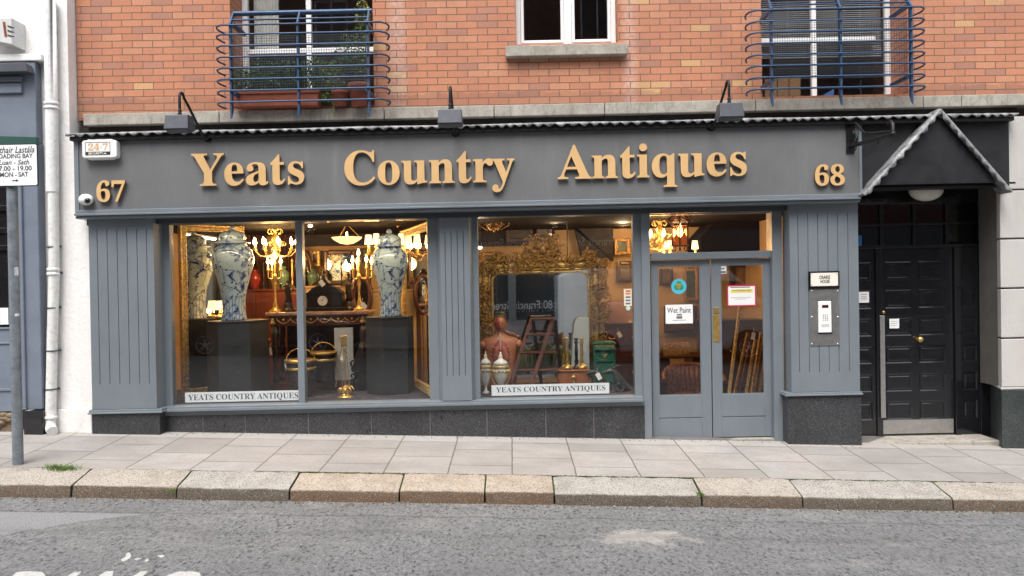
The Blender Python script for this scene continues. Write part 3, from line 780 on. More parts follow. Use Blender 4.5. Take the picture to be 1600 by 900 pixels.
def panelled(mb, x0, x1, z0, z1, Y, cols, rows, depth=.016, t=.04):
    """rails and stiles proud, sunk fields with a raised centre, all real relief"""
    xs = []; 
    for (a, b) in cols: xs.append((a, b))
    ex = [x0]; 
    for a, b in xs: ex += [a, b]
    ex.append(x1)
    ez = [z0]
    for a, b in rows: ez += [a, b]
    ez.append(z1)
    for i in range(len(ex)-1):
        for j in range(len(ez)-1):
            X0, X1, Z0, Z1 = ex[i], ex[i+1], ez[j], ez[j+1]
            if i % 2 and j % 2:
                s = .013; y2 = Y + .008
                a = [(X0,Y,Z0),(X1,Y,Z0),(X1,Y,Z1),(X0,Y,Z1)]; b = [(X0+s,y2,Z0+s),(X1-s,y2,Z0+s),(X1-s,y2,Z1-s),(X0+s,y2,Z1-s)]
                q = .030; c = [(X0+q,y2,Z0+q),(X1-q,y2,Z0+q),(X1-q,y2,Z1-q),(X0+q,y2,Z1-q)]; q2 = .040; y3 = Y+.001
                d = [(X0+q2,y3,Z0+q2),(X1-q2,y3,Z0+q2),(X1-q2,y3,Z1-q2),(X0+q2,y3,Z1-q2)]
                vs = a+b+c+d
                mb.add(vs, [(k+4*r, (k+1) % 4+4*r, (k+1) % 4+4*r+4, k+4*r+4) for r in range(3) for k in range(4)] + [(12,13,14,15)])
            else: mb.quad((X0,Y,Z0),(X1,Y,Z0),(X1,Y,Z1),(X0,Y,Z1))
    mb.quad((x0,Y,z0),(x0,Y,z1),(x0,Y+.04,z1),(x0,Y+.04,z0)); mb.quad((x1,Y,z1),(x1,Y,z0),(x1,Y+.04,z0),(x1,Y+.04,z1))
rows_px = [(655, 626), (611, 583), (567, 540), (524, 496), (481, 452), (437.5, 408)]
rows = [(PZ(a, YE, 1435), PZ(b, YE, 1435)) for a, b in rows_px]
mb = MB(); panelled(mb, PX(1378, YE, 540), PX(1490, YE, 540), zD0, zD1, YE, [(PX(1384, YE, 540), PX(1425, YE, 540)), (PX(1436, YE, 540), PX(1478, YE, 540))], rows)
ed = mb.build('entrance_door', BLACK, bld)
for (a, b, c0, c1) in ((1322, 1368, 1336, 1362), (1499, 1530, 1503, 1526)):
    mb = MB(); panelled(mb, PX(a, YE, 540), PX(b, YE, 540), zD0-.05, zD1, YE-.004, [(PX(c0, YE, 540), PX(c1, YE, 540))], rows)
    mb.build('side_panel', BLACK, bld)
mb = MB()
for a, b in ((1368, 1377), (1490.5, 1499)): mb.box(PX(a, YE, 540), PX(b, YE, 540), YE-.03, YE+.05, zD0-.05, zD1)
mb.build('door_post', BLACK, bld, .005)
mb = MB(); mb.pbox(1380, 655.5, 1490, 677, YE-.006, YE-.001); mb.build('kick_plate', STEEL, ed, .001)
mb = MB(); mb.pbox(1376, 493, 1383.5, 653, YE-.055, YE-.035)
for q in (520, 630): mb.pbox(1378.5, q-2, 1381, q+2, YE-.036, YE+.001)
mb.build('pull_bar', STEEL, ed, .003)
kx, kz = at(1434, 530, YE)
mb = MB(); mb.tube([(kx-.01, YE+.001, kz), (kx-.005, YE-.04, kz)], .018, 12); mb.ball((kx, YE-.06, kz), (.036, .03, .034), 16, 10); mb.build('door_knob', BRASS, ed)
kx, kz = at(1380, 488, YE)
mb = MB(); mb.ball((kx, YE-.006, kz), (.02, .02, .02), 12, 8); mb.build('key_escutcheon', BRASS, ed)
mb = MB(); mb.box(PX(1345, 8.72), PX(1564, 8.72), 8.74, 9.3, gz(PX(1450, 8.7), 8.7)-.2, PZ(691, 8.74, 1450)); mb.build('entrance_step', CONC, bld, .012)
mb = MB(); mb.box(PX(1300, 8.86), PX(1338, 8.86), 8.862, 9.16, -.6, ZC_ if 0 else 2.6); mb.build('recess_cheek', DARKP, bld)
# splayed stone pier
YQ = 8.62
def pier(name, mat, z0, z1, gx=0):
    mb = MB(); xa, xb = PX(1546, 9.13, 480)+.002+gx, PX(1564, YQ, 480)+gx
    mb.add([(xa,9.14,z0),(xb,YQ,z0),(xb+3.85,YQ,z0),(xb+3.85,9.14,z0),(xa,9.14,z1),(xb,YQ,z1),(xb+3.85,YQ,z1),(xb+3.85,9.14,z1)],
           [(0,3,2,1),(4,5,6,7),(0,1,5,4),(1,2,6,5),(2,3,7,6),(3,0,4,7)])
    return mb.build(name, mat, bld, .008)
zj = [PZ(p, YQ, 1580) for p in (606, 528.5, 450.5, 373, 296.5)] + [PZ(181, YQ, 1580)]
for a, b in zip(zj, zj[1:]): pier('stone_block', CREAMR, a+.009, b-.009)
mb = MB(); xb = PX(1564, YQ, 480)+.02; mb.box(xb+.03, xb+3.8, YQ+.02, 9.1, zj[0], zj[-1]); mb.add([(PX(1546,9.13,480)+.03,9.13,zj[0]),(xb,YQ+.02,zj[0]),(xb,YQ+.02,zj[-1]),(PX(1546,9.13,480)+.03,9.13,zj[-1])], [(0,1,2,3)]); mb.build('block_joint', M('dark_joint', (.10,.09,.08), .9), bld)
pier('granite_plinth', granite_mat('green_granite', (.016,.020,.020), (.040,.046,.046), (.075,.085,.083), .35), gz(4.6, 8.6)-.2, zj[0]-.022, -.004)
pier('plinth_capping', CREAMR, zj[0]-.020, zj[0]+.007, -.010)

# ================================================================== rooms behind
xl, xr = PX(120, 9.0), PX(1340, 9.0)
ZF = zb + .02; ZP = PZ(622, 9.0); ZC = EYE + .80
YBK = 12.6
mb = MB(); mb.box(-6.5, PX(1305, 9.0), YBK, YBK+.1, ZF-.8, ZC); struct(mb, 'back_wall', CREAM)
mb = MB(); mb.box(-6.5, PX(1322, 9.0), 8.97, YBK+.1, ZC, ZC+.1); struct(mb, 'ceiling', DKBROWN)
mb = MB(); mb.box(-6.5, PX(1305, 9.0), 9.0, YBK+.1, ZF-.85, ZF-.0); struct(mb, 'shop_floor', WALNUT)
mb = MB(); mb.box(-6.6, -4.9, 9.0, YBK, ZF-.8, ZC); mb.box(PX(1300, 9.0), PX(1322, 9.0), 9.05, YBK, ZF-.8, ZC); struct(mb, 'side_wall', CREAM)
mb = MB(); mb.box(-4.9, PX(1000, 8.98), 8.985, 10.35, ZF, ZP); struct(mb, 'display_platform', CARPET, None)
# hallway behind the black door, rooms upstairs
mb = MB(); x0, x1 = PX(1325, 9.2), PX(1560, 9.2)
mb.box(x0, x1, 10.8, 10.9, -.5, ZC); mb.box(x0-.05, x0, 9.2, 10.8, -.5, ZC); mb.box(x1, x1+.05, 9.2, 10.8, -.5, ZC); mb.box(x0, x1, 9.2, 10.8, ZC, ZC+.05)
struct(mb, 'hall_wall', M('hall_grey', (.10,.105,.105), .8))
mb = MB(); z0 = zs_top - .14; z1 = ztop
mb.box(-6, 7, 11.2, 11.3, z0, z1); mb.box(-6, 7, 9.02, 11.2, z0-.05, z0); mb.box(-6, 7, 8.95, 11.3, z1+.001, z1+.1); mb.box(-6.1, -6, 9.1, 11.2, z0, z1); mb.box(7, 7.1, 9.1, 11.2, z0, z1)
for p in (700, 1080): mb.box(PX(p, 9.2)-.1, PX(p, 9.2)+.1, 9.12, 11.2, z0, z1)
struct(mb, 'upper_room_wall', M('upper_room_grey', (.34,.25,.215), .9))

# ================================================================== neighbour on the left
lb = thing('white_building', (-5.2, 8.74, 0), 'white roughcast building at the left edge with a pale blue-grey timber shopfront', 'building')
YL = 8.74
xr_ = PX(128, YW) - .012
mb = MB(); zc_ = PZ(206, YL); zl_ = PZ(623, YL)
mb.box(-14, xr_, YL, 9.2, zc_, 8); mb.box(-14, PX(142, YL, 500), YL, 9.2, zl_, zc_-.001)
mb.build('wall', WHITEW, lb)
mb = MB(); mb.box(PX(62, YL-.02, 650), PX(143.5, YL-.02, 650), YL-.022, 9.2, gz(-4.8, YL)-.15, zl_-.004); mb.build('wall_base', WHITEW, lb, .01)
mb = MB(); mb.box(-14, PX(64, 8.6, 90), 8.60, 8.73, PZ(95, 8.6, 30), PZ(84, 8.6, 30)); mb.build('ledge', WHITEW, lb, .01)
# shopfront woodwork
mb = MB()
xo = PX(59, 8.62, 300)
mb.box(-14, xo, 8.62, 8.735, PZ(222, 8.62, 30), PZ(97, 8.62, 30))
for (yf, a, b) in ((8.59, 123, 119), (8.595, 134, 130), (8.585, 141, 136.5)): mb.box(-14, PX(31, yf, 130), yf, 8.63, PZ(b+4, yf, 15), PZ(a-4, yf, 15)) if 0 else mb.box(-14, PX(33, yf, 130), yf, 8.63, PZ(a, yf, 15)-.03, PZ(b, yf, 15))
mb.build('shop_frieze', BLUEGR, lb, .008)
mb = MB(); mb.prism([(-14, PZ(111, 8.45, 15)), (PX(41, 8.45, 110), PZ(111, 8.45, 15)), (PX(36, 8.45, 97), PZ(97, 8.45, 15)), (-14, PZ(97, 8.45, 15))], 8.47, 8.61); mb.build('shop_cornice', LAMPG, lb, .006)
mb = MB(); mb.prism([(-14, PZ(224, 8.55, 20)), (PX(56, 8.55, 220), PZ(226, 8.55, 30)), (PX(56, 8.55, 214), PZ(214, 8.55, 30)), (-14, PZ(150, 8.55, 20))], 8.56, 8.615); mb.build('sign_board', GREENP, lb, .005)
mb = MB(); mb.box(PX(36, 8.6, 450), PX(62, 8.6, 450), 8.60, 8.735, PZ(640, 8.6, 45), PZ(222.5, 8.6, 45)); mb.box(PX(33, 8.6, 450), PX(39, 8.6, 450), 8.57, 8.66, PZ(638, 8.6, 45), PZ(222.5, 8.6, 45)); mb.build('shop_pilaster', BLUEGR, lb, .01)
mb = MB(); mb.box(PX(37, 8.58, 655), PX(67, 8.58, 655), 8.575, 8.735, gz(-5.4, 8.6)-.1, PZ(642, 8.58, 45)); mb.build('pilaster_block', BLACK, lb, .008)
mb = MB(); mb.box(-14, PX(22, 8.66, 580), 8.66, 8.735, PZ(643, 8.66, 10), PZ(512, 8.66, 10))
for q in (609,): mb.box(-14, PX(21, 8.65, 580), 8.645, 8.665, PZ(q+2, 8.65, 10), PZ(q-2, 8.65, 10))
for q in (513, 536): mb.box(-14, PX(21, 8.65, 580), 8.645, 8.665, PZ(q+1.5, 8.65, 10), PZ(q-1.5, 8.65, 10))
mb.build('shop_panelling', BLUEGR, lb, .004)
mb = MB(); mb.box(-14, PX(36, 8.70, 400), 8.70, 8.736, PZ(511.5, 8.7, 10), PZ(223, 8.7, 10)); mb.build('shop_window', M('very_dark_window', (.012,.012,.014), .12), lb)
mb = MB()
for q in (325, 360, 387): mb.box(-14, PX(36, 8.68, 360), 8.67, 8.702, PZ(q+4, 8.68, 10), PZ(q-4, 8.68, 10))
mb.build('window_bar', BLACK, lb, .004)
mb = MB(); rnd = random.Random(5)
for i in range(40):
    x = -6.6 + rnd.random()*1.05; z = PZ(656, 8.7, 10) + rnd.uniform(-.07,.07); mb.ball((x, 8.70, z), (rnd.uniform(.05,.1), .05, rnd.uniform(.03,.05)), 8, 5)
mb.box(-14, PX(24, 8.7, 655), 8.70, 8.735, gz(-6, 8.7)-.1, PZ(644, 8.7, 10)); mb.build('rubble_base', kerb_mat('rubble', (.34,.27,.20), (.22,.16,.11)), lb)
o = MB(); o.pbox(0, 481, 13, 507, 8.692, 8.698); tag(o.build('window_notice', PAPER), 'small white notice in the dark window behind the signpost', 'notice')

# downpipe
dp = thing('downpipe', P3(78, 672, 8.66), 'white plastic downpipe fixed to the roughcast wall beside the shopfront', 'downpipe')
mb = MB(); yq = 8.66; r_ = .062
cx0 = PX(84, yq, 450)
mb.tube([(PX(79, yq, 0)-.0, yq, 4.9), P3(77.5, 0, yq), P3(80.5, 165, yq), P3(82, 300, yq)], .066, 16)
mb.build('pipe', M('white_gloss_pipe', (.76,.76,.75), .35, 0, .05, 6, fine=25), dp)
mb = MB(); mb.tube([P3(83, 300, yq), P3(84.5, 420, yq), P3(82, 520, yq), P3(79.5, 640, yq)], .055, 16); mb.tube([P3(79.5, 638, yq), P3(79, 662, yq), P3(79.5, 669, yq-.03), P3(82, 674, yq-.10)], [.055, .055, .057, .057], 16); mb.build('lower_pipe', M('white_old_pipe', (.72,.72,.70), .4, 0, .06, 6, fine=22), dp)
for (px_, py_, rr) in ((80.5, 162, .077), (80.7, 169, .077), (83.5, 421, .066), (83.4, 428, .066), (79.5, 652, .066)):
    mb = MB(); c = P3(px_, py_, yq); mb.lathe([(rr-.006, -.016), (rr, -.012), (rr, .012), (rr-.006, .016)], c, 18); mb.build('collar', WHITEP, dp)
for (px_, py_) in ((82.5, 386), (84, 427), (82, 481), (82, 548), (80, 608)):
    mb = MB(); c = P3(px_, py_, yq); mb.lathe([(.058, -.008), (.061, -.006), (.061, .006), (.058, .008)], c, 18); d = P3(px_+9, py_-1, 8.72); mb.tube([(c[0]+.055, yq+.01, c[2]), (d[0], 8.735, d[2])], .007, 6); mb.ball((d[0]+.015, 8.725, d[2]), (.02, .012, .012), 8, 5); mb.build('bracket', WIRE, dp)

# vent box
vb = thing('vent_box', P3(12, 72, 8.6), 'rust-streaked white vent box high on the white wall', 'vent')
mb = MB(); xa, xb = PX(-30, 8.55, 50), PX(23, 8.55, 50)
za, zb1, zc1 = PZ(72, 8.55, 15), PZ(33, 8.55, 15), PZ(60, 8.55, 15)
mb.add([(xa,8.50,zc1),(xb,8.50,za),(xb,8.74,za),(xa,8.74,zc1),(xa,8.50,zb1),(xb,8.50,zb1+.02),(xb,8.74,zb1+.02),(xa,8.74,zb1)], [(0,3,2,1),(4,5,6,7),(0,1,5,4),(1,2,6,5),(2,3,7,6),(3,0,4,7)])
mb.build('casing', M('off_white_metal', (.55,.55,.54), .5, 0, .1, 8), vb, .006)
mb = MB()
for q in (42, 49, 56): mb.obox(P3(17, q, 8.496), (.035,0,-.012), (0,.004,0), (0,0,.006))
mb.build('louvre', INK, vb)
mb = MB(); mb.add([P3(4, 34, 8.496), P3(8, 34, 8.496), P3(11, 58, 8.496), P3(7, 57, 8.496)], [(3,2,1,0)]); mb.build('rust_patch', M('rust', (.20,.06,.02), .9, 0, .5, 20), vb)

# ================================================================== parking sign
YS_ = 7.42
bx, bz = at(28.5, 731, YS_)
ps = thing('parking_sign', (bx, YS_, bz), 'white loading bay sign on a grey galvanised post at the kerb', 'sign')
mb = MB(); tx, tz = at(25, 280, YS_)
mb.tube([(bx, YS_, bz-.03), (bx, YS_, PZ(232, YS_, 25))], .0465, 20); mb.build('post', GALV, ps)
x0, x1, z0, z1 = PX(-17, YS_-.06, 258), PX(59.5, YS_-.06, 258), PZ(291.5, YS_-.06, 20), PZ(225, YS_-.06, 20)
def rrect(mb, x0, x1, z0, z1, y0, y1, r, n=5):
    pts = []
    for cx, cz, a0 in ((x1-r, z0+r, -90), (x1-r, z1-r, 0), (x0+r, z1-r, 90), (x0+r, z0+r, 180)):
        for i in range(n+1):
            a = R(a0 + 90*i/n); pts.append((cx + r*math.cos(a), cz + r*math.sin(a)))
    return mb.prism(pts, y0, y1)
mb = MB(); rrect(mb, x0, x1, z0, z1, YS_-.062, YS_-.054, .02); pl_ = mb.build('sign_border', INK, ps)
mb = MB(); rrect(mb, x0+.009, x1-.009, z0+.009, z1-.009, YS_-.064, YS_-.061, .016); mb.build('sign_plate', M('white_reflective', (.82,.83,.84), .35, 0, .02), ps)
yt = YS_-.0655
for tx_, a, b, c_, d, sl_, of_ in (('Láthair Lastála', -11, 229, 53.5, 239, .25, .006), ('LOADING BAY', -6.5, 240.2, 51, 247.4, 0, .012), ('Luan - Sath', -2, 249.8, 45.5, 257.3, .25, .006), ('07.00 - 19.00', -7, 259.3, 49.5, 266.8, 0, .012), ('MON - SAT', 0, 269, 44, 276.3, 0, .012)):
    mb = MB(); text(mb, tx_, a, b, c_, d, yt, .001, slant=sl_, off=of_); mb.build('sign_lettering', INK, ps)
mb = MB()
ax, az = at(24, 282, yt); mb.box(ax-.03, ax+.01, yt-.0005, yt+.0005, az-.004, az+.004); mb.prism([(ax+.008, az-.012), (ax+.03, az), (ax+.008, az+.012)], yt-.0005, yt+.0005)
mb.build('sign_arrow', INK, ps)
for q in (240, 275): mb = MB(); c = P3(26, q, YS_); mb.box(bx-.07, bx+.07, YS_-.058, YS_+.056, c[2]-.012, c[2]+.012); mb.build('sign_clamp', GALV, ps, .003)
for i, (q0, q1, a, b, c_) in enumerate(((417, 430, 22, 35, .75), (434, 443, 31, 36, .7), (452, 466, 29, 36, .45), (466, 482, 29, 36, .7), (497, 509, 28, 36, .72), (514, 531, 30, 36, .5), (490, 494, 21, 27, .75))):
    mb = MB(); yc = YS_-.052
    za, zbb = PZ(q1, yc, 28), PZ(q0, yc, 28); 
    vs = []; xa_, xb_ = (PX(a, yc, 460)-bx)/.047, (PX(b, yc, 460)-bx)/.047
    for j in range(7):
        xx = max(-.99, min(.99, xa_ + (xb_-xa_)*j/6)); an = math.acos(xx); vs += [(bx + .0472*xx, YS_ - .0472*math.sin(an), za), (bx + .0472*xx, YS_ - .0472*math.sin(an), zbb)]
    mb.add(vs, [(2*j, 2*j+2, 2*j+3, 2*j+1) for j in range(6)]); mb.build('sticker', M('sticker_%d' % i, (c_, c_, c_*1.02), .6, 0, .35, 60), ps)

# ================================================================== things on the fascia
def lettering(name, body, px0, py0, px1, py1, label, cat, off=.004):
    mb = MB(); mb.cm = 0
    text(mb, serif(body), px0, py0, px1, py1, YF-.045, .03, off=off)
    b2 = MB()
    o = mb.build(name, GOLDL)
    # side faces of each letter are darker wood
    o.data.materials.append(GOLDS)
    for p in o.data.polygons:
        if abs(p.normal.y) < .5: p.material_index = 1
    return tag(o, label, cat, None)
lettering('shop_lettering', 'Yeats', 299, 238.5, 475, 290, 'gold raised word Yeats, first of three on the charcoal fascia', 'lettering')
lettering('shop_lettering', 'Country', 538, 232.5, 804, 302.5, 'gold raised word Country, in the middle of the charcoal fascia', 'lettering')
lettering('shop_lettering', 'Antiques', 871, 223.5, 1167, 292.5, 'gold raised word Antiques, last of three on the charcoal fascia', 'lettering')
lettering('house_number', '67', 150.5, 281.5, 195.5, 315.5, 'gold raised number 67 beside the white dome camera', 'house number', .008)
lettering('house_number', '68', 1273.5, 256.5, 1320, 290, 'gold raised number 68 below the iron sign bracket', 'house number', .008)

ab = thing('alarm_box', P3(156, 249, YF), 'white security alarm box at the left end of the fascia', 'alarm box')
mb = MB(); rrect(mb, PX(128.5, YF-.08, 233), PX(183, YF-.08, 233), PZ(247, YF-.08, 156), PZ(219, YF-.08, 156), YF-.09, YF, .03)
mb.pbox(136, 217, 176, 249, YF-.075, YF-.002); mb.build('case', WHITEP, ab, .012, 3)
mb = MB(); frame_rect(mb, PX(133, YF-.093, 231), PX(172, YF-.093, 231), PZ(242, YF-.093, 152), PZ(222, YF-.093, 152), YF-.0925, YF-.0905, .004); mb.pbox(133.5, 237, 171.5, 242, YF-.0935, YF-.0908); mb.build('label_border', INK, ab)
mb = MB(); text(mb, serif('24')+'·'+serif('7'), 137.5, 224, 168.5, 235, YF-.092, .002, off=.01); mb.build('label_lettering', GOLDL, ab)
mb = MB(); text(mb, 'SECURITY.ie', 138, 238, 166, 241.2, YF-.0945, .001, off=.02); mb.build('label_small_lettering', WHITEP, ab)

sc_ = thing('security_camera', P3(135, 312, YF), 'small white dome camera left of the gold number 67', 'camera')
mb = MB(); c = P3(134.5, 312, YF-.04); mb.ball(c, (.075, .07, .062), 20, 12); mb.build('housing', WHITEP, sc_)
mb = MB(); c2 = P3(136.5, 313.5, YF-.10); mb.ball(c2, (.032, .02, .030), 14, 8); mb.build('lens', M('black_lens', (.01,.01,.012), .1), sc_)
mb = MB(); mb.tube([(c[0], YF+.005, c[2]), (c[0], YF-.03, c[2])], .05, 16); mb.build('mount', WHITEP, sc_)

LAMPS = [(325, 216, 'leftmost'), (712, 208, 'middle'), (1111, 199, 'rightmost')]
def swan_lamp(px_, py_, mdx, label):
    x, z = at(px_, py_, YF)
    t = thing('fascia_lamp', (x, YF, z), label, 'lamp', 'swan neck lamps along the fascia')
    mb = MB(); mb.tube([(x, YF+.001, z), (x, YF-.02, z)], .044, 16); mb.ball((x, YF-.035, z), (.034, .03, .034), 12, 8); mb.build('wall_mount', IRON, t)
    yh = 7.84; zap = PZ(150, yh, 290) + (0)
    zt = z + .40 + .03
    za = z + (PZ(150, 7.98, 290) - PZ(216, YF, 325))
    pts = [(x, YF-.03, z), (x, 8.40, z+.015), (x, 8.34, z+.05), (x, 8.06, za-.09)]
    for i in range(9):
        a = R(205 - 205*i/8 + 10); pts.append((x, yh+.06 + .0 - .062*math.cos(a - math.pi)*-1*-1 if 0 else yh + .055 + .058*math.cos(R(20 + 150*i/8)), za - .05 + .06*math.sin(R(20 + 150*i/8))))
    pts += [(x, yh, za-.10), (x, yh, za-.205)]
    mb = MB(); mb.tube(pts, .014, 10); mb.build('arm', IRON, t)
    zj_ = za - .20
    mb = MB(); mb.lathe([(.02, 0), (.022, .02), (.014, .035), (.022, .05), (.014, .065)], (x, yh, zj_-.03), 12); mb.build('swivel', IRON, t)
    # a wide wedge-shaped flood lamp tilted at the fascia
    w_, h1 = .118, .115
    prof = [(yh-.085, zj_-.035), (yh+.05, zj_-.03), (yh+.11, zj_-.155), (yh-.005, zj_-.20), (yh-.105, zj_-.175)]
    mb = MB(); n = len(prof); k = .95
    vs = [(x-w_*(k if i < 2 else 1.02), y, z_) for i, (y, z_) in enumerate(prof)] + [(x+w_*(k if i < 2 else 1.02), y, z_) for i, (y, z_) in enumerate(prof)]
    mb.add(vs, [tuple(range(n)), tuple(range(2*n-1, n-1, -1))] + [(i, i+n, (i+1) % n+n, (i+1) % n) for i in range(n)])
    for v in (0,): pass
    mb.build('lamp_head', LAMPG, t, .006)
    mb = MB(); mb.add([(x-w_*.9, yh-.095, zj_-.182), (x+w_*.9, yh-.095, zj_-.182), (x+w_*.9, yh-.008, zj_-.204), (x-w_*.9, yh-.008, zj_-.204)], [(0,1,2,3)]); mb.build('lamp_glass', M('dull_lens', (.06,.06,.065), .15), t)
for px_, py_, w in LAMPS:
    swan_lamp(px_, py_, 0, {'leftmost': 'grey swan neck lamp over the word Yeats', 'middle': 'grey swan neck lamp over the word Country', 'rightmost': 'grey swan neck lamp over the word Antiques'}[w])

# iron bracket
x, z = at(1328, 215, YF)
ib = thing('sign_bracket', (x, YF, z), 'empty black iron bracket for a hanging sign above number 68', 'bracket')
mb = MB(); mb.box(x-.046, x+.046, YF-.016, YF-.001, PZ(240, YF, 1328), PZ(191, YF, 1328)); mb.build('back_plate', IRON, ib, .003)
mb = MB(); zb_ = PZ(229, YF, 1336); za_ = PZ(209, 7.6, 1396)
n = 40; pts = [(x + .012*math.cos(i*1.1), YF - .01 - (YF-.01-7.6)*i/n, zb_ + (za_-zb_)*i/n + .012*math.sin(i*1.1)) for i in range(n+1)]
mb.tube([(x, YF-.01, zb_), (x, 7.6, za_)], .022, 8); mb.tube(pts, .013, 6); mb.build('twisted_arm', IRON, ib)
mb = MB(); mb.tube([(x, YF-.01, PZ(197, YF, 1334)), (x, YF-.15, PZ(197, YF, 1334)+.0), (x, YF-.35, PZ(208, YF-.35, 1350)), (x, 8.0, PZ(208, 8.0, 1370)), (x, 7.62, PZ(205, 7.62, 1394))], .012, 8); mb.build('stay_rod', IRON, ib)
mb = MB(); mb.tube([(x, 7.6, za_-.01), (x, 7.6, PZ(194, 7.6, 1394)), (x, 7.64, PZ(188.5, 7.6, 1394)), (x, 7.69, PZ(192, 7.6, 1394))], .019, 8); mb.ball((x, 7.6, za_), .026, 10, 6); mb.build('finial', IRON, ib)
mb = MB(); mb.curl((x, YF-.10, PZ(217, YF-.1, 1334)), (0,1,0), (0,0,1), .085, R(-70), .017, 1.0, -1, 7, 20); mb.curl((x, YF-.06, PZ(212, YF-.1, 1334)), (0,1,0), (0,0,1), .05, R(120), .015, 1.2, 1, 7, 16); mb.build('scroll', IRON, ib)
for yy in (7.9, 8.42):
    mb = MB(); zz = zb_ + (za_-zb_)*(YF-yy)/(YF-7.6); mb.tube([(x, yy, zz-.01), (x, yy-.015, zz-.04), (x, yy+.01, zz-.055), (x, yy+.03, zz-.04)], .006, 6); mb.build('hook', IRON, ib)

# wall light, red beacon
ol = thing('dome_light', P3(1447, 300, 8.9), 'oval white ceiling light under the gabled entrance hood', 'light')
c = P3(1447, 297, 8.85); mb = MB(); mb.ball(c, (.19, .12, .125), 24, 12); mb.build('diffuser', M('opal_plastic', (.55,.54,.48), .35, 0, .06), ol)
mb = MB(); mb.box(c[0]-.20, c[0]+.20, 8.72, 9.0, c[2]+.02, c[2]+.06); mb.build('base', BLACK, ol, .01)
rb = thing('red_beacon', P3(1307, 311, 8.64), 'small red beacon below the fascia beside the entrance', 'beacon')
c = P3(1306.5, 312, 8.615); mb = MB(); mb.ball(c, (.056, .045, .036), 16, 8); mb.build('lens', M('red_lens', (.36,.012,.010), .25), rb)
mb = MB(); mb.ball((c[0]+.008, c[1]-.042, c[2]), (.02, .012, .018), 10, 6); mb.build('lens_centre', M('red_lens_centre', (.45,.05,.03), .15), rb)
mb = MB(); mb.box(c[0]-.03, c[0]+.03, 8.615, 8.665, c[2]+.02, c[2]+.05); mb.build('mount', BLACK, rb)

# plaque and door phone
nq = thing('name_plaque', P3(1288, 451, YP), 'black framed white name plaque above the steel intercom', 'plaque')
mb = MB(); mb.pbox(1263.5, 423.5, 1312, 451, YP-.022, YP-.001); mb.build('frame', BLACK, nq, .004)
mb = MB(); mb.pbox(1267, 426.3, 1309.5, 446.8, YP-.026, YP-.021); mb.build('plate', M('ivory_plate', (.76,.72,.64), .4, 0, .05), nq)
mb = MB(); text(mb, 'CRAIKE', 1280, 430.5, 1297, 436, YP-.0275, .001, off=.02); text(mb, 'HOUSE', 1282, 437.2, 1296.5, 442.2, YP-.0275, .001, off=.02)
mb.build('plaque_lettering', INK, nq)
for a, b in ((1268.5, 428), (1308, 428), (1268.5, 445), (1308, 445)): mb = MB(); mb.ball(P3(a, b, YP-.026), .005, 6, 4); mb.build('screw', INK, nq)
ic = thing('intercom', P3(1288, 540, YP), 'steel intercom plate with white keypad on the blue pilaster', 'intercom')
mb = MB(); mb.pbox(1266, 451.5, 1311.5, 540, YP-.008, YP-.001); mb.build('plate', M('dull_steel', (.33,.325,.32), .38, .8, .15, 14), ic, .001)
for a in (1268.5, 1309): 
    for b in (454, 495, 537): mb = MB(); mb.ball(P3(a, b, YP-.008), .008, 8, 5); mb.build('screw', WHITEP, ic)
mb = MB(); mb.pbox(1278, 469, 1300, 521.5, YP-.012, YP-.007); mb.build('shadow_gap', BLACK, ic)
mb = MB(); mb.pbox(1279, 470.3, 1299.3, 519.5, YP-.030, YP-.011); kp = mb.build('keypad', WHITEP, ic, .003)
mb = MB(); mb.pbox(1284.5, 476.5, 1294.5, 481, YP-.032, YP-.029); mb.build('display', M('dark_red_display', (.05,.006,.006), .2), ic)
for i in range(3):
    for j in range(4): mb = MB(); mb.ball(P3(1286.5 + 3.1*i, 492 + 2.8*j, YP-.031), (.006, .004, .005), 8, 4); mb.build('key', GREYINK, ic)
mb = MB(); mb.pbox(1283.5, 506, 1296, 510.5, YP-.032, YP-.029); mb.build('card_reader', M('pale_grey_plastic', (.55,.55,.55), .5), ic)

# ---- papers and stickers
def paper(name, x0, y0, x1, y1, Y, label, cat, mat=PAPER, extra=None, tilt=0):
    t = MB(); t.pbox(x0, y0, x1, y1, Y, Y+.0015)
    o = t.build(name, mat); tag(o, label, cat)
    if extra: extra(o)
    return o
def ink_on(o, fn, mat=INK, name='print'):
    b = MB(); fn(b); b.build(name, mat, o)
YI = 8.932
def ex(o):
    ink_on(o, lambda b: text(b, 'Wet Paint', 1042.5, 480.5, 1079.5, 489, YI-.001, .0006, off=.006), INK, 'print_lettering')
    ink_on(o, lambda b: (b.pbox(1057.5, 490.5, 1065.5, 493, YI-.001, YI-.0003), b.pbox(1057, 494, 1066, 498, YI-.001, YI-.0003), b.pbox(1051, 500, 1072, 500.7, YI-.001, YI-.0003)), GREYINK, 'print_block')
paper('door_notice', 1040, 476, 1082.5, 505.5, YI, 'white Wet Paint sheet stuck inside the left shop door', 'notice', PAPER, ex)
RED = M('crimson_card', (.50,.03,.09), .5, 0, .05); YEL = M('yellow_marker', (.72,.60,.12), .6, 0, .2, 20)
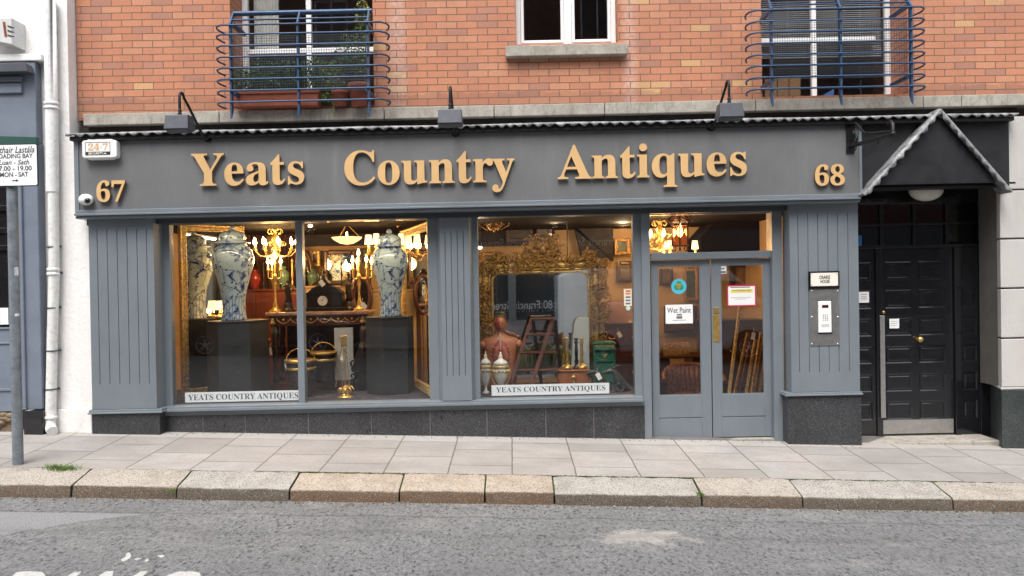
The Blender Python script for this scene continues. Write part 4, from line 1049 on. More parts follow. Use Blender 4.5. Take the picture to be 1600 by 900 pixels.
def ex(o):
    ink_on(o, lambda b: b.pbox(1138, 447.5, 1179.5, 476.5, YI-.0012, YI-.0002), PAPER, 'sheet')
    ink_on(o, lambda b: b.pbox(1142, 452, 1176, 457.5, YI-.002, YI-.0012), YEL, 'highlight')
    ink_on(o, lambda b: (text(b, 'opening notice', 1141, 448, 1176, 450.6, YI-.002, .0005), ), GREYINK, 'print_lettering') if 0 else ink_on(o, lambda b: (b.pbox(1141, 448.3, 1172, 449.6, YI-.002, YI-.0012), b.pbox(1144, 453.5, 1172, 454.3, YI-.0026, YI-.002), b.pbox(1142, 464.5, 1174, 465, YI-.002, YI-.0012), b.pbox(1148, 467, 1166, 467.5, YI-.002, YI-.0012)), GREYINK, 'print_line')
paper('door_notice', 1136, 445, 1181.5, 478.5, YI, 'crimson bordered notice with yellow highlighting on the right shop door', 'notice', RED, ex)
def ex(o): ink_on(o, lambda b: (b.pbox(1124, 423.5, 1134, 426.5, YI-.001, YI-.0002), b.pbox(1126, 419, 1132, 421, YI-.001, YI-.0002)), GREYINK, 'print_line')
paper('door_sticker', 1123.5, 414.8, 1135, 427.5, YI, 'tiny white alarm sticker at the top corner of the right door', 'sticker', PAPER, ex)
def disc(mb, px_, py_, r, Y, th=.0015, n=32):
    c = P3(px_, py_, Y); r = r/FPX*Y
    return mb.prism([(c[0]+r*math.cos(2*math.pi*i/n), c[2]+r*math.sin(2*math.pi*i/n)) for i in range(n)], Y, Y+th)
t = MB(); disc(t, 1060.7, 447.5, 12, YI); o = t.build('round_sticker', M('turquoise_vinyl', (.07,.47,.62), .4, 0, .06)); tag(o, 'round turquoise sticker with green shamrock on the left shop door', 'sticker')
def sham(b):
    for a in (90, 210, 330): disc(b, 1060.7+3.6*math.cos(R(a)), 447-3.6*math.sin(R(a)), 4.3, YI-.001, .0006, 20)
ink_on(o, sham, M('shamrock_green', (.05,.24,.12), .5), 'emblem')
def vee(b):
    c = P3(1060.7, 447, YI-.002)
    for a, b_ in ((( -.03, .03), (0, -.03)), ((.03, .03), (0, -.03)), ((-.012, .03), (0, .0)), ((.012, .03), (0, .0))): b.tube([(c[0]+a[0], c[1], c[2]+a[1]), (c[0]+b_[0], c[1], c[2]+b_[1])], .0045, 5)
ink_on(o, vee, M('emblem_gold', (.60,.50,.10), .5), 'emblem_stroke')
YI2 = 8.893
def ex(o):
    for q, cc in ((453.5, (.5,.12,.10)), (457.5, (.55,.20,.05)), (463, (.12,.10,.22)), (468, (.08,.12,.30)), (473, (.12,.12,.13))): ink_on(o, lambda b: b.pbox(977.5, q, 985, q+2.6, YI2-.001, YI2-.0002), M('card_print', cc, .5), 'card_logo')
paper('card_sticker', 975, 451.5, 987, 478, YI2, 'upright strip sticker of payment card emblems inside the window', 'sticker', M('cream_vinyl', (.72,.66,.52), .5), ex)
t = MB(); disc(t, 981.5, 481.5, 3.6, YI2); tag(t.build('dot_sticker', M('mint_vinyl', (.40,.60,.52), .5)), 'small pale mint round sticker under the payment card strip', 'sticker')
def ex(o): ink_on(o, lambda b: [b.pbox(1345, q, 1355, q+.9, YE-.0065, YE-.0055) for q in (459.5, 463.5, 466.5)], GREYINK, 'print_line')
paper('entrance_notice', 1341, 456, 1357.8, 473, YE-.0055, 'white notice on the black side panel beside the steel pull bar', 'notice', PAPER, ex)
def ex(o): ink_on(o, lambda b: [b.pbox(1392, q, 1402, q+.5, YE-.0075, YE-.0065) for q in (502, 505, 508)], GREYINK, 'print_line')
paper('entrance_notice', 1389.8, 498, 1405, 513, YE-.0065, 'small square white note on the black panelled door', 'notice', PAPER, ex)
paper('window_sticker', 1340, 368, 1346.5, 384, YE-.03, 'blue sticker at the corner of the black fanlight', 'sticker', M('blue_vinyl', (.03,.14,.42), .4))
def banner(x0, y0, x1, y1, Y, label, t0, t1, ty0, ty1):
    o = paper('window_banner', x0, y0, x1, y1, Y, label, 'banner', M('banner_card', (.80,.80,.80), .5, 0, .03))
    b = MB(); text(b, serif('YEATS COUNTRY ANTIQUES'), t0, ty0, t1, ty1, Y-.001, .0008, off=-.003); b.build('banner_lettering', M('banner_ink', (.045,.05,.07), .5), o)
banner(289, 611.5, 467, 627, 8.985-.03, 'white shop name strip standing below the left window display', 294, 466, 614.8, 626)
banner(768, 600, 952, 616.5, 8.985-.03, 'white shop name strip in front of the library steps and casket', 775, 946, 603.5, 613.5)

# ================================================================== balconies and what stands in them
def balcony(label, posts, bars, topz, mx, ends, tips, ypost_top, slope_out):
    Yb = 8.50; Yt = 8.62
    bxp = (posts[0]+posts[-1])/2
    t = thing('balcony_railing', P3(bxp, 165, Yb), label, 'railing', 'blue railings in front of the upstairs windows')
    pxm = posts[1]
    xs = [PX(p, Yb, 90) for p in posts]
    zs = [PZ(b, Yb, pxm) - 0 for b in bars]
    x0, x1 = PX(ends[0], Yb, 90), PX(ends[1], Yb, 90)
    for i, z in enumerate(zs):
        mb = MB(); pts = [(x0+.035, 8.73, z-.012), (x0+.008, 8.66, z-.008), (x0, 8.60, z-.005), (x0+.02, 8.53, z-.002), (x0+.08, Yb-.018, z)] + [(xs[0], Yb-.018, z), (xs[1], Yb-.018, z), (xs[2], Yb-.018, z)] + [(x1-.08, Yb-.018, z), (x1-.02, 8.53, z-.002), (x1, 8.60, z-.005), (x1-.008, 8.66, z-.008), (x1-.035, 8.73, z-.012)]
        mb.tube(pts, .0105, 8); mb.build('bar', BLUE, t)
    zt = topz
    z_hi, z_lo = zs[0] + .02, PZ(tips, Yb, pxm)
    for x in xs:
        mb = MB()
        vs = [(Yb-.01, z_lo), (Yb+.045, z_lo+.10), (Yb+.045, z_hi-.01), (Yt+.03, zt+.0), (Yt-.025, zt+.0), (Yb-.01, z_hi)]
        n = len(vs); w = .011
        mb.add([(x-w, y, z) for y, z in vs] + [(x+w, y, z) for y, z in vs], [tuple(range(n)), tuple(range(2*n-1, n-1, -1))] + [(i, i+n, (i+1) % n+n, (i+1) % n) for i in range(n)])
        mb.build('post', BLUE, t, .003)
    mb = MB(); mb.tube([(xs[0]-.0, Yt, zt), (xs[-1]+.03, Yt, zt)], .027, 14); mb.build('top_rail', BLUE, t)
    mb = MB(); zz = (zs[0]*.55+zt*.45); mb.tube([(xs[0], Yb+.05, zz), (xs[-1], Yb+.05, zz)], .010, 8); mb.build('inner_bar', BLUE, t)
    for x in (xs[0]+.02, xs[-1]-.02):
        for zq in (zs[0]+.04, zs[6]+.0):
            mb = MB(); mb.box(x-.02, x+.02, Yb+.03, 8.92, zq-.03, zq+.005); mb.build('wall_bracket', BLUE, t, .003)
    mb = MB(); ztop_, zbot = zs[1], zs[6]; n = int((xs[-1]-xs[0])/.0265)
    ym = Yb+.052
    for i in range(n+1):
        x = xs[0] + (xs[-1]-xs[0])*i/n; mb.box(x-.0016, x+.0016, ym, ym+.0032, zbot, ztop_)
    k = int((ztop_-zbot)/.0265)
    for i in range(k+1):
        z = zbot + (ztop_-zbot)*i/k; mb.box(xs[0], xs[-1], ym+.0034, ym+.0066, z-.0016, z+.0016)
    mb.build('wire_mesh', WIRE, t)
    return t, xs, zs
b1, xs1, zs1 = balcony('blue steel balcony railing with planter boxes and foliage behind it', (360, 465.5, 575), (37.6, 52.4, 70, 87.6, 105, 122.4, 140, 158), PZ(19.4, 8.62, 465), 0, (334.5, 606), 184, 0, 0)
b2, xs2, zs2 = balcony('blue steel balcony railing in front of the window with blinds', (1206, 1314, 1424.5), (14, 31.6, 48.8, 66, 83.8, 101, 119, 137), PZ(-4, 8.62, 1314), 0, (1171, 1450), 165, 0, 0)

LEAFD = M('dark_leaf', (.030,.078,.026), .5, 0, .5, 18); LEAFM = M('mid_leaf', (.070,.145,.036), .5, 0, .45, 20); LEAFY = M('lime_leaf', (.26,.34,.05), .5, 0, .4, 20); LEAFB = M('autumn_leaf', (.20,.13,.03), .6, 0, .5, 20)
def leaves(mb, c, rad, n, size, seed, mats=1, asp=.5, w=None):
    rnd = random.Random(seed)
    for i in range(n):
        while True:
            p = Vector((rnd.uniform(-1,1), rnd.uniform(-1,1), rnd.uniform(-1,1)))
            if p.length < 1 and rnd.random() < .35 + .65*p.length: break
        q = Vector((c[0]+p.x*rad[0], c[1]+p.y*rad[1], c[2]+p.z*rad[2]))
        u = Vector((rnd.uniform(-1,1), rnd.uniform(-1,1), rnd.uniform(-.8,.8))).normalized(); v = u.cross(Vector((rnd.uniform(-1,1), rnd.uniform(-1,1), rnd.uniform(-1,1)))).normalized()
        s = size*rnd.uniform(.6, 1.3)
        mb.cm = rnd.choices(range(mats), w)[0] if w else rnd.randrange(mats)
        nn = u.cross(v)*s*.12
        mb.add([q-u*s, q+v*s*asp+nn, q+u*s, q-v*s*asp+nn], [(0,1,2),(0,2,3)])
# long trough with clipped hedge
xa, xb, z0, z1 = PX(364, 8.72, 155), PX(500, 8.72, 155), PZ(167, 8.72, 430), PZ(144, 8.72, 430)
tp = thing('planter_trough', ((xa+xb)/2, 8.76, z0), 'long terracotta trough with a dark clipped hedge on the balcony ledge', 'planter')
mb = MB(); y0, y1 = 8.66, 8.84
mb.add([(xa+.02,y0+.015,z0),(xb-.02,y0+.015,z0),(xb-.02,y1-.015,z0),(xa+.02,y1-.015,z0),(xa,y0,z1),(xb,y0,z1),(xb,y1,z1),(xa,y1,z1)], [(0,3,2,1),(4,5,6,7),(0,1,5,4),(1,2,6,5),(2,3,7,6),(3,0,4,7)])
mb.box(xa-.01, xb+.01, y0-.012, y0+.005, z1-.03, z1+.004); mb.build('trough', TERRA, tp, .005)
mb = MB(); rnd = random.Random(2)
zh = PZ(92, 8.72, 430)
for i in range(16):
    x = xa + (xb-xa)*(i+.5)/16; hh = zh + rnd.uniform(-.06,.03) - (.10 if i < 3 else 0)
    leaves(mb, (x, 8.75, (z1+hh)/2), (.075, .10, (hh-z1)/2+.02), 300, .016, 100+i, 3, .5, (6, 3, .4))
mb.build('hedge', [LEAFD, LEAFM, LEAFY], tp)
def pot(px0, px1, pt, pb, Y, label, leafspec):
    c = P3((px0+px1)/2, pb, Y); r = (px1-px0)/2/FPX*Y; h = (pb-pt)/FPX*Y
    t = thing('flower_pot', c, label, 'plant pot')
    mb = MB(); mb.lathe([(r*.72, 0), (r*.93, h*.78), (r*1.0, h*.78), (r*1.02, h), (r*.9, h), (r*.88, h*.9), (0, h*.88)], c, 24); mb.build('pot', TERRA, t)
    mb = MB()
    for (px_, py_, ra, rb_, n, s, sd, wts) in leafspec: leaves(mb, P3(px_, py_, Y), (ra/FPX*Y, .09, rb_/FPX*Y), n, s, sd, 4, .45, wts)
    mb.build('foliage', [LEAFD, LEAFM, LEAFY, LEAFB], t)
    return t
pot(518, 545, 143, 166, 8.76, 'small terracotta pot with lime green leaves in the middle of the balcony', [(520, 108, 20, 14, 300, .018, 1, (1,3,5,0)), (522, 132, 17, 12, 260, .016, 2, (1,3,5,.3)), (510, 152, 10, 9, 150, .014, 3, (1,4,3,.5)), (508, 122, 12, 10, 120, .016, 4, (1,4,3,0))])
pot(545, 577, 131, 166, 8.72, 'large terracotta pot with a tall shrub at the end of the balcony', [(560, 100, 18, 26, 700, .016, 11, (5,4,.6,.2)), (565, 60, 14, 26, 300, .015, 12, (4,4,1.5,1)), (567, 22, 14, 24, 300, .017, 13, (2,3,3,2.5)), (545, 62, 14, 16, 160, .013, 14, (4,4,1,.4)), (538, 85, 16, 16, 260, .014, 15, (5,4,.4,.2))])
mb = MB(); xq = PX(569, 8.74, 80)
mb.tube([(xq, 8.74, PZ(140, 8.74, 570)), (xq+.02, 8.74, PZ(60, 8.74, 570)), (xq, 8.74, PZ(-20, 8.74, 570))], .008, 6)
tag(mb.build('garden_cane', M('bamboo', (.16,.10,.045), .6)), 'thin cane standing up among the shrub leaves', 'cane')
mb = MB(); leaves(mb, P3(522, 172, 8.77), (.035, .02, .10), 40, .011, 31, 2, .5); mb.tube([P3(517, 150, 8.70), P3(521, 168, 8.74), P3(523, 186, 8.76)], .003, 5); tag(mb.build('trailing_weed', [LEAFM, LEAFY]), 'small trailing weed hanging over the concrete ledge below the pots', 'plant')

# curtain, blinds, boxes upstairs
YU = 9.385
mb = MB(); vs = []; n = 40; xa, xb = PX(397, YU, 40), PX(436, YU, 40)
for i in range(n+1):
    x = xa + (xb-xa)*i/n; y = YU + .018*math.sin(i*1.25); vs += [(x, y, PZ(88, YU, 415)), (x*.999, y, PZ(-60, YU, 415))]
mb.add(vs, [(2*i, 2*i+2, 2*i+3, 2*i+1) for i in range(n)], True); tag(mb.build('curtain', M('white_net_curtain', (.86,.85,.80), .9)), 'white pleated curtain inside the left upstairs window', 'curtain')
mb = MB(); xa, xb = HR[0]+.06, PX(1377, YU, 50); z = PZ(88, YU, 1280)
k = 0
while z < ztop - .1:
    mb.obox(((xa+xb)/2, YU+.02, z), ((xb-xa)/2, 0, 0), (0, .012, .009 if 1 else 0), (0, -.0008, .001)); z += .0235; k += 1
tag(mb.build('window_blind', M('blind_slat', (.72,.72,.72), .5)), 'grey slatted blind hanging inside the right upstairs window', 'blind')
CARD = M('brown_cardboard', (.34,.205,.105), .85, 0, .12, 6)
for (a, b, t0, lab, sx) in ((1195, 1214, 123, 'narrow brown cardboard box at the left of the upstairs window', 0), (1215, 1251, 121, 'wider brown cardboard box in the upstairs window', 1)):
    x0, x1, z0, z1 = PX(a, 9.45, 135), PX(b, 9.45, 135), PZ(151, 9.45, 1225), PZ(t0, 9.45, 1225)
    t = thing('cardboard_box', ((x0+x1)/2, 9.4, z0), lab, 'box', 'cardboard boxes upstairs')
    mb = MB(); mb.box(x0, x1, 9.45, 9.7, z0, z1); mb.build('carton', CARD, t, .004)
    mb = MB(); mb.box((x0+x1)/2-.012, (x0+x1)/2+.012, 9.447, 9.4495, z0, z1); mb.build('tape', M('parcel_tape', (.22,.13,.07), .3), t)
mb = MB(); 
c = P3(1293, 146, 9.4); mb.prism([(c[0]-.08, c[2]-.03), (c[0]+.08, c[2]-.03), (c[0]+.075, c[2]+.05)], 9.40, 9.44); tag(mb.build('blue_folder', M('blue_plastic', (.10,.20,.52), .4)), 'blue folder leaning on the sill of the right upstairs window', 'folder')

# ================================================================== weeds and painted marks on the road
GRASS = M('grass_blade', (.10,.17,.03), .6, 0, .4, 30); MOSS = M('moss', (.075,.10,.025), .95, 0, .5, 60)
def tuft(px_, py_, Y, n, h, spread, label, seed):
    rnd = random.Random(seed); c = P3(px_, py_, Y); mb = MB()
    for i in range(n):
        x, y = c[0]+rnd.gauss(0, spread), c[1]+rnd.gauss(0, .022); hh = h*rnd.uniform(.4, 1.1); dx, dy = rnd.gauss(0, hh*.6), rnd.gauss(0, hh*.4); w = .0035
        z = c[2] - .012 + SLOPE*(x-c[0])
        mb.add([(x-w,y,z),(x+w,y,z),(x+dx*.45+w*.8,y+dy*.5,z+hh*.7),(x+dx*.45-w*.8,y+dy*.5,z+hh*.7),(x+dx,y+dy,z+hh)], [(0,1,2,3),(3,2,4)])
    return tag(mb.build('grass_tuft', GRASS), label, 'weed', 'weeds in the kerb joints')
tuft(86, 737, 7.29, 200, .085, .055, 'larger green weed tuft behind the kerb near the signpost, its left clump', 1)
tuft(103, 739, 7.27, 240, .095, .06, 'larger green weed tuft behind the kerb near the signpost, its right clump', 2)
tuft(268, 766, 6.97, 60, .035, .018, 'little weed in the joint between the peach and the grey kerb stones', 3)
tuft(1094, 773, 6.97, 50, .035, .016, 'little weed in the kerb joint in front of the shop door', 4)
rnd = random.Random(9); mb = MB()
for i in range(950):
    x = rnd.choice((rnd.uniform(PX(470, YK), PX(620, YK)), rnd.uniform(PX(620, YK), PX(1150, YK)), rnd.uniform(PX(1080, YK), PX(1460, YK)))); y = YK + rnd.gauss(0, .006); r = rnd.uniform(.002, .007)
    mb.ball((x, y, gz(x, YK) - .001), (r*2, r, r*.9), 6, 4)
for q in (104, 269, 618, 752, 861, 1092, 1250, 1486):
    for i in range(40):
        y = rnd.uniform(YKF+.02, YK); x = PX(q, YKF) + rnd.gauss(0, .004); z = zkt + (zk-zkt)*(y-YKF)/(YK-YKF) - .010; r = rnd.uniform(.003, .006); mb.ball((x, y, z+SLOPE*x), (r, r*1.5, r), 6, 4)
o = mb.build('moss', MOSS); o['kind'] = 'stuff'
tq = NT('worn_road_paint')
cq = tq.mix(tq.ramp(tq.noise(30, 6, .7), [(.3, 0.0), (.7, 1.0)]), (.42,.42,.41), (.58,.58,.565))
cq = tq.mix(tq.ramp(tq.noise(55, 6, .8), [(.56, 0.0), (.62, 1.0)]), cq, (.17,.17,.17))
tq.col(cq).set(.85, 0, .25); tq.bump(tq.noise(70, 5), .6, .008)
ROADW = tq.m
rnd = random.Random(21); mb = MB()
for i in range(900):                                    # grit and scraps swept into the gutter
    x = rnd.uniform(PX(-60, YKF), PX(1660, YKF)); y = YKF - .015 - abs(rnd.gauss(0, .05)) - (.25*rnd.random() if rnd.random() < .25 else 0); q = rnd.uniform(.002, .0075)
    mb.cm = rnd.choice((0, 0, 1, 2)); mb.ball((x, y, rz(x, y)+q*.4), (q*rnd.uniform(.8,1.8), q, q*.6), 6, 4)
for i in range(26):
    x = rnd.uniform(PX(-60, YKF), PX(1660, YKF)); y = YKF - .02 - abs(rnd.gauss(0, .10)); a = rnd.uniform(0, 6.28); q = rnd.uniform(.012, .03); z = rz(x, y)+.006; mb.cm = rnd.choice((3, 3, 1)); u = Vector((math.cos(a), math.sin(a), .1))*q; v = Vector((-math.sin(a), math.cos(a), .25))*q*.45; c = Vector((x, y, z))
    mb.add([c-u, c-v+Vector((0,0,.004)), c+u, c+v+Vector((0,0,.004))], [(0,1,2),(0,2,3)])
for i in range(260):
    x = rnd.uniform(PX(250, 8.7), PX(1340, 8.7)); y = 8.78 - abs(rnd.gauss(0, .05)); q = rnd.uniform(.002, .006)
    if x > PX(1225, 8.7): y -= .15
    mb.cm = rnd.choice((0, 1, 2)); mb.ball((x, y, gz(x, y)+q*.4), (q*1.4, q, q*.6), 6, 4)
o = mb.build('grit', [M('grit_dark', (.05,.045,.04), .9), M('grit_pale', (.38,.35,.31), .9), M('grit_brown', (.16,.11,.07), .9), M('dead_leaf', (.17,.085,.03), .8, 0, .4, 30)]); o['kind'] = 'stuff'
def mark(pts, name='road_marking'):
    mb = MB(); vs = []
    for (a, b) in pts:
        Y = 5.6
        for _ in range(30):                               # where the sight line meets the road sheet
            x, z = at(a, b, Y); e = z - rz(x, Y); Y += e*2.2
        x, z = at(a, b, Y); vs.append((x, Y, rz(x, Y)+.004))
    n = len(vs); mb.add(vs + [(x, y, z-.004) for x, y, z in vs], [tuple(range(n))] + [(i, (i+1) % n, (i+1) % n+n, i+n) for i in range(n)])
    if (Vector(vs[1])-Vector(vs[0])).cross(Vector(vs[2])-Vector(vs[1])).z < 0: mb.f = [f[::-1] for f in mb.f]
    return struct(mb, name, ROADW)
mark([(189, 875), (196, 871), (197, 866), (201, 864), (205, 868), (204, 872), (198, 876), (192, 878)])
mark([(209, 874), (215, 872.5), (221, 873), (214, 875.5)]); mark([(226, 877), (230, 873.5), (233, 876), (229, 878.5)]); mark([(246, 868.5), (256, 868), (257, 870), (252, 872)])
mark([(20, 900), (26, 895), (40, 893.5), (66, 894.5), (70, 899), (72, 906), (55, 906), (50, 901), (36, 901), (30, 906), (16, 906)])
mark([(106, 901), (115, 895), (127, 893.5), (124, 898), (112, 906), (100, 906)]); mark([(155, 900), (166, 893.5), (177, 893), (176, 900), (170, 906), (150, 906)])
mark([(208, 901), (219, 894), (231, 893), (226, 899), (216, 906), (203, 906)]); mark([(262, 899), (280, 894), (300, 893.5), (312, 896), (316, 906), (300, 906), (296, 901), (278, 901), (270, 906), (256, 906)])
# ================================================================== the stock inside the shop
def plight(name, p, e, c=(1.0, .54, .20), r=.05):
    l = bpy.data.lights.new(name, 'POINT'); l.energy = e; l.color = c; l.shadow_soft_size = r
    o = bpy.data.objects.new(name, l); COL.objects.link(o); o.location = p
    return o
def px(n, Y): return n/FPX*Y

# ---- black plinths
def plinth(cx, w, pt, pb, Y, label, n=6, ph=.0):
    c = P3(cx, pb, Y); r = px(w/2, Y); h = px(pb-pt, Y)
    t = thing('display_plinth', (c[0], c[1], ZP), label, 'plinth', 'black plinths in the left window')
    mb = MB(); mb.lathe([(r, 0), (r, c[2]+h-.02-ZP)], (c[0], c[1], ZP), n, ph); mb.build('column', PLINTH, t, .004)
    mb = MB(); mb.lathe([(r*1.03, 0), (r*1.03, .02)], (c[0], c[1], c[2]+h-.02), n, ph); mb.build('top', PLINTH, t, .004)
    return c[2]+h
YV1, YV2 = 9.62, 9.72
zt1 = plinth(373, 92, 500, 612, YV1, 'black six sided plinth under the vase beside the gilt mirror at left', 6, R(12))
zt2 = plinth(611, 76, 494, 612, YV2, 'black six sided plinth under the vase nearest the fluted middle pilaster', 6, R(22))
# ---- tall lidded vases
def vase(cx, Y, zb_, H, rmax, label):
    x = PX(cx, Y, 430)
    t = thing('lidded_vase', (x, Y, zb_), label, 'vase', 'blue and white vases in the left window')
    k = H; R_ = rmax
    prof = [(.60,0),(.61,.012),(.57,.05),(.53,.14),(.55,.22),(.63,.34),(.78,.46),(.93,.57),(1.0,.65),(.985,.70),(.90,.755),(.78,.79),(.66,.81),(.64,.83)]
    mb = MB(); mb.lathe([(r*R_, z*k) for r, z in prof], (x, Y, zb_), 40); mb.build('vase_body', PORC, t)
    mb = MB(); z0 = zb_+.83*k
    mb.lathe([(.60*R_, 0), (.82*R_, .004), (.83*R_, .018), (.66*R_, .024), (.62*R_, .05), (.64*R_, .09), (.58*R_, .125), (.40*R_, .15), (.16*R_, .165), (.10*R_, .175)], (x, Y, z0), 32); mb.ball((x, Y, z0+.195), (.035, .035, .03), 12, 8); mb.build('vase_lid', PORC, t)
vase(364.5, YV1, zt1, px(148, YV1)*.97, px(32, YV1), 'large blue and white lidded vase beside the gilt mirror at left')
vase(609.5, YV2, zt2, px(134, YV2)*.97, px(29, YV2), 'large blue and white lidded vase on the plinth nearest the middle pilaster')

# ---- gilt mirrors
def rail(mb, a, b, wdir, wd, ydir, dp, beads=0, seed=0, ornate=0):
    """moulded rail from a to b: a flat body, a raised outer roll and a row of carved beads"""
    a, b, wdir, ydir = map(Vector, (a, b, wdir, ydir)); d = b-a; L = d.length; d = d/L; c = (a+b)/2
    mb.obox(c, d*(L/2), wdir*(wd/2), ydir*(dp/2))
    mb.tube([a + wdir*wd*.34 + ydir*dp*.5, b + wdir*wd*.34 + ydir*dp*.5], wd*.17, 8); mb.tube([a - wdir*wd*.40 + ydir*dp*.5, b - wdir*wd*.40 + ydir*dp*.5], wd*.09, 6)
    rnd = random.Random(seed); n = int(L/(wd*.42)) if beads else 0
    for i in range(n):
        q = a + d*(L*(i+.5)/n) + ydir*dp*.55; s = wd*.2
        if ornate: mb.curl(q, d, wdir, s*1.25, rnd.uniform(0, 6.28), s*.38, 1.1, rnd.choice((-1,1)), 5, 7)
        else: mb.ball(q, s*.8, 7, 5)
def mirror(A, B, z0, z1, wd, label, group=None, ornate=1):
    """A and B: (x, y) of the lower corners as seen; the glass faces the street"""
    A, B = Vector((*A, 0)), Vector((*B, 0)); d = (B-A).normalized(); n = Vector((d.y, -d.x, 0))
    t = thing('gilt_mirror', (A.x, A.y, z0), label, 'mirror', group)
    up = Vector((0,0,1)); Zv = lambda p, z: Vector((p.x, p.y, z)); mb = MB(); h = wd/2
    rail(mb, Zv(A + d*h, z0), Zv(A + d*h, z1), -d, wd, n, .05, 1, 1, ornate); rail(mb, Zv(B - d*h, z0), Zv(B - d*h, z1), d, wd, n, .05, 1, 2, ornate)
    rail(mb, Zv(A, z0+h)+d*wd, Zv(B, z0+h)-d*wd, -up, wd, n, .05, 1, 3, ornate); rail(mb, Zv(A, z1-h)+d*wd, Zv(B, z1-h)-d*wd, up, wd, n, .05, 1, 4, ornate)
    mb.build('frame', GILT, t)
    mb = MB(); q = n*.006; e = wd*.8
    mb.add([Zv(A+d*e+q, z0+e), Zv(B-d*e+q, z0+e), Zv(B-d*e+q, z1-e), Zv(A+d*e+q, z1-e), Zv(A+d*e-q, z0+e), Zv(B-d*e-q, z0+e), Zv(B-d*e-q, z1-e), Zv(A+d*e-q, z1-e)], [(0,1,2,3),(7,6,5,4),(0,4,5,1),(1,5,6,2),(2,6,7,3),(3,7,4,0)])
    mb.build('mirror_glass', MIRROR, t)
mirror((-4.09, 9.71), (-3.50, 10.31), ZP, PZ(350, 9.75, 290), .085, 'tall gilt mirror standing behind the vase at the far left of the window')
mirror((PX(631, 10.9, 480), 10.9), (PX(676, 9.2, 480), 9.2), ZP, PZ(347, 9.4, 665), .105, 'tall gilt mirror on edge beside the middle pilaster')

# ---- console table
YT = 10.05
def table():
    x0, x1 = PX(414, YT, 490), PX(577, YT, 490); zt = PZ(487, YT, 495); z1 = PZ(492, YT, 495); z2 = PZ(508, YT, 495)
    t = thing('console_table', ((x0+x1)/2, YT, ZP), 'mahogany console table with gilt swags and a pink marble top', 'table')
    mb = MB(); mb.box(x0, x1, YT, YT+.46, z1, zt); mb.build('marble_top', MARBLE, t, .008)
    mb = MB(); mb.box(x0+.02, x1-.02, YT+.005, YT+.45, z1-.025, z1-.0005); mb.build('top_moulding', WALNUT, t, .006)
    mb = MB(); mb.box(x0+.05, x1-.05, YT+.03, YT+.43, z2, z1-.026); mb.build('apron', MAHOG, t, .003)
    mb = MB()
    xa, xb = x0+.14, x1-.14; n = 6
    for i in range(n):
        a, b = xa+(xb-xa)*i/n, xa+(xb-xa)*(i+1)/n; pts = []
        for j in range(9): u = j/8; pts.append((a+(b-a)*u, YT+.024, z1-.045 - .055*(1-(2*u-1)**2)))
        mb.tube(pts, .006, 5); mb.ball(((a+b)/2, YT+.022, z1-.055), (.016, .01, .016), 8, 5); mb.ball((a, YT+.022, z1-.042), (.008, .008, .016), 6, 4)
    for x in (x0+.09, x1-.09):
        mb.ball((x, YT+.02, z1-.095), (.035, .018, .03), 8, 5); mb.ball((x, YT+.02, z1-.06), (.022, .015, .03), 8, 5)
    mb.build('gilt_mount', GILT, t)
    for x in (x0+.10, x1-.10):
        for y in (YT+.08, YT+.38):
            mb = MB(); mb.lathe([(.05, 0), (.05, .06), (.03, .09), (.038, .14), (.028, .22), (.045, .34), (.05, .44), (.034, .52), (.05, .58), (.05, z2-ZP-.10)], (x, y, ZP+.10), 14); mb.build('leg', WALNUT, t)
    mb = MB(); mb.box(x0+.04, x1-.04, YT+.02, YT+.44, ZP, ZP+.10); mb.build('base_shelf', MAHOG, t, .006)
    mb = MB(); mb.box(x0+.16, x1-.16, YT+.42, YT+.44, ZP+.12, z2-.02); mb.build('back_board', WALNUT, t)
    return zt
zT = table()
# ---- mantel clock
x, z = PX(503, YT, 470), zT
t = thing('mantel_clock', (x, YT+.2, z), 'black stepped mantel clock with a white dial and figure on top', 'clock')
mb = MB(); mb.box(x-.27, x+.27, YT+.10, YT+.32, z, z+.05); mb.box(x-.23, x+.23, YT+.12, YT+.31, z+.0505, z+.22); mb.prism([(x-.25, z+.2205), (x+.25, z+.2205), (x+.16, z+.30), (x+.08, z+.33), (x-.08, z+.33), (x-.16, z+.30)], YT+.11, YT+.31); mb.build('case', BRONZE, t, .006)
mb = MB(); mb.loft([(z+.33, x+.01, YT+.21, .09, .05), (z+.37, x, YT+.21, .075, .05), (z+.42, x-.02, YT+.21, .05, .045), (z+.46, x-.015, YT+.20, .04, .035), (z+.475, x-.015, YT+.20, .018, .018), (z+.50, x-.01, YT+.19, .028, .028), (z+.525, x-.01, YT+.19, .022, .024)], 12); mb.tube([(x-.05, YT+.2, z+.43), (x-.12, YT+.17, z+.37), (x-.17, YT+.16, z+.34)], [.018, .014, .01], 6); mb.build('reclining_figure', BRONZE, t)
cx_, cz_ = x-.02, z+.135
mb = MB(); mb.tube([(cx_, YT+.122, cz_), (cx_, YT+.110, cz_)], .062, 24); d = mb.build('dial', M('enamel_dial', (.75,.73,.68), .3), t)
mb = MB(); mb.tube([(cx_, YT+.108, cz_), (cx_-.03, YT+.108, cz_+.018)], .003, 4); mb.tube([(cx_, YT+.107, cz_), (cx_+.012, YT+.107, cz_+.045)], .003, 4)
for a in range(12): mb.ball((cx_+.05*math.cos(a*.5236), YT+.109, cz_+.05*math.sin(a*.5236)), .004, 5, 3)
mb.build('hands', INK, d)
TAGM = M('price_tag_card', (.78,.77,.72), .7, 0, .03)
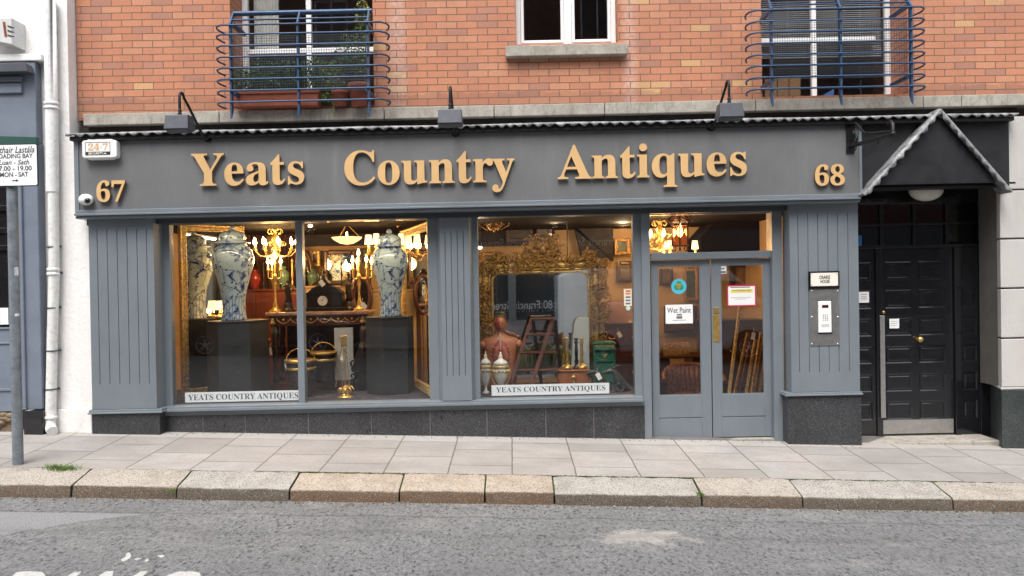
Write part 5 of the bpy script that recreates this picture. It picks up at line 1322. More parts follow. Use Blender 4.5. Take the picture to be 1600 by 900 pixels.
def ptag(px_, py_, Y, ang, label, w=4.5, h=7):
    c = P3(px_, py_, Y); a = R(ang); mb = MB(); mb.obox(c, (px(w/2, Y)*math.cos(a), 0, px(w/2, Y)*math.sin(a)), (0, .0008, 0), (-px(h/2, Y)*math.sin(a), 0, px(h/2, Y)*math.cos(a)))
    e = Vector(c) + Vector((-px(h/2, Y)*math.sin(a), 0, px(h/2, Y)*math.cos(a))); mb.tube([e, e + Vector((.005, .02, .06))], .0015, 4)
    tag(mb.build('price_tag', TAGM), label, 'tag', 'white price tags in the windows')
ptag(503, 442.5, YT+.08, 35, 'white price tag tilted over the black mantel clock', 7, 10); ptag(568.5, 477.5, YT-.08, 35, 'white price tag at the foot of the right candelabrum', 7, 10)
ptag(423, 549, YT-.05, 8, 'narrow white price tag on the console table left leg', 3.5, 12); ptag(447.5, 572, 9.45, 4, 'white price tag hanging beside the brass banded bucket', 4.5, 12)
ptag(535.5, 560, 9.36, 45, 'white diamond turned price tag on the fire irons', 7, 7)
# ---- bronze figures
def statuette(px_, base, H, Y, label):
    c = P3(px_, base, Y); h = px(H, Y); c = (c[0], Y, zT)
    t = thing('bronze_figure', c, label, 'figurine', 'bronze figures beside the clock')
    mb = MB(); mb.lathe([(.10, 0), (.10, .02), (.075, .04), (.055, .07), (.06, .11), (.045, .12)], c, 16); mb.build('base', BRONZE, t)
    z = c[2]; k = h
    mb = MB(); mb.loft([(z+.12, c[0], Y, .05, .04), (z+.12+.15*k, c[0]+.01, Y, .038, .034), (z+.12+.30*k, c[0], Y, .043, .036), (z+.12+.42*k, c[0]-.005, Y, .034, .03), (z+.12+.55*k, c[0], Y, .047, .034), (z+.12+.61*k, c[0], Y, .026, .024), (z+.12+.64*k, c[0]+.004, Y, .014, .014), (z+.12+.70*k, c[0]+.006, Y-.004, .024, .026), (z+.12+.75*k, c[0]+.004, Y, .016, .018)], 12)
    mb.tube([(c[0]+.04, Y, z+.12+.55*k), (c[0]+.075, Y-.02, z+.12+.45*k), (c[0]+.05, Y-.05, z+.12+.36*k)], [.016, .013, .010], 6); mb.tube([(c[0]-.04, Y, z+.12+.55*k), (c[0]-.09, Y-.01, z+.12+.50*k), (c[0]-.085, Y-.02, z+.12+.62*k)], [.016, .013, .010], 6)
    mb.build('figure', BRONZE, t)
statuette(450.5, 487, 48, YT+.22, 'dark bronze figure left of the mantel clock'); statuette(545, 487, 48, YT+.24, 'dark bronze figure right of the mantel clock')
# ---- candelabra and hanging lights
def flame(mb, p, s=1.0): mb.lathe([(.001, 0), (.011*s, .012*s), (.0155*s, .028*s), (.010*s, .05*s), (.002*s, .075*s)], p, 10)
def candelabrum(px_, Y, arms_px, label, e):
    x = PX(px_, Y, 450); c = (x, Y, zT)
    t = thing('candelabrum', c, label, 'candelabrum', 'brass candelabra on the console table')
    zc = PZ(432, Y, px_)
    mb = MB(); mb.lathe([(.085, 0), (.085, .02), (.05, .04), (.03, .07), (.035, .10), (.016, .14), (.014, (zc-zT)*.6), (.022, (zc-zT)*.8), (.014, zc-zT-.02), (.03, zc-zT), (.02, zc-zT+.04)], c, 16); mb.build('column', BRASS, t)
    for i, (dx, pyf, dy) in enumerate(arms_px):
        xe = x + px(dx, Y); ye = Y + dy; ze = PZ(pyf, Y, px_)
        mb = MB(); mb.tube([(x, Y, zc), (x+(xe-x)*.5, Y+dy*.5, zc-.035), (xe, ye, zc-.01 if abs(dx) > 1 else zc+.05), (xe, ye, ze-.085)], .007, 6); mb.lathe([(.008, 0), (.026, .012), (.022, .02), (.012, .024)], (xe, ye, ze-.085), 10); a = mb.build('arm', BRASS, t)
        mb = MB(); mb.tube([(xe, ye, ze-.062), (xe, ye, ze)], .010, 8); mb.build('candle_tube', M('ivory_tube', (.6,.5,.3), .6) if i == 0 else bpy.data.materials['ivory_tube'], a)
        mb = MB(); flame(mb, (xe, ye, ze), 1.25); mb.build('lit_bulb', BULB, a)
    plight('candelabrum_light', (x, Y-.12, PZ(410, Y, px_)), e, r=.07)
candelabrum(430, 10.22, [(-10, 413, -.02), (-6, 414, .05), (0, 403, 0), (9, 413, .01)], 'brass candelabrum on the left of the table with four lit bulbs', 9)
candelabrum(561, 10.25, [(-9, 411, -.02), (-3, 413, .05), (0, 400, 0), (12, 410, .01), (19, 413, .05)], 'brass candelabrum on the right of the table with five lit bulbs', 9)
def chandelier(px_, py_, Y, W, label, n=8, e=20, top=338):
    x, z = PX(px_, Y, py_), PZ(py_, Y, px_); r = px(W/2, Y)
    t = thing('chandelier', (x, Y, ZC), label, 'chandelier')
    mb = MB(); mb.tube([(x, Y, ZC+.01), (x, Y, z+.24)], .006, 6); mb.build('chain', BRASS, t)
    mb = MB(); mb.lathe([(.01, -.12), (.04, -.09), (.02, -.05), (.055, -.02), (.06, .01), (.02, .05), (.018, .10), (.045, .15), (.04, .20), (.012, .25)], (x, Y, z), 16); mb.build('stem', GILT, t)
    mb = MB()
    for i in range(n):
        a = 2*math.pi*(i+.35)/n; u = Vector((math.cos(a), math.sin(a), 0)); mb.curl(Vector((x, Y, z+.25)) + u*.07, u, (0,0,1), .06, R(180), .008, .9, -1, 5, 8); mb.curl(Vector((x, Y, z+.08)) + u*.12, u, (0,0,1), .05, R(180), .007, .9, -1, 5, 8)
    mb.build('scroll_crown', GILT, t)
    for i in range(n):
        a = 2*math.pi*(i+.35)/n; u = Vector((math.cos(a), math.sin(a), 0)); p0 = Vector((x, Y, z-.02)); pe = Vector((x, Y, z)) + u*r
        mb = MB(); mb.tube([p0, p0 + u*r*.35 + Vector((0,0,-.07)), p0 + u*r*.75 + Vector((0,0,-.06)), pe], .008, 6); mb.lathe([(.006, -.005), (.03, .008), (.026, .016), (.010, .02)], pe, 10); ar = mb.build('arm', GILT, t)
        mb = MB(); mb.tube([pe + Vector((0,0,.018)), pe + Vector((0,0,.07))], .011, 8); mb.build('candle_tube', bpy.data.materials['ivory_tube'], ar)
        mb = MB(); flame(mb, pe + Vector((0,0,.07)), 1.4); mb.build('lit_bulb', BULB, ar)
    plight('chandelier_light', (x, Y-.0, z-.16), e, r=.12); plight('chandelier_top_light', (x, Y, z+.14), e*.6, r=.08)
chandelier(430, 391, 11.0, 64, 'large gilt chandelier with a ring of lit candle bulbs over the console table', 9, 26)
# second unlit brass chandeliers high in the room
def small_chand(px_, py_, Y, label, mat=GILTD):
    x, z = PX(px_, Y, py_), PZ(py_, Y, px_)
    t = thing('hanging_fitting', (x, Y, ZC), label, 'chandelier')
    mb = MB(); mb.tube([(x, Y, ZC+.01), (x, Y, z)], .005, 6); mb.build('chain', BRASS, t)
    for i in range(6):
        a = i*1.047; u = Vector((math.cos(a), math.sin(a), 0)); mb = MB(); p = Vector((x, Y, z)); mb.tube([p, p+u*.10+Vector((0,0,-.06)), p+u*.20, p+u*.20+Vector((0,0,.07))], .010, 6); mb.curl(p+u*.09, u, (0,0,1), .05, 0, .008, 1.2, 1, 5, 8); mb.build('arm', mat, t)
    mb = MB(); mb.lathe([(.005, -.10), (.03, -.06), (.02, 0), (.03, .05), (.01, .12)], (x, Y, z), 12); mb.build('stem', mat, t)
small_chand(487, 343, 10.6, 'small unlit brass fitting hanging just right of the window mullion'); small_chand(622, 345, 10.9, 'dark gilt fitting hanging above the vase near the middle pilaster'); small_chand(772, 352, 10.8, 'unlit brass fitting in the dark top corner of the middle window')
# bowl pendant
x, z = PX(542, 10.8, 372), PZ(372, 10.8, 542)
t = thing('bowl_pendant', (x, 10.8, ZC), 'shallow glass bowl pendant on three chains under the dark ceiling', 'pendant')
mb = MB(); 
for a in (20, 140, 260): mb.tube([(x+.19*math.cos(R(a)), 10.8+.19*math.sin(R(a)), z), (x+.02*math.cos(R(a)), 10.8+.02*math.sin(R(a)), ZC+.01)], .005, 5)
mb.build('chains', BRASS, t)
mb = MB(); mb.lathe([(.0, -.09), (.09, -.075), (.16, -.035), (.20, .0), (.205, .012), (.195, .008), (.15, -.03), (.0, -.07)], (x, 10.8, z), 28); mb.build('bowl', emit('lit_bowl', (1.0, .66, .28), .8), t)
mb = MB(); mb.ball((x, 10.8, z+.05), (.012, .012, .035), 8, 6); mb.build('bulb', BULB, t)
# shaded wall lamps and table lamps
def shade_lamp(px_, pt, pb, w, Y, label, lit=True, zbase=None, e=5, grp=None):
    x = PX(px_, Y, pb); z0, z1 = PZ(pb, Y, px_), PZ(pt, Y, px_); r = px(w/2, Y)
    zb_ = zbase if zbase is not None else z0 - .30
    t = thing('shaded_lamp', (x, Y, zb_), label, 'lamp', grp)
    mb = MB(); mb.lathe([(r, 0), (r*.72, z1-z0)], (x, Y, z0), 20); mb.build('lamp_shade', SHADE if lit else M('cream_cloth', (.5,.38,.22), .9), t)
    mb = MB(); h = z0 - zb_; mb.lathe([(.07, 0), (.07, .02), (.02, .05), (.03, h*.4), (.014, h*.7), (.012, h+.02)], (x, Y, zb_), 12); mb.build('stem', BRASS, t)
    if lit: plight('lamp_light', (x, Y-.02, z0-.03), e, r=.05)
x1_ = PZ(545, 11.3, 590)
def sideboard(a, b, pt, Y, label, mat=WALNUT, d=.45):
    x0, x1, z1 = PX(a, Y, 500), PX(b, Y, 500), PZ(pt, Y, (a+b)/2); z0 = ZF
    t = thing('sideboard', ((x0+x1)/2, Y, z0), label, 'cabinet')
    mb = MB(); mb.box(x0, x1, Y, Y+d, z0+.06, z1-.03); mb.build('carcass', mat, t, .004)
    mb = MB(); mb.box(x0-.02, x1+.02, Y-.02, Y+d, z1-.0295, z1); mb.build('top', mat, t, .006)
    n = max(2, int((x1-x0)/.5))
    for i in range(n):
        a_, b_ = x0+.02+(x1-x0-.04)*i/n, x0+.02+(x1-x0-.04)*(i+1)/n
        mb = MB(); mb.box(a_+.012, b_-.012, Y-.014, Y-.001, z0+.10, z1-.07); dd = mb.build('door', mat, t, .006)
        mb = MB(); mb.ball(((a_+b_)/2+.12*(1 if i % 2 == 0 else -1), Y-.028, (z0+z1)/2+.1), .016, 8, 6); mb.build('knob', BRASS, dd)
    return z1
zs1_ = sideboard(330, 470, 452, 11.6, 'long dark sideboard against the cream wall behind the chandelier', MAHOG)
zs2_ = sideboard(478, 560, 446, 11.8, 'pale oak cabinet behind the black mantel clock', M('pale_oak', (.34,.21,.10), .5, 0, .15, 4))
zs3_ = sideboard(572, 668, 452, 11.7, 'cream painted cabinet behind the vase near the middle pilaster', M('cream_cabinet', (.52,.38,.20), .5, 0, .1, 4))
shade_lamp(576, 367, 382, 13, 11.0, 'left of two cream shaded lamps behind the right vase', True, PZ(400, 11.0, 576), 4, 'cream shaded lamps at the back'); shade_lamp(588, 365, 381, 12, 11.2, 'right of two cream shaded lamps behind the right vase, set a little higher', True, PZ(400, 11.2, 588), 4, 'cream shaded lamps at the back')
shade_lamp(627, 365, 382, 11, 10.7, 'bright cream shaded lamp between the vase and the gilt mirror', True, PZ(398, 10.7, 627), 4)
shade_lamp(344, 470, 484, 15, 9.95, 'little amber lamp glowing low between the vase and the mirror', True, PZ(497, 9.95, 344), 2)
# arched picture mirror with curtain on the back wall
x0, x1, z0, z1 = PX(505, 12.4, 410), PX(556, 12.4, 410), PZ(445, 12.4, 530), PZ(391, 12.4, 530)
t = thing('overmantel_mirror', ((x0+x1)/2, 12.4, z0), 'wide wooden overmantel mirror on the cream back wall', 'mirror')
mb = MB(); frame_rect(mb, x0, x1, z0, z1, 12.40, 12.45, .07); mb.build('frame', MAHOG, t, .02, 3)
mb = MB(); mb.box(x0+.06, x1-.06, 12.42, 12.43, z0+.06, z1-.06); mb.build('mirror_glass', MIRROR, t)
def oval(px_, py_, rx, ry, Y, label, mat=MAHOG):
    c = P3(px_, py_, Y); a, b = px(rx, Y), px(ry, Y); t = thing('oval_mirror', (c[0], Y, c[2]-b), label, 'mirror')
    mb = MB(); pts = [(c[0]+a*math.cos(i*math.pi/20), Y, c[2]+b*math.sin(i*math.pi/20)) for i in range(41)]; mb.tube(pts, .035, 8); mb.build('frame', mat, t)
    mb = MB(); mb.prism([(c[0]+a*.97*math.cos(i*math.pi/16), c[2]+b*.97*math.sin(i*math.pi/16)) for i in range(32)], Y+.01, Y+.02); mb.build('mirror_glass', MIRROR, t)
oval(474, 430, 13, 38, 12.3, 'oval mahogany mirror on the back wall behind the mullion'); oval(565, 462, 14, 30, 11.55, 'oval wooden mirror propped behind the right candelabrum')
mb = MB(); mb.box(PX(523, 10.06, 560), PX(552, 10.06, 560), 10.06, 10.08, ZP+.12, PZ(512, 10.06, 540)); tag(mb.build('white_board', M('chalk_white', (.50,.52,.53), .6, 0, .15, 8)), 'chalky white board propped under the console table behind the fire irons', 'board')
VELV = M('brown_velvet', (.060,.022,.012), .9, 0, .3, 5)
def drape(a, b, pt, pb, Y, label, mat=VELV, gather=0):
    mb = MB(); n = 60; xa, xb = PX(a, Y, 400), PX(b, Y, 400); vs = []; zt, zb__ = PZ(pt, Y, 430), PZ(pb, Y, 430); ks = 7
    for i in range(n+1):
        for k in range(ks):
            q = k/(ks-1); u = i/n; pull = 1 - gather*math.sin(math.pi*min(1, q*1.25))*.6
            vs.append((xa + (xb-xa)*u*pull, Y + .035*math.sin(u*38 + q*1.2) + .015*math.sin(u*17), zt + (zb__-zt)*q))
    mb.add(vs, [(i*ks+k, i*ks+k+1, (i+1)*ks+k+1, (i+1)*ks+k) for i in range(n) for k in range(ks-1)], True)
    tag(mb.build('curtain', mat), label, 'curtain', 'velvet curtains in the shop')
drape(378, 424, 330, 470, 12.2, 'brown velvet curtain behind the left half of the chandelier', gather=.3); drape(437, 474, 330, 470, 12.25, 'brown velvet curtain hanging close to the window mullion', gather=.2)
drape(634, 676, 330, 470, 12.3, 'brown velvet curtain at the right end of the left window', gather=.2)
# ---- buckets, fire irons
def bucket(px_, pt, pb, w, Y, label):
    c = P3(px_, pb, Y); r = px(w/2, Y); h = px(pb-pt, Y); c = (c[0], Y, max(ZP, c[2]))
    t = thing('peat_bucket', c, label, 'bucket', 'brass banded buckets in the left window')
    prof = []; n = 13
    for i in range(n):
        z = h*i/n; k = .78+.22*i/n; prof += [(r*k, z), (r*(k+.012), z+h/n*.4), (r*(k+.0), z+h/n*.9)]
    mb = MB(); mb.lathe([(0, 0)] + prof + [(r, h), (r*.93, h), (r*.80, h*.2), (0, h*.2)], c, 28); mb.build('staves', M('ribbed_mahogany', (.060,.040,.034), .22, .3, .3, 9), t)
    for zz in (.97, .74):
        mb = MB(); k = .78+.22*zz; mb.lathe([(r*k+.004, h*zz-.018), (r*k+.010, h*zz-.014), (r*k+.012, h*zz+.014), (r*k+.006, h*zz+.018)], c, 28); mb.build('brass_band', BRASS, t)
    mb = MB(); mb.tube([(c[0]+r*math.cos(R(a)), Y-.03*math.sin(R(a)), c[2]+h*.92+r*.95*math.sin(R(a))) for a in range(0, 181, 15)], .0045, 8); mb.build('handle', BRASS, t)
bucket(471, 562, 613, 47, 9.5, 'brass banded bucket in front, straddling the window mullion'); bucket(507, 550, 596, 40, 9.9, 'plainer dark bucket behind the brass banded one')
c = P3(540, 616, 9.35); c = (c[0], 9.35, ZP)
t = thing('fire_irons', c, 'brass fire iron stand with tongs and poker in the left window', 'fire irons')
mb = MB(); mb.lathe([(.10, 0), (.10, .012), (.07, .025), (.05, .05), (.055, .09), (.035, .12), (.012, .14)], c, 16)
for i in range(9): a = i*.7; mb.curl((c[0]+.055*math.cos(a), 9.35+.055*math.sin(a), c[2]+.09), (math.cos(a), math.sin(a), 0), (0,0,1), .045, a, .012, 1.1, 1, 5, 8)
mb.build('base', BRASS, t)
mb = MB(); mb.tube([(c[0], 9.35, c[2]+.12), (c[0], 9.35, PZ(545, 9.35, 540))], .008, 8); mb.build('stand', BRASS, t)
for dx in (-.05, -.005, .04):
    mb = MB(); zt = PZ(527, 9.35, 540) + dx*.1; mb.tube([(c[0]+dx*1.8-.02, 9.32, c[2]+.13), (c[0]+dx*.55, 9.31, zt-.10)], .005, 6); mb.lathe([(.006, -.11), (.013, -.10), (.009, -.05), (.014, -.02), (.009, .0), (.013, .015), (.002, .03)], (c[0]+dx*.55, 9.31, zt), 10); mb.build('fire_tool', BRASS, t)
# firewood-style dark carved stand at the table's right side
mb = MB(); x = PX(566, 9.95, 560)
mb.loft([(ZP, x, 9.98, .13, .08), (ZP+.12, x, 9.98, .14, .08), (ZP+.22, x, 9.98, .08, .06), (ZP+.30, x-.01, 9.98, .12, .08), (ZP+.42, x+.01, 9.98, .10, .07), (ZP+.52, x, 9.98, .06, .05), (ZP+.60, x, 9.98, .03, .03)], 14)
rnd = random.Random(4)
for i in range(16): mb.curl((x+rnd.uniform(-.12,.12), 9.92, ZP+rnd.uniform(.03,.55)), (1,0,0), (0,0,1), .05, rnd.uniform(0,6), .014, 1.1, rnd.choice((-1,1)), 5, 8)
tag(mb.build('carved_stand', BRONZE), 'dark carved iron firedog beside the right leg of the console table', 'firedog')

# ================================================================== middle window
YM = 10.15
gx0, gx1, gz0, gz1 = PX(770, YM, 520), PX(921, YM, 520), ZP+.10, PZ(425, YM, 845)
t = thing('ornate_mirror', ((gx0+gx1)/2, YM, ZP), 'huge carved gilt overmantel mirror with a shell crest in the middle window', 'mirror')
mb = MB(); mb.box(gx0-.02, gx1+.02, YM, YM+.012, gz0-.02, gz1+.02); mb.build('mirror_glass', MIRROR, t)
mb = MB()
def arch(off, n=10):
    r = .12; x0, x1, z0, z1 = gx0-off, gx1+off, gz0-off, gz1+off; pts = [(x0, z0)]
    for i in range(n+1): a = R(180-90*i/n); pts.append((x0+r+r*math.cos(a), z1-r+r*math.sin(a)))
    for i in range(n+1): a = R(90-90*i/n); pts.append((x1-r+r*math.cos(a), z1-r+r*math.sin(a)))
    pts.append((x1, z0)); return pts
for off, rr, y in ((.0, .018, -.01), (.035, .012, -.02), (.09, .04, .0), (.15, .02, -.01)): mb.tube([(x, YM+y, z) for x, z in arch(off)] , rr, 8)
pp = arch(.06); 
for i in range(len(pp)-1):
    a, b = Vector((pp[i][0], 0, pp[i][1])), Vector((pp[i+1][0], 0, pp[i+1][1])); n = int((b-a).length/.034)
    for k in range(n): q = a + (b-a)*((k+.5)/n); mb.ball((q.x, YM-.025, q.z), .013, 6, 4)
mb.box(gx0-.17, gx0-.005, YM+.012, YM+.06, gz0-.1, gz1+.02); mb.box(gx1+.005, gx1+.17, YM+.012, YM+.06, gz0-.1, gz1+.02); mb.box(gx0-.17, gx1+.17, YM+.013, YM+.058, gz1-.02, gz1+.16)
mb.build('inner_frame', GILT, t)
mb = MB(); rnd = random.Random(12)
def orn(x, z, s, y=-.03):
    mb.curl((x, YM+y+rnd.uniform(-.03,.02), z), (1,0,0), (0,rnd.uniform(-.3,.3),1), s*rnd.uniform(.7,1.3), rnd.uniform(0,6.28), s*.22, rnd.uniform(.8,1.5), rnd.choice((-1,1)), 6, 10)
    if rnd.random() < .6:
        a = rnd.uniform(0, 6.28); L = s*rnd.uniform(1.0, 1.8); u = Vector((math.cos(a), -.3, math.sin(a))); c = Vector((x, YM+y-.02, z)); mb.tube([c, c+u*L*.4, c+u*L*.8+Vector((0,0,.01)), c+u*L], [s*.12, s*.26, s*.16, s*.02], 6)
for i in range(85):
    zz = gz0 + (gz1-gz0+.1)*rnd.random(); orn(gx0 - rnd.uniform(.03,.20), zz, .05); 
    zz = gz0 + (gz1-gz0+.1)*rnd.random(); orn(gx1 + rnd.uniform(.04,.24), zz, .05)
for i in range(110):
    u = rnd.random(); orn(gx0-.22 + (gx1-gx0+.44)*u, gz1 + .03 + rnd.random()*(.10+.16*(1-abs(2*u-1))), .055)
cxm = PX(848, YM, 400)
for i in range(70):
    a = rnd.uniform(0, 6.28); q = rnd.random()**.6; orn(cxm + .26*q*math.cos(a), PZ(392, YM, 848) + .20*q*math.sin(a), .06)
for s in (-1, 1):
    for k in range(10): orn(cxm + s*(.55+.04*rnd.random()*k*.4), gz1+.18+.05*rnd.random(), .06)
mb.build('carved_ornament', gilt_mat('aged_gilt', (.50,.29,.10), .45), t)
mb = MB(); c = Vector((cxm, YM-.10, PZ(390, YM, 850))); mb.ball(c, (.045, .035, .065), 14, 10); 
for i in range(9): a = R(20+140*i/8); u = Vector((math.cos(a), 0, math.sin(a))); mb.tube([c+u*.04, c+u*.08+Vector((0,-.02,0)), c+u*.12], [.010, .014, .004], 6)
mb.build('crest_mask', GILTD, t)

# ---- anatomical bust
YA = 9.72
bx_ = PX(783, YA, 560); S = px(1, YA); zq = lambda p: PZ(p, YA, 783)
t = thing('anatomical_bust', (bx_, YA, ZP), 'painted anatomical torso model with an opened chest and half bared face', 'model')
mb = MB()
mb.loft([(ZP, bx_, YA, 25*S, .10), (zq(600), bx_, YA, 24*S, .11), (zq(575), bx_, YA, 22*S, .115), (zq(560), bx_, YA, 24*S, .12), (zq(545), bx_, YA, 26.5*S, .12), (zq(535), bx_-.004, YA, 30*S, .11), (zq(529), bx_-.004, YA, 26*S, .09), (zq(525), bx_-.008, YA, 13*S, .07), (zq(521), bx_-.012, YA, 6.8*S, .055), (zq(517), bx_-.014, YA-.01, 6*S, .05), (zq(514), bx_-.012, YA-.02, 8*S, .075), (zq(508), bx_-.010, YA-.022, 9.5*S, .088), (zq(501), bx_-.010, YA-.012, 9.8*S, .092), (zq(496), bx_-.010, YA, 8*S, .08), (zq(493), bx_-.010, YA, 4*S, .04)], 24)
mb.ball((bx_-.004, YA-.115, zq(507)), (.012, .03, .022), 8, 6)
for s in (-1, 1):
    mb.ball((bx_+s*27*S, YA, zq(538)), (.055, .075, .055), 12, 8); mb.ball((bx_-.01+s*9.6*S, YA-.005, zq(507)), (.012, .02, .03), 8, 6)
mb.build('torso', M('terracotta_skin', (.42,.155,.075), .42, 0, .15, 8), t)
mb = MB(); mb.ball((bx_-.004, YA-.075, zq(551)), (15*S, .075, 21*S), 18, 12); mb.build('chest_cavity', M('organ_red', (.30,.035,.035), .35, 0, .35, 18), t)
for s in (-1, 1):
    mb = MB(); mb.loft([(zq(566), bx_+s*.056, YA-.125, .030, .014), (zq(560), bx_+s*.058, YA-.13, .046, .024), (zq(550), bx_+s*.050, YA-.133, .040, .024), (zq(541), bx_+s*.036, YA-.125, .022, .016), (zq(538), bx_+s*.032, YA-.12, .010, .008)], 14); mb.build('lung', M('lung_pink', (.34,.115,.09), .4, 0, .25, 22) if s < 0 else bpy.data.materials['lung_pink'], t)
mb = MB(); mb.ball((bx_+.008, YA-.155, zq(556)), (.030, .02, .040), 12, 8); mb.build('heart', M('heart_red', (.20,.015,.015), .3), t)
mb = MB(); mb.tube([(bx_-.008, YA-.07, zq(519)), (bx_-.006, YA-.115, zq(531)), (bx_-.004, YA-.14, zq(545))], .012, 8)
for k in range(5): mb.tube([(bx_-.004+.20*math.cos(a_)*.62, YA-.085-.05*math.sin(a_), zq(541+6*k)+.012*math.cos(2*a_)) for a_ in [math.pi*(.0+i/10) for i in range(11)]], .004, 5)
mb.build('windpipe_and_ribs', M('bone_ivory', (.45,.33,.22), .45), t)
mb = MB(); mb.ball((bx_-.028, YA-.045, zq(506)), (.050, .072, .085), 14, 10); mb.ball((bx_-.030, YA-.112, zq(505)), (.014, .012, .008), 8, 5); mb.build('bared_face', M('muscle_red', (.22,.020,.028), .35, 0, .4, 22), t)
mb = MB(); mb.loft([(zq(507), bx_-.008, YA+.02, 10.3*S, .085), (zq(500), bx_-.010, YA+.012, 10.8*S, .095), (zq(495), bx_-.010, YA+.01, 9*S, .086), (zq(491.5), bx_-.010, YA+.01, 4.5*S, .045)], 18); mb.build('hair_cap', M('olive_hair', (.09,.06,.025), .5, 0, .4, 25), t)
mb = MB()
for a, b in ((-.03, -.006), (.022, .006)): mb.ball((bx_+a, YA-.105, zq(504.5)), (.010, .008, .006), 8, 5)
mb.ball((bx_-.008, YA-.105, zq(512.5)), (.020, .010, .005), 8, 5); mb.build('eyes_and_mouth', INK, t)
# ---- marble urns
def urn(px_, pt, pb, w, Y, label):
    c = P3(px_, pb, Y); h = px(pb-pt, Y); r = px(w/2, Y); c = (c[0], Y, ZP)
    t = thing('marble_urn', c, label, 'urn', 'white urns in the middle window')
    mb = MB(); mb.lathe([(.6*r, 0), (.6*r, .03*h), (.28*r, .07*h), (.20*r, .14*h), (.30*r, .20*h), (.7*r, .32*h), (.95*r, .48*h), (1.0*r, .60*h), (.97*r, .66*h), (1.02*r, .68*h)], c, 28); mb.build('bowl', M('veined_white_marble', (.68,.66,.60), .25, 0, .12, 12) if 'veined_white_marble' not in bpy.data.materials else bpy.data.materials['veined_white_marble'], t)
    mb = MB(); mb.lathe([(1.0*r, 0), (.80*r, .07*h), (.35*r, .13*h), (.25*r, .16*h), (.30*r, .19*h), (.2*r, .23*h), (.10*r, .25*h), (.14*r, .28*h), (.02*r, .31*h)], (c[0], c[1], c[2]+.695*h), 28); mb.build('lid', bpy.data.materials['veined_white_marble'], t)
    mb = MB(); mb.lathe([(1.01*r, .60*h), (1.04*r, .605*h), (1.04*r, .665*h), (1.01*r, .67*h)], c, 28)
    for i in range(7):
        a0, a1 = R(180+i*26), R(180+(i+1)*26); mb.tube([(c[0]+1.02*r*math.cos(a0+(a1-a0)*k/6), c[1]+1.02*r*math.sin(a0+(a1-a0)*k/6), c[2]+.57*h-.05*h*math.sin(math.pi*k/6)) for k in range(7)], .007, 5)
    mb.build('gilt_swag', GILT, t)
    if w > 23:
        for s in (-1, 1):
            mb = MB(); mb.tube([(c[0]+s*r*k, c[1], c[2]+h*z_) for k, z_ in ((1.0, .64), (1.18, .55), (1.12, .40), (.85, .25), (.35, .17))], .008, 6); mb.build('handle', GILT, t)
urn(759.5, 546, 612, 18, 9.42, 'slender white marble urn with gilt bands at the window edge'); urn(783, 546, 611, 25, 9.40, 'broader white marble urn with gilt loop handles')
# ---- library steps
YS2 = 9.62
t = thing('library_steps', P3(838, 608, YS2), 'mahogany folding library steps with four treads in the middle window', 'steps')
def stick(a, b, w, mat, name, par):
    mb = MB(); a, b = Vector(a), Vector(b); d = (b-a); L = d.length/2; d.normalize(); s = Vector((0,1,0)).cross(d).normalized(); mb.obox((a+b)/2, s*w, (0, w*1.3, 0), d*L); return mb.build(name, mat, par, .004)
dz = ZP - PZ(607, YS2, 815)
stick(P3(796, 605, YS2-.12), P3(831, 497, YS2+.16), .024, MAHOG, 'front_rail', t); stick(P3(829, 604, YS2-.16), P3(865, 496, YS2+.12), .024, MAHOG, 'front_rail', t)
stick(P3(846, 600, YS2+.48), P3(833, 502, YS2+.20), .022, WALNUT, 'back_leg', t); stick(P3(878, 602, YS2+.44), P3(867, 500, YS2+.16), .022, WALNUT, 'back_leg', t)
for (a, b, q, y) in ((831, 865, 499, .16), (822, 866, 523, .12), (812, 868, 551, .06), (806, 872, 578, .0)):
    mb = MB(); c0, c1 = P3(a, q, YS2+y), P3(b, q-1, YS2+y); mb.box(c0[0], c1[0], YS2+y-.10, YS2+y+.14, c0[2]-.012, c0[2]+.014); mb.build('tread', MAHOG, t, .005)
# ---- bombe casket and candlesticks
c = P3(895, 604, 9.62); x0, x1, z1 = PX(870, 9.62, 590), PX(921, 9.62, 590), PZ(577, 9.62, 895)
t = thing('bombe_casket', (c[0], 9.7, ZP), 'small swelling walnut casket carrying the brass candlesticks', 'casket')
mb = MB(); h = z1-ZP; w = (x1-x0)/2; cx = (x0+x1)/2
rows_ = [(0, .84), (.10, .80), (.30, .90), (.55, 1.0), (.75, .98), (.92, .88)]
vs = []
for zz, k in rows_: vs += [(cx-w*k, 9.58-.03*k, ZP+h*zz), (cx+w*k, 9.58-.03*k, ZP+h*zz), (cx+w*k, 9.80+.03*k, ZP+h*zz), (cx-w*k, 9.80+.03*k, ZP+h*zz)]
mb.add(vs, [(i*4+j, i*4+(j+1) % 4, (i+1)*4+(j+1) % 4, (i+1)*4+j) for i in range(5) for j in range(4)], False); mb.build('body', wood_mat('orange_walnut', (.20,.060,.020), (.38,.13,.045), .3), t, .02, 3)
mb = MB(); mb.box(cx-w*1.04, cx+w*1.04, 9.53, 9.85, ZP+h*.92, z1); mb.build('lid', bpy.data.materials['orange_walnut'], t, .012, 3)
mb = MB(); mb.box(cx-.012, cx+.012, 9.525, 9.54, ZP+h*.2, ZP+h*.8); mb.ball((cx, 9.53, ZP+h*.62), (.03, .012, .03), 10, 6); mb.build('escutcheon', BRASS, t)
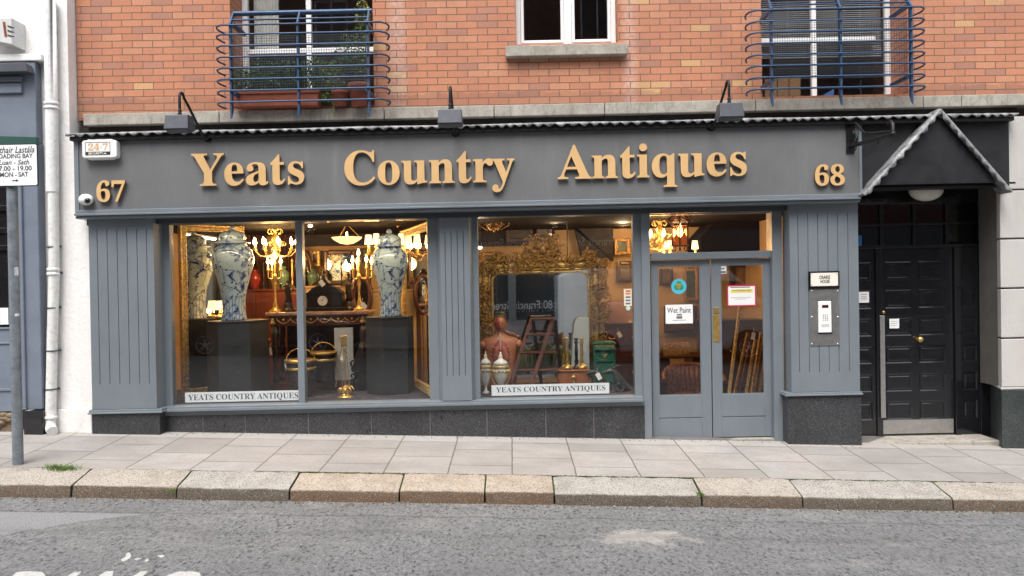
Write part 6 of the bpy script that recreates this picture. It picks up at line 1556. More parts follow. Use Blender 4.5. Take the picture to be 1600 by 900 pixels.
def candlestick(px_, pt, pb, Y, mat, label, zb_):
    c = (PX(px_, Y, 550), Y, zb_); h = PZ(pt, Y, px_) - zb_
    mb = MB(); mb.lathe([(.05, 0), (.05, .012), (.03, .03), (.018, .06), (.026, .09), (.016, .12), (.021, h*.55), (.016, h*.8), (.03, h*.86), (.014, h*.9), (.026, h*.95), (.028, h), (.012, h)], c, 14)
    tag(mb.build('candlestick', mat), label, 'candlestick', 'candlesticks on the casket')
candlestick(886, 527, 577, 9.66, BRASS, 'fluted brass candlestick, leftmost on the walnut casket', z1); candlestick(881, 528, 577, 9.78, GILTD, 'darker brass candlestick half hidden at the back of the casket', z1)
candlestick(900.5, 528, 577, 9.68, BRONZE, 'dark bronze candlestick in the middle of the casket', z1); candlestick(909, 528, 577, 9.66, BRASS, 'brass candlestick, rightmost on the walnut casket', z1)
for px_, lab in ((887, 'small brass inkwell in front of the leftmost candlestick'), (910, 'small brass inkwell in front of the rightmost candlestick')):
    mb = MB(); q = (PX(px_, 9.58, 573), 9.585, z1); mb.lathe([(.045, 0), (.055, .02), (.05, .04), (.03, .05), (.02, .065), (.004, .075)], q, 14)
    for s in (-1, 1): mb.curl((q[0]+s*.045, q[1], q[2]+.035), (s,0,0), (0,0,1), .022, 0, .006, 1, 1, 5, 7)
    tag(mb.build('inkwell', BRASS), lab, 'inkwell')
mb = MB(); x0, x1, z0_, z1_ = PX(893, 10.0, 540), PX(921, 10.0, 540), ZP+.02, PZ(496, 10.0, 905)
mb.prism([(x0-.03, z0_), (x1, z0_), (x1, z1_), (x0+.10, z1_), (x0+.055, z1_-.03), (x0+.035, z1_-.10)], 10.0, 10.03)
tag(mb.build('chair_back', M('pale_blue_white', (.55,.63,.68), .45, 0, .06), None, .012), 'pale bluish white panel standing between the candlesticks and the gilt mirror frame', 'panel')
for (a, b_, r_, lab) in ((808, 562, 25, 'added green disc standing in for a mirror reflection, left of the library steps'), (846, 560, 26, 'added green disc standing in for a mirror reflection, seen through the library steps'), (874, 562, 22, 'added green disc standing in for a mirror reflection, just left of the walnut casket')):  # added solid discs standing in for green patches reflected in the mirror
    c = P3(a, b_, 10.06); r = px(r_, 10.06); t = thing('green_disc', (c[0], 10.06, c[2]-r), lab, 'platter', 'added green discs behind the steps')
    mb = MB(); mb.lathe([(0, 0), (r*.7, .0), (r*.93, .02), (r*.93, .028), (r*.7, .012), (0, .012)], (0,0,0), 32); mb.v = [(c[0]+p, 10.06-q_, c[2]+o_) for p, o_, q_ in mb.v]; mb.f = [f[::-1] for f in mb.f]; mb.build('disc_face', M('green_disc_colour', (.16,.20,.05), .3, 0, .5, 9) if 'green_disc_colour' not in bpy.data.materials else bpy.data.materials['green_disc_colour'], t)
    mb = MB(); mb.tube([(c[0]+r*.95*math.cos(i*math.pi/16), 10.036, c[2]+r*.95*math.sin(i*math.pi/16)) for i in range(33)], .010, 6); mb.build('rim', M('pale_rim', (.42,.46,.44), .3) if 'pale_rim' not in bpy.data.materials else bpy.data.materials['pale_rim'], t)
chandelier(1031, 379, 10.7, 46, 'branching gilt chandelier with lit bulbs at the left of the lantern behind the fanlight', 7, 9)
# ---- small stock on the sideboards and walls
def jar(px_, Y, zb__, h, r, label, mat, cat='jar', prof=None):
    c = (PX(px_, Y, 450), Y, zb__); mb = MB()
    mb.lathe([(a*r, b*h) for a, b in (prof or ((.5,0),(.55,.03),(.8,.25),(1,.5),(.9,.7),(.45,.82),(.4,.88),(.55,.9),(.5,.95),(.1,1)))], c, 18)
    tag(mb.build('ornament_jar' if cat == 'jar' else cat.replace(' ', '_'), mat), label, cat)
TALL = ((.7,0),(.7,.05),(.25,.1),(.2,.3),(.35,.45),(.2,.6),(.3,.7),(.25,.85),(.4,.9),(.05,1))
CELAD = M('green_glazed_pottery', (.08,.14,.10), .25, 0, .2, 8); OXB = M('oxblood_glaze', (.16,.02,.015), .2, 0, .2, 8)
jar(398, 11.75, zs1_, .30, .10, 'oxblood glazed jar on the long sideboard under the brown curtain', OXB); jar(412, 11.7, zs1_, .42, .06, 'tall dark bronze ornament on the long sideboard', BRONZE, 'ornament', TALL); jar(443, 11.7, zs1_, .34, .09, 'green glazed jar on the sideboard right of the candelabrum', CELAD); jar(457, 11.72, zs1_, .46, .06, 'tall brass ornament at the right end of the long sideboard', BRASS, 'ornament', TALL)
jar(489, 11.95, zs2_, .26, .09, 'squat green jar on the oak cabinet left of the clock', CELAD); jar(534, 11.92, zs2_, .36, .05, 'slim bronze ornament on the oak cabinet right of the clock', BRONZE, 'ornament', TALL); jar(579, 11.85, zs3_, .40, .05, 'slim dark ornament on the cream cabinet left of the vase', BRONZE, 'ornament', TALL); jar(645, 11.85, zs3_, .28, .08, 'oxblood jar on the cream cabinet at the right of the vase', OXB)
def wallframe(a, b, t0, b0, label, mat, inner, Y=12.45):
    x0, x1, z0, z1 = PX(a, Y, (t0+b0)/2), PX(b, Y, (t0+b0)/2), PZ(b0, Y, (a+b)/2), PZ(t0, Y, (a+b)/2)
    t = thing('framed_picture', ((x0+x1)/2, Y, z0), label, 'picture'); mb = MB(); frame_rect(mb, x0, x1, z0, z1, Y, Y+.05, .055); mb.build('frame', mat, t, .012, 2); mb = MB(); mb.box(x0+.05, x1-.05, Y+.02, Y+.03, z0+.05, z1-.05); mb.build('picture', inner, t)
OIL = M('brown_landscape', (.09,.055,.028), .4, 0, .6, 5); OIL2 = M('green_landscape', (.05,.06,.03), .4, 0, .6, 6)
wallframe(483, 500, 392, 416, 'small gilt framed picture left of the overmantel mirror', GILT, OIL); wallframe(560, 572, 388, 410, 'small dark framed picture right of the overmantel mirror', WALNUT, OIL2); wallframe(960, 985, 372, 398, 'gilt framed landscape on the cream wall under the white spot lamp', GILTD, OIL2); wallframe(964, 990, 408, 440, 'dark framed picture on the cream wall beside the card strip', WALNUT, OIL); wallframe(752, 784, 394, 418, 'gilt picture just visible over the left shoulder of the carved mirror', GILTD, OIL)
wallframe(1030, 1052, 420, 446, 'dark framed picture behind the turquoise sticker', WALNUT, OIL); wallframe(1068, 1092, 418, 470, 'tall gilt framed picture behind the left shop door', GILTD, OIL2); wallframe(1038, 1090, 478, 520, 'wide dark picture hidden behind the Wet Paint sheet', WALNUT, OIL)
# ---- green post box
YPB = 9.82
x0, x1, z1 = PX(928.5, YPB, 570), PX(962, YPB, 570), PZ(536, YPB, 945)
t = thing('post_box', ((x0+x1)/2, YPB, ZP), 'green cast post box lettered in gold behind the bronze dragons', 'post box')
PBG = M('post_office_green', (.018,.115,.075), .35, 0, .15, 10, coat=.2)
mb = MB(); mb.box(x0, x1, YPB, YPB+.22, ZP, z1-.02); mb.prism([(x0-.008, z1-.02), (x1+.008, z1-.02), (x1+.008, z1+.0), (x1-.03, z1+.014), (x0+.03, z1+.014), (x0-.008, z1)], YPB-.01, YPB+.23); mb.build('box', PBG, t, .008)
mb = MB(); mb.box(x0+.0, x1-.0, YPB-.035, YPB-.001, PZ(550, YPB), PZ(546.5, YPB)-.0); mb.build('slot_hood', PBG, t, .004)
mb = MB(); frame_rect(mb, x0+.006, x1-.006, ZP+.05, PZ(566, YPB), YPB-.014, YPB-.001, .02); mb.build('door', PBG, t, .003)
mb = MB(); text(mb, 'POST OFFICE', 931, 539, 960, 543, YPB-.004, .003, off=.02); mb.build('post_box_lettering', M('gold_paint', (.60,.45,.12), .4, .4), t)
mb = MB(); c = P3(945, 557, YPB-.008); mb.prism([(c[0]-.035, c[2]+.025), (c[0], c[2]-.04), (c[0]+.035, c[2]+.025), (c[0]+.02, c[2]+.032), (c[0], c[2]+.02), (c[0]-.02, c[2]+.032)], YPB-.012, YPB-.001); mb.build('crest', BRASS, t, .003)
# ---- bronze dragons
def dragon(px_, pb, Y, s, flip, label):
    c = P3(px_, pb, Y); c = (c[0], Y, ZP + (.0)); f = flip
    P = lambda a, b, d=0: (c[0]+f*a*s, Y+d*s, c[2]+b*s)
    mb = MB(); mb.tube([P(.34, .05, .05), P(.28, .03, .05), P(.16, .10), P(.06, .20), P(-.02, .34), P(-.06, .46), P(-.16, .53), P(-.30, .50), P(-.40, .47)], [.007, .018, .044, .062, .056, .038, .034, .028, .012], 12)
    mb.ball(P(-.20, .55), (.075*s, .055*s, .05*s), 10, 7)
    for d in (-.03, .03):
        mb.tube([P(-.14, .58, d), P(-.02, .66, d*2), P(.08, .66, d*2.4)], [.022*s, .014*s, .004*s], 6); mb.tube([P(-.18, .58, d), P(-.12, .70, d*1.6), P(-.04, .78, d*2)], [.02*s, .012*s, .004*s], 6)
        mb.tube([P(.02, .22, d*3), P(-.10, .14, d*3.4), P(-.06, .02, d*3.4), P(-.16, .01, d*3.4)], [.05*s, .034*s, .024*s, .018*s], 8); mb.tube([P(.14, .12, d*3), P(.10, .03, d*3.4), P(.02, .01, d*3.4)], [.05*s, .035*s, .02*s], 8)
    for k in range(8): q = k/7; mb.tube([P(.16-.24*q, .20+.34*q), P(.20-.22*q, .27+.32*q)], [.025*s, .003*s], 5)
    tag(mb.build('bronze_dragon', M('green_black_bronze', (.035,.045,.042), .36, .4, .3, 20) if 'green_black_bronze' not in bpy.data.materials else bpy.data.materials['green_black_bronze']), label, 'dragon', 'bronze dragons by the post box')
dragon(938, 605, 9.52, .42, 1, 'dark bronze dragon with a white tag, in front of the post box'); dragon(966, 609, 9.35, .47, 1, 'dark bronze dragon at the right edge of the middle window')
ptag(935.5, 588, 9.38, 28, 'white price tag tied to the bronze dragon before the post box', 7, 11)
# ---- dark furniture and wall features behind the middle window
def darkpanel(a, b, t0, b0, Y, name, label, cat, mat=WALNUT, inner=None):
    x0, x1, z0, z1 = PX(a, Y, (t0+b0)/2), PX(b, Y, (t0+b0)/2), PZ(b0, Y, (a+b)/2), PZ(t0, Y, (a+b)/2)
    t = thing(name, ((x0+x1)/2, Y, z0), label, cat)
    mb = MB(); frame_rect(mb, x0, x1, z0, z1, Y, Y+.05, .06); mb.build('frame', mat, t, .01)
    mb = MB(); mb.box(x0+.05, x1-.05, Y+.02, Y+.03, z0+.05, z1-.05); mb.build('picture', inner or M('dark_oil_painting', (.035,.025,.018), .4, 0, .5, 6), t)
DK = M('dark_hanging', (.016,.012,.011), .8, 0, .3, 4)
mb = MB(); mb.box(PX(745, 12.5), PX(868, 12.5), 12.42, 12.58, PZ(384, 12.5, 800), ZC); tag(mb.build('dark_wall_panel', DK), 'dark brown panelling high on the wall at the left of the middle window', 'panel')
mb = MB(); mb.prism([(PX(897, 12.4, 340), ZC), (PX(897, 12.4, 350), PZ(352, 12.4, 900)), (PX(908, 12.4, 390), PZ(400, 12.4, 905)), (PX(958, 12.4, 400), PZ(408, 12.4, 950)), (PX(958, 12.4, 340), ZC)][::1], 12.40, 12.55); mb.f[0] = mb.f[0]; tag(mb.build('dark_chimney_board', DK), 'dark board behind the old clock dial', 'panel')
darkpanel(790, 832, 336, 378, 12.35, 'framed_picture', 'larger dark framed picture in the top left of the middle window', 'picture'); darkpanel(838, 862, 336, 374, 12.3, 'framed_picture', 'narrower dark framed picture next to the pale chimney breast', 'picture')
c = P3(911, 343, 12.3); mb = MB(); mb.tube([(c[0], 12.33, c[2]), (c[0], 12.30, c[2])], px(12, 12.3), 28); t = thing('wall_clock', (c[0], 12.33, c[2]), 'round ochre clock dial on the dark board', 'clock'); mb.build('dial', M('ochre_dial', (.34,.20,.09), .6, 0, .2, 20), t)
mb = MB()
for i in range(12): a = R(30*i); mb.obox((c[0]+.085*math.cos(a), 12.295, c[2]+.085*math.sin(a)), (.012*math.cos(a), 0, .012*math.sin(a)), (0, .003, 0), (-.008*math.sin(a), 0, .008*math.cos(a)))
mb.build('numerals', INK, t)
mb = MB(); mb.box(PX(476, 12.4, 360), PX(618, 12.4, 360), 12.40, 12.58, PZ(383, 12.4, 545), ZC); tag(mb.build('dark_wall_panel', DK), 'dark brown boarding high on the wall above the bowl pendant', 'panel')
# tall chest of drawers seen right of the mirror
x0, x1, z1 = PX(945, 11.0, 540), PX(1003, 11.0, 540), PZ(505, 11.0, 975)
t = thing('bureau', ((x0+x1)/2, 11.0, ZF), 'dark mahogany bureau with a sloping front at the right of the middle window', 'bureau')
mb = MB(); mb.box(x0, x1, 11.0, 11.5, ZF, z1); mb.build('carcass', WALNUT, t, .006)
mb = MB(); mb.add([(x0,11.0,z1),(x1,11.0,z1),(x1-.06,11.25,z1+.30),(x0+.06,11.25,z1+.30),(x0,11.5,z1),(x1,11.5,z1),(x1-.06,11.5,z1+.30),(x0+.06,11.5,z1+.30)], [(0,1,2,3),(5,4,7,6),(3,2,6,7),(4,0,3,7),(1,5,6,2)]); mb.build('slope', MAHOG, t)
for k in range(3):
    mb = MB(); za = z1-.10-.24*k; mb.box(x0+.03, x1-.03, 10.985, 10.999, za-.20, za); d = mb.build('drawer', MAHOG, t, .004)
    for s in (-1, 1): mb = MB(); mb.tube([((x0+x1)/2+s*.16-.04, 10.98, za-.09), ((x0+x1)/2+s*.16-.04, 10.955, za-.11), ((x0+x1)/2+s*.16+.04, 10.955, za-.11), ((x0+x1)/2+s*.16+.04, 10.98, za-.09)], .006, 6); mb.build('handle', BRASS, d)
ptag(968, 523, 10.9, 30, 'brown card tag on the sloping front of the bureau', 6, 9)
# spot lamps under the ceiling
def spot(px_, py_, Y, label, col, e, s=1):
    p = P3(px_, py_, Y); t = thing('spot_lamp', (p[0], p[1], ZC), label, 'lamp', 'spot lamps under the ceiling')
    mb = MB(); mb.tube([(p[0], p[1], ZC+.01), (p[0], p[1]+.03, p[2]+.05)], .008, 6); mb.lathe([(.022, .0), (.034, .0), (.036, .02), (.02, .075), (.008, .08)], p, 14); mb.build('housing', IRON, t)
    mb = MB(); mb.ball((p[0], p[1]-.0, p[2]-.003), (.028*s, .028*s, .024*s), 10, 6); mb.build('bulb', emit('bulb_%d' % px_, col, 22), t)
    plight('spot_light', (p[0], p[1]-.06, p[2]-.06), e, (1.0, .72, .42), .06)
spot(867, 345, 11.2, 'spot lamp with a reddish glow over the carved mirror crest', (1.0, .22, .14), 5); spot(973, 343, 11.4, 'white spot lamp by the cream wall at the right of the middle window', (1.0, .8, .55), 24)
spot(887, 411, 10.6, 'bare glowing bulb just above the carved gilt mirror', (1.0, .85, .65), 9); spot(485, 352, 10.2, 'pinkish spot lamp right beside the window mullion', (1.0, .45, .35), 5); spot(750, 386, 11.0, 'small bare bulb at the left edge of the middle window', (1.0, .75, .45), 6)

# ================================================================== behind the shop door and fanlight
x, z = PX(1062.5, 10.0, 365), PZ(384, 10.0, 1062)
t = thing('hall_lantern', (x, 10.0, ZC), 'wrought iron lantern with red tinted panes behind the fanlight', 'lantern')
h = PZ(352, 10.0, 1062) - z; r = px(13.5, 10.0)
RUST = M('red_brown_iron', (.075,.018,.012), .45, .3, .3, 20)
mb = MB()
for i in range(6):
    a = R(60*i+15); p = (x+r*math.cos(a), 10.0+r*math.sin(a)); mb.tube([(p[0], p[1], z), (p[0], p[1], z+h)], .010, 6)
    a2 = R(60*(i+1)+15); q = (x+r*math.cos(a2), 10.0+r*math.sin(a2))
    for zz in (z, z+h, z+h*.88): mb.tube([(p[0], p[1], zz), (q[0], q[1], zz)], .009, 6)
mb.build('cage', RUST, t)
mb = MB()
for i in range(6):
    a = R(60*i+15); u = Vector((math.cos(a), math.sin(a), 0)); c = Vector((x, 10.0, z+h))
    mb.tube([c+u*r, c+u*r*1.25+Vector((0,0,.05)), c+u*r*.9+Vector((0,0,.12)), c+u*.03+Vector((0,0,.20))], .010, 6); mb.curl(c+u*r*1.15+Vector((0,0,.06)), u, (0,0,1), .05, 0, .008, 1.2, 1, 5, 9); mb.curl(Vector((x, 10.0, z-.03))+u*r*.8, u, (0,0,1), .045, 0, .008, 1.2, -1, 5, 9); mb.curl(c+u*r*.5+Vector((0,0,.10)), u, (0,0,1), .04, 1, .007, 1.2, -1, 5, 9)
mb.tube([(x, 10.0, z+h+.18), (x, 10.0, ZC+.01)], .009, 6); mb.build('scrollwork', RUST, t)
mb = MB(); mb.lathe([(r*.97, .01), (r*.97, h-.01)], (x, 10.0, z), 6, R(15)); mb.f = mb.f[:6]; mb.sm = mb.sm[:6]; mb.mi = mb.mi[:6]; mb.build('lantern_pane', glass_mat('amber_pane', (.95,.62,.35), .08), t)
mb = MB(); flame(mb, (x, 10.0, z+h*.40), 2.4); mb.build('lit_bulb', BULB, t)
plight('lantern_light', (x, 10.0, z+h*.75), 16, r=.05)
for (px_, dx, lab) in ((1037, 0, 'leftmost cream shaded lamp glowing under the lantern'), (1047, 0, 'second cream shaded lamp from the left under the lantern'), (1086, 0, 'cream shaded lamp glowing to the right of the lantern')):
    shade_lamp(px_, 376, 389, 11, 10.9, lab, True, PZ(402, 10.9, px_), 6, 'lamps seen through the fanlight')
# dark bulkhead sloping over the right part of the door
mb = MB(); mb.prism([(PX(1096, 11.6, 380), PZ(393, 11.6, 1096)), (PX(1290, 11.6, 393), PZ(393, 11.6, 1096)), (PX(1290, 11.6, 340), ZC), (PX(1124, 11.6, 340), ZC), (PX(1119, 11.6, 350), PZ(345, 11.6, 1119)), (PX(1094, 11.6, 370), PZ(372, 11.6, 1094))], 11.6, 12.5); tag(mb.build('stair_bulkhead', DKBROWN), 'dark sloping stair bulkhead seen through the fanlight', 'bulkhead')
# the tan arch of a leaning mirror frame
def leaning(px0, py0, px1, py1, Y, w, label, mat, orn_=0):
    a, b = P3(px0, py0, Y), P3(px1, py1, Y+.35); t = thing('leaning_frame', b if b[2] < a[2] else a, label, 'frame', 'frames leaning inside the shop door')
    mb = MB(); d = (Vector(b)-Vector(a)); L = d.length; d.normalize(); s = d.cross(Vector((0,1,0))).normalized(); rail(mb, a, b, s, w, (0,-1,0), .04, 1, px0, orn_); mb.build('moulding', mat, t)
leaning(1138, 622, 1157, 470, 9.9, .035, 'narrow bright gilt frame edge, leftmost of those leaning by the door', GILT, 0)
leaning(1146, 622, 1168, 520, 10.0, .03, 'slim bronze frame edge leaning second from the left', GILTD)
leaning(1154, 622, 1172, 535, 10.1, .03, 'dull frame edge leaning third from the left', MAHOG); leaning(1164, 622, 1180, 530, 10.0, .03, 'thin gold frame edge leaning in the middle of the stack', GILT)
leaning(1174, 622, 1190, 520, 9.95, .055, 'carved gilt frame edge, widest of the leaning stack', GILTD, 1); leaning(1186, 622, 1198, 540, 10.1, .04, 'ochre frame edge, rightmost of the leaning stack', GILTD)
ptag(1177, 525, 9.8, -10, 'white price tag hanging among the leaning frames', 6, 11)
# leather chair
xc, zc = PX(1078, 10.3, 590), PZ(640, 10.3, 1078); LEA = M('copper_brown_leather', (.16,.055,.028), .28, 0, .2, 8, coat=.3)
t = thing('leather_chair', (xc, 10.3, ZF), 'brown ribbed leather tub chair behind the left shop door', 'chair')
mb = MB(); zs = PZ(622, 10.3, 1085)
mb.loft([(ZF+.12, xc+.1, 10.5, .30, .28), (zs-.06, xc+.1, 10.5, .32, .30), (zs, xc+.1, 10.5, .31, .29), (zs+.03, xc+.1, 10.5, .26, .25)], 24); mb.build('seat', LEA, t)
mb = MB()
for i in range(11):
    a = R(38 + 104*i/10); b = Vector((xc+.1+.34*math.cos(a), 10.5+.34*math.sin(a), zs-.05)); e = Vector((xc+.1+.38*math.cos(a), 10.5+.40*math.sin(a), zs+.36)); mb.tube([b, (b+e)/2 + Vector((0,-.02,0)), e, e+Vector((0,.03,-.02))], .038, 8)
mb.build('ribbed_back', LEA, t)
mb = MB(); mb.tube([(xc+.1+.40*math.cos(R(a)), 10.5+.40*math.sin(R(a)), zs+.38 - .16*(abs(a-90)/90)**2) for a in range(-10, 191, 12)], .035, 8); mb.build('top_roll', LEA, t)
for a in (45, 135, 225, 315): mb = MB(); mb.tube([(xc+.1+.24*math.cos(R(a)), 10.5+.24*math.sin(R(a)), ZF+.13), (xc+.1+.27*math.cos(R(a)), 10.5+.27*math.sin(R(a)), ZF)], [.025, .015], 8); mb.build('leg', WALNUT, t)
# desk behind it with brass tray and decanter
x0, x1, z1 = PX(1010, 11.2, 555), PX(1120, 11.2, 555), PZ(556, 11.2, 1060)
t = thing('writing_desk', ((x0+x1)/2, 11.2, ZF), 'dark polished writing desk behind the leather chair', 'desk')
mb = MB(); mb.box(x0, x1, 11.2, 11.8, z1-.04, z1); mb.build('top', MAHOG, t, .008)
for a in (x0+.02, x1-.34): mb = MB(); mb.box(a, a+.32, 11.23, 11.77, ZF, z1-.041); mb.build('pedestal', WALNUT, t, .006)
mb = MB(); q = P3(1030, 555, 11.3); mb.lathe([(.06, 0), (.065, .10), (.05, .14), (.018, .17), (.018, .22), (.03, .24), (.02, .28), (.002, .29)], (q[0], 11.35, z1), 16); tag(mb.build('decanter', M('cut_glass', (.30,.26,.20), .1, .3, .3, 30)), 'cut glass decanter on the dark desk', 'decanter')
mb = MB(); q = P3(1057, 548, 11.4); rnd = random.Random(3); mb.box(q[0]-.18, q[0]+.18, 11.36, 11.46, z1, z1+.17)
for i in range(60): mb.curl((q[0]+rnd.uniform(-.17,.17), 11.352, z1+rnd.uniform(.02,.16)), (1,0,0), (0,0,1), .03, rnd.uniform(0,6), .007, 1.1, rnd.choice((-1,1)), 5, 7)
tag(mb.build('gilt_casket', GILT), 'embossed gilt casket on the dark desk', 'casket')
sz = sideboard(1100, 1205, 500, 11.4, 'dark bookcase behind the leaning frames')
x0, x1, z0, z1 = PX(1140, 12.3, 430), PX(1200, 12.3, 430), PZ(470, 12.3, 1170), PZ(408, 12.3, 1170)
t = thing('framed_picture', ((x0+x1)/2, 12.3, z0), 'dark framed panel seen over the notice on the right shop door', 'picture'); mb = MB(); frame_rect(mb, x0, x1, z0, z1, 12.3, 12.36, .09); mb.build('frame', WALNUT, t, .01); mb = MB(); mb.box(x0+.08, x1-.08, 12.33, 12.34, z0+.08, z1-.08); mb.build('picture', M('tan_picture', (.22,.13,.06), .5, 0, .3, 5), t)
WARMT = emit('warm_tube', (1.0, .80, .52), 4)
for (a, b, lab) in ((276, 660, 'warm strip lamp along the head of the left window'), (752, 985, 'warm strip lamp along the head of the middle window')):
    x0, x1 = PX(a, 9.06, 335), PX(b, 9.06, 335); t = thing('strip_lamp', ((x0+x1)/2, 9.06, ZC-.03), lab, 'lamp')
    mb = MB(); mb.box(x0, x1, 9.03, 9.09, ZC-.022, ZC-.001); mb.build('housing', WHITEP, t)
    mb = MB(); mb.tube([(x0+.03, 9.06, ZC-.034), (x1-.03, 9.06, ZC-.034)], .012, 8); mb.build('tube', WARMT, t)
    l = bpy.data.lights.new('strip_light', 'AREA'); l.shape = 'RECTANGLE'; l.size = x1-x0; l.size_y = .03; l.energy = (7 if a < 500 else 4.5)*(x1-x0); l.color = (1.0, .80, .52)
    o = bpy.data.objects.new('strip_light', l); COL.objects.link(o); o.location = ((x0+x1)/2, 9.06, ZC-.05); o.rotation_euler = (R(22), 0, 0)
# unseen fill lights added for the room (the lamps in view are small)
for px_, py_, Y, e in ((350, 345, 11.6, 12), (560, 350, 11.5, 10), (1060, 345, 11.6, 18), (975, 350, 12.0, 10)):
    p = P3(px_, py_, Y); plight('room_fill_light', p, e, (1.0, .58, .25), .10)
# ================================================================== the other side of the street, seen reflected in the panes
YO = -4.6
ob = thing('terrace_building', (0, YO, 0), 'dark brick terrace with shop fascias across the street, seen reflected in the shop glass', 'building')
def op_wall():
    mb = MB(); hs_ = []
    for i in range(-5, 6):
        for zz in (3.7, 6.2, 8.6): hs_.append((i*2.6-.5, i*2.6+.5, zz, zz+1.5))
    xs = sorted({-16, 16, *[h[0] for h in hs_], *[h[1] for h in hs_]}); zs = sorted({3.05, 10.6, *[h[2] for h in hs_], *[h[3] for h in hs_]})
    for i in range(len(xs)-1):
        for j in range(len(zs)-1):
            cx, cz = (xs[i]+xs[i+1])/2, (zs[j]+zs[j+1])/2
            if any(h[0] < cx < h[1] and h[2] < cz < h[3] for h in hs_): continue
            mb.quad((xs[i+1], YO, zs[j]), (xs[i], YO, zs[j]), (xs[i], YO, zs[j+1]), (xs[i+1], YO, zs[j+1]))
    mb.box(-16, 16, YO-.6, YO-.5, 3, 10.6); mb.box(-16, 16, YO-.6, YO+.1, 10.601, 10.8)
    mb.build('wall', M('dark_brick', (.13,.07,.055), .9, 0, .3, 12), ob)
    for k, (a, b, c, d) in enumerate(hs_):
        m2 = MB(); frame_rect(m2, a, b, c, d, YO-.16, YO-.08, .06); m2.box((a+b)/2-.02, (a+b)/2+.02, YO-.155, YO-.085, c+.06, d-.06); w_ = m2.build('window', UPVC, ob)
        m2 = MB(); m2.box(a+.03, b-.03, YO-.13, YO-.12, c+.03, d-.03); m2.build('pane', bpy.data.materials['very_dark_window'], w_)
op_wall()
mb = MB(); mb.box(-16, 16, YO-.4, YO+.08, 2.45, 3.04); mb.build('fascia', M('slate_fascia', (.12,.12,.13), .5), ob)
mb = MB(); mb.box(-9.6, -6.6, YO+.082, YO+.10, 2.48, 3.0); mb.build('pale_fascia', M('pale_sign', (.32,.33,.31), .5), ob)
mb = MB(); mb.box(-16, 16, YO-.4, YO+.0, -1.2, .45); mb.build('stall_riser', M('grey_riser', (.28,.28,.29), .7), ob)
mb = MB(); mb.box(-16, 16, YO-.3, YO-.28, .451, 2.449); mb.build('shop_window', M('dark_shop_window', (.05,.055,.062), .12), ob)
mb = MB()
for i in range(-6, 7): mb.box(i*2.5-.12, i*2.5+.12, YO-.27, YO+.04, .452, 2.448)
mb.build('shop_pier', M('grey_pier', (.17,.175,.18), .6), ob)
mb = MB(); text(mb, '80 Francis Street', 0,0,0,0, YO+.09, .01, mirror=True, rect=(-.9, 1.0, 2.65, 2.90)); text(mb, '79 Francis Street', 0,0,0,0, YO+.09, .01, mirror=True, rect=(1.4, 3.3, 2.65, 2.90)); text(mb, '80 Francis Street', 0,0,0,0, YO-.27, .01, mirror=True, rect=(-.78, 1.28, .80, 1.06)); mb.build('fascia_lettering', M('white_letter', (.8,.8,.8), .5), ob)
mb = MB(); text(mb, 'OXFAM', 0,0,0,0, YO+.105, .01, mirror=True, rect=(-8.9, -8.0, 2.62, 2.86)); mb.build('pale_fascia_lettering', M('green_letter', (.10,.20,.06), .5), ob)
sp = grid_sheet(-40, 40, [-9, -3.3], lambda x, y: rz(x, -3)+.10, 20); struct(sp, 'far_pavement', bpy.data.materials['paving_slabs'])
RIM = M('alloy_rim', (.85,.86,.87), .3, .2, .03); TYRE = M('tyre_rubber', (.015,.015,.016), .85)
def wheel(par, x, y, z, r, w=.2):
    mb = MB(); mb.lathe([(r*.6, -w/2), (r*.96, -w/2), (r, -w*.3), (r, w*.3), (r*.96, w/2), (r*.6, w/2)], (0, 0, 0), 28); mb.v = [(x+a, y+c, z+b) for a, b, c in mb.v]; t_ = mb.build('wheel', TYRE, par)
    mb = MB()
    for i in range(28): a = 2*math.pi*i/28; a2 = 2*math.pi*(i+1)/28; mb.tube([(x+r*.64*math.cos(a), y+w*.42, z+r*.64*math.sin(a)), (x+r*.64*math.cos(a2), y+w*.42, z+r*.64*math.sin(a2))], .02, 5, False)
    for i in range(5):
        for o in (-.16, .16):
            a = 2*math.pi*i/5+.3; mb.tube([(x+.04*math.cos(a), y+w*.45, z+.04*math.sin(a)), (x+r*.64*math.cos(a+o), y+w*.42, z+r*.64*math.sin(a+o))], .017, 5)
    mb.ball((x, y+w*.45, z), .05, 10, 6); mb.build('rim', RIM, t_)
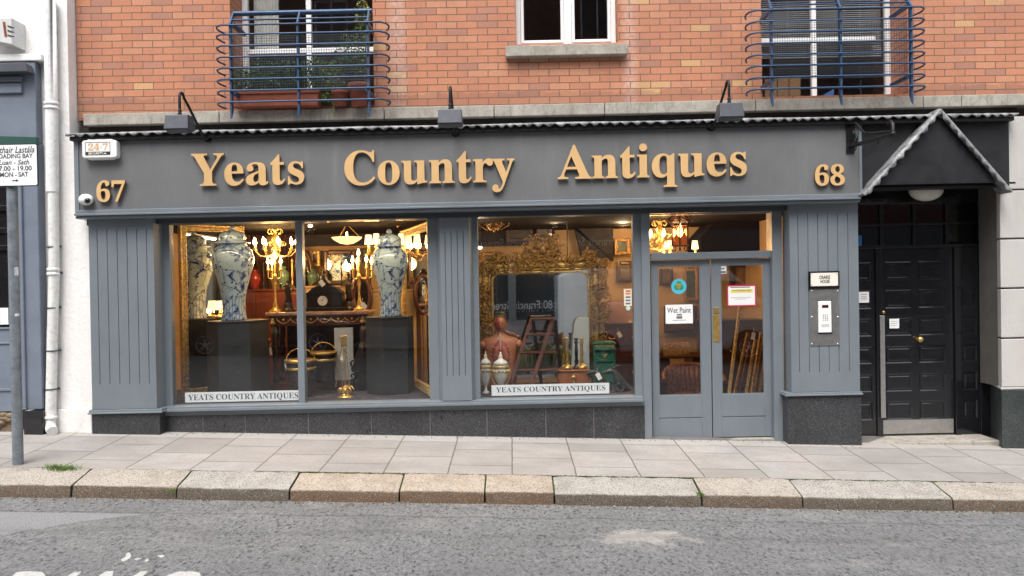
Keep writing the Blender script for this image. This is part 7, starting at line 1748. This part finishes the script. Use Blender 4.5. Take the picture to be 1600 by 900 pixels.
def vehicle(name, x0, x1, prof, win, wheels, mat, label, cat, r, y0, y1):
    g = rz((x0+x1)/2, (y0+y1)/2)
    t = thing(name, ((x0+x1)/2, (y0+y1)/2, g), label, cat)
    X = lambda u: x0 + (x1-x0)*u
    mb = MB(); pts = [(X(u), g + z) for u, z in prof]; mb.prism(pts, y0, y1); mb.build('body', mat, t, .10, 4)
    mb = MB()
    for poly in win: mb.prism([(X(u), g+z) for u, z in poly], y1-.03, y1+.004)
    mb.build('window', M('car_glass', (.015,.018,.02), .05) if 'car_glass' not in bpy.data.materials else bpy.data.materials['car_glass'], t)
    mb = MB()
    for u in wheels: mb.lathe([(0, -.06), (r*1.16, -.06), (r*1.16, .06), (0, .06)], (0,0,0), 28); n = len(mb.v); k = 28*4; mb.v[n-k:] = [(X(u)+a, y1-.05+c, g+r+b) for a, b, c in mb.v[n-k:]]
    mb.build('wheel_arch', TYRE, t)
    for u in wheels: wheel(t, X(u), y1-.06, g+r, r); wheel(t, X(u), y0+.06, g+r, r)
    return t
vehicle('parked_car', -8.3, -3.75, [(0, .28), (1, .28), (1.0, .62), (.97, .80), (.80, .92), (.62, 1.40), (.30, 1.44), (.12, 1.0), (.02, .90), (0, .7)], [[(.34, .95), (.46, .95), (.46, 1.34), (.32, 1.34)], [(.48, .95), (.74, .95), (.62, 1.32), (.48, 1.34)]], (.19, .79), M('black_car_paint', (.012,.013,.016), .15, 0, .1, coat=1.0), 'black car with silver alloy wheels parked across the street, reflected in the left window', 'car', .33, -2.9, -1.25)
vehicle('parked_van', 1.25, 6.7, [(0, .3), (1, .3), (1.0, .95), (.93, 1.25), (.80, 1.95), (.74, 2.25), (.06, 2.35), (.0, 2.2)], [[(.70, 1.3), (.88, 1.3), (.79, 1.95), (.70, 1.98)]], (.17, .82), M('silver_van_paint', (.78,.80,.82), .3, .0, .06, coat=.6), 'silver panel van parked across the street, reflected in the middle window and door', 'van', .36, -3.1, -1.25)



def finish():
    seen = set()
    for o in list(sc.objects):
        if o.type == 'CAMERA' or o.type == 'LIGHT': continue
        o.location.z += SHEAR * o.location.x
        if o.type == 'MESH' and o.data.name not in seen:
            seen.add(o.data.name)
            for v in o.data.vertices: v.co.z += SHEAR * v.co.x
finish()
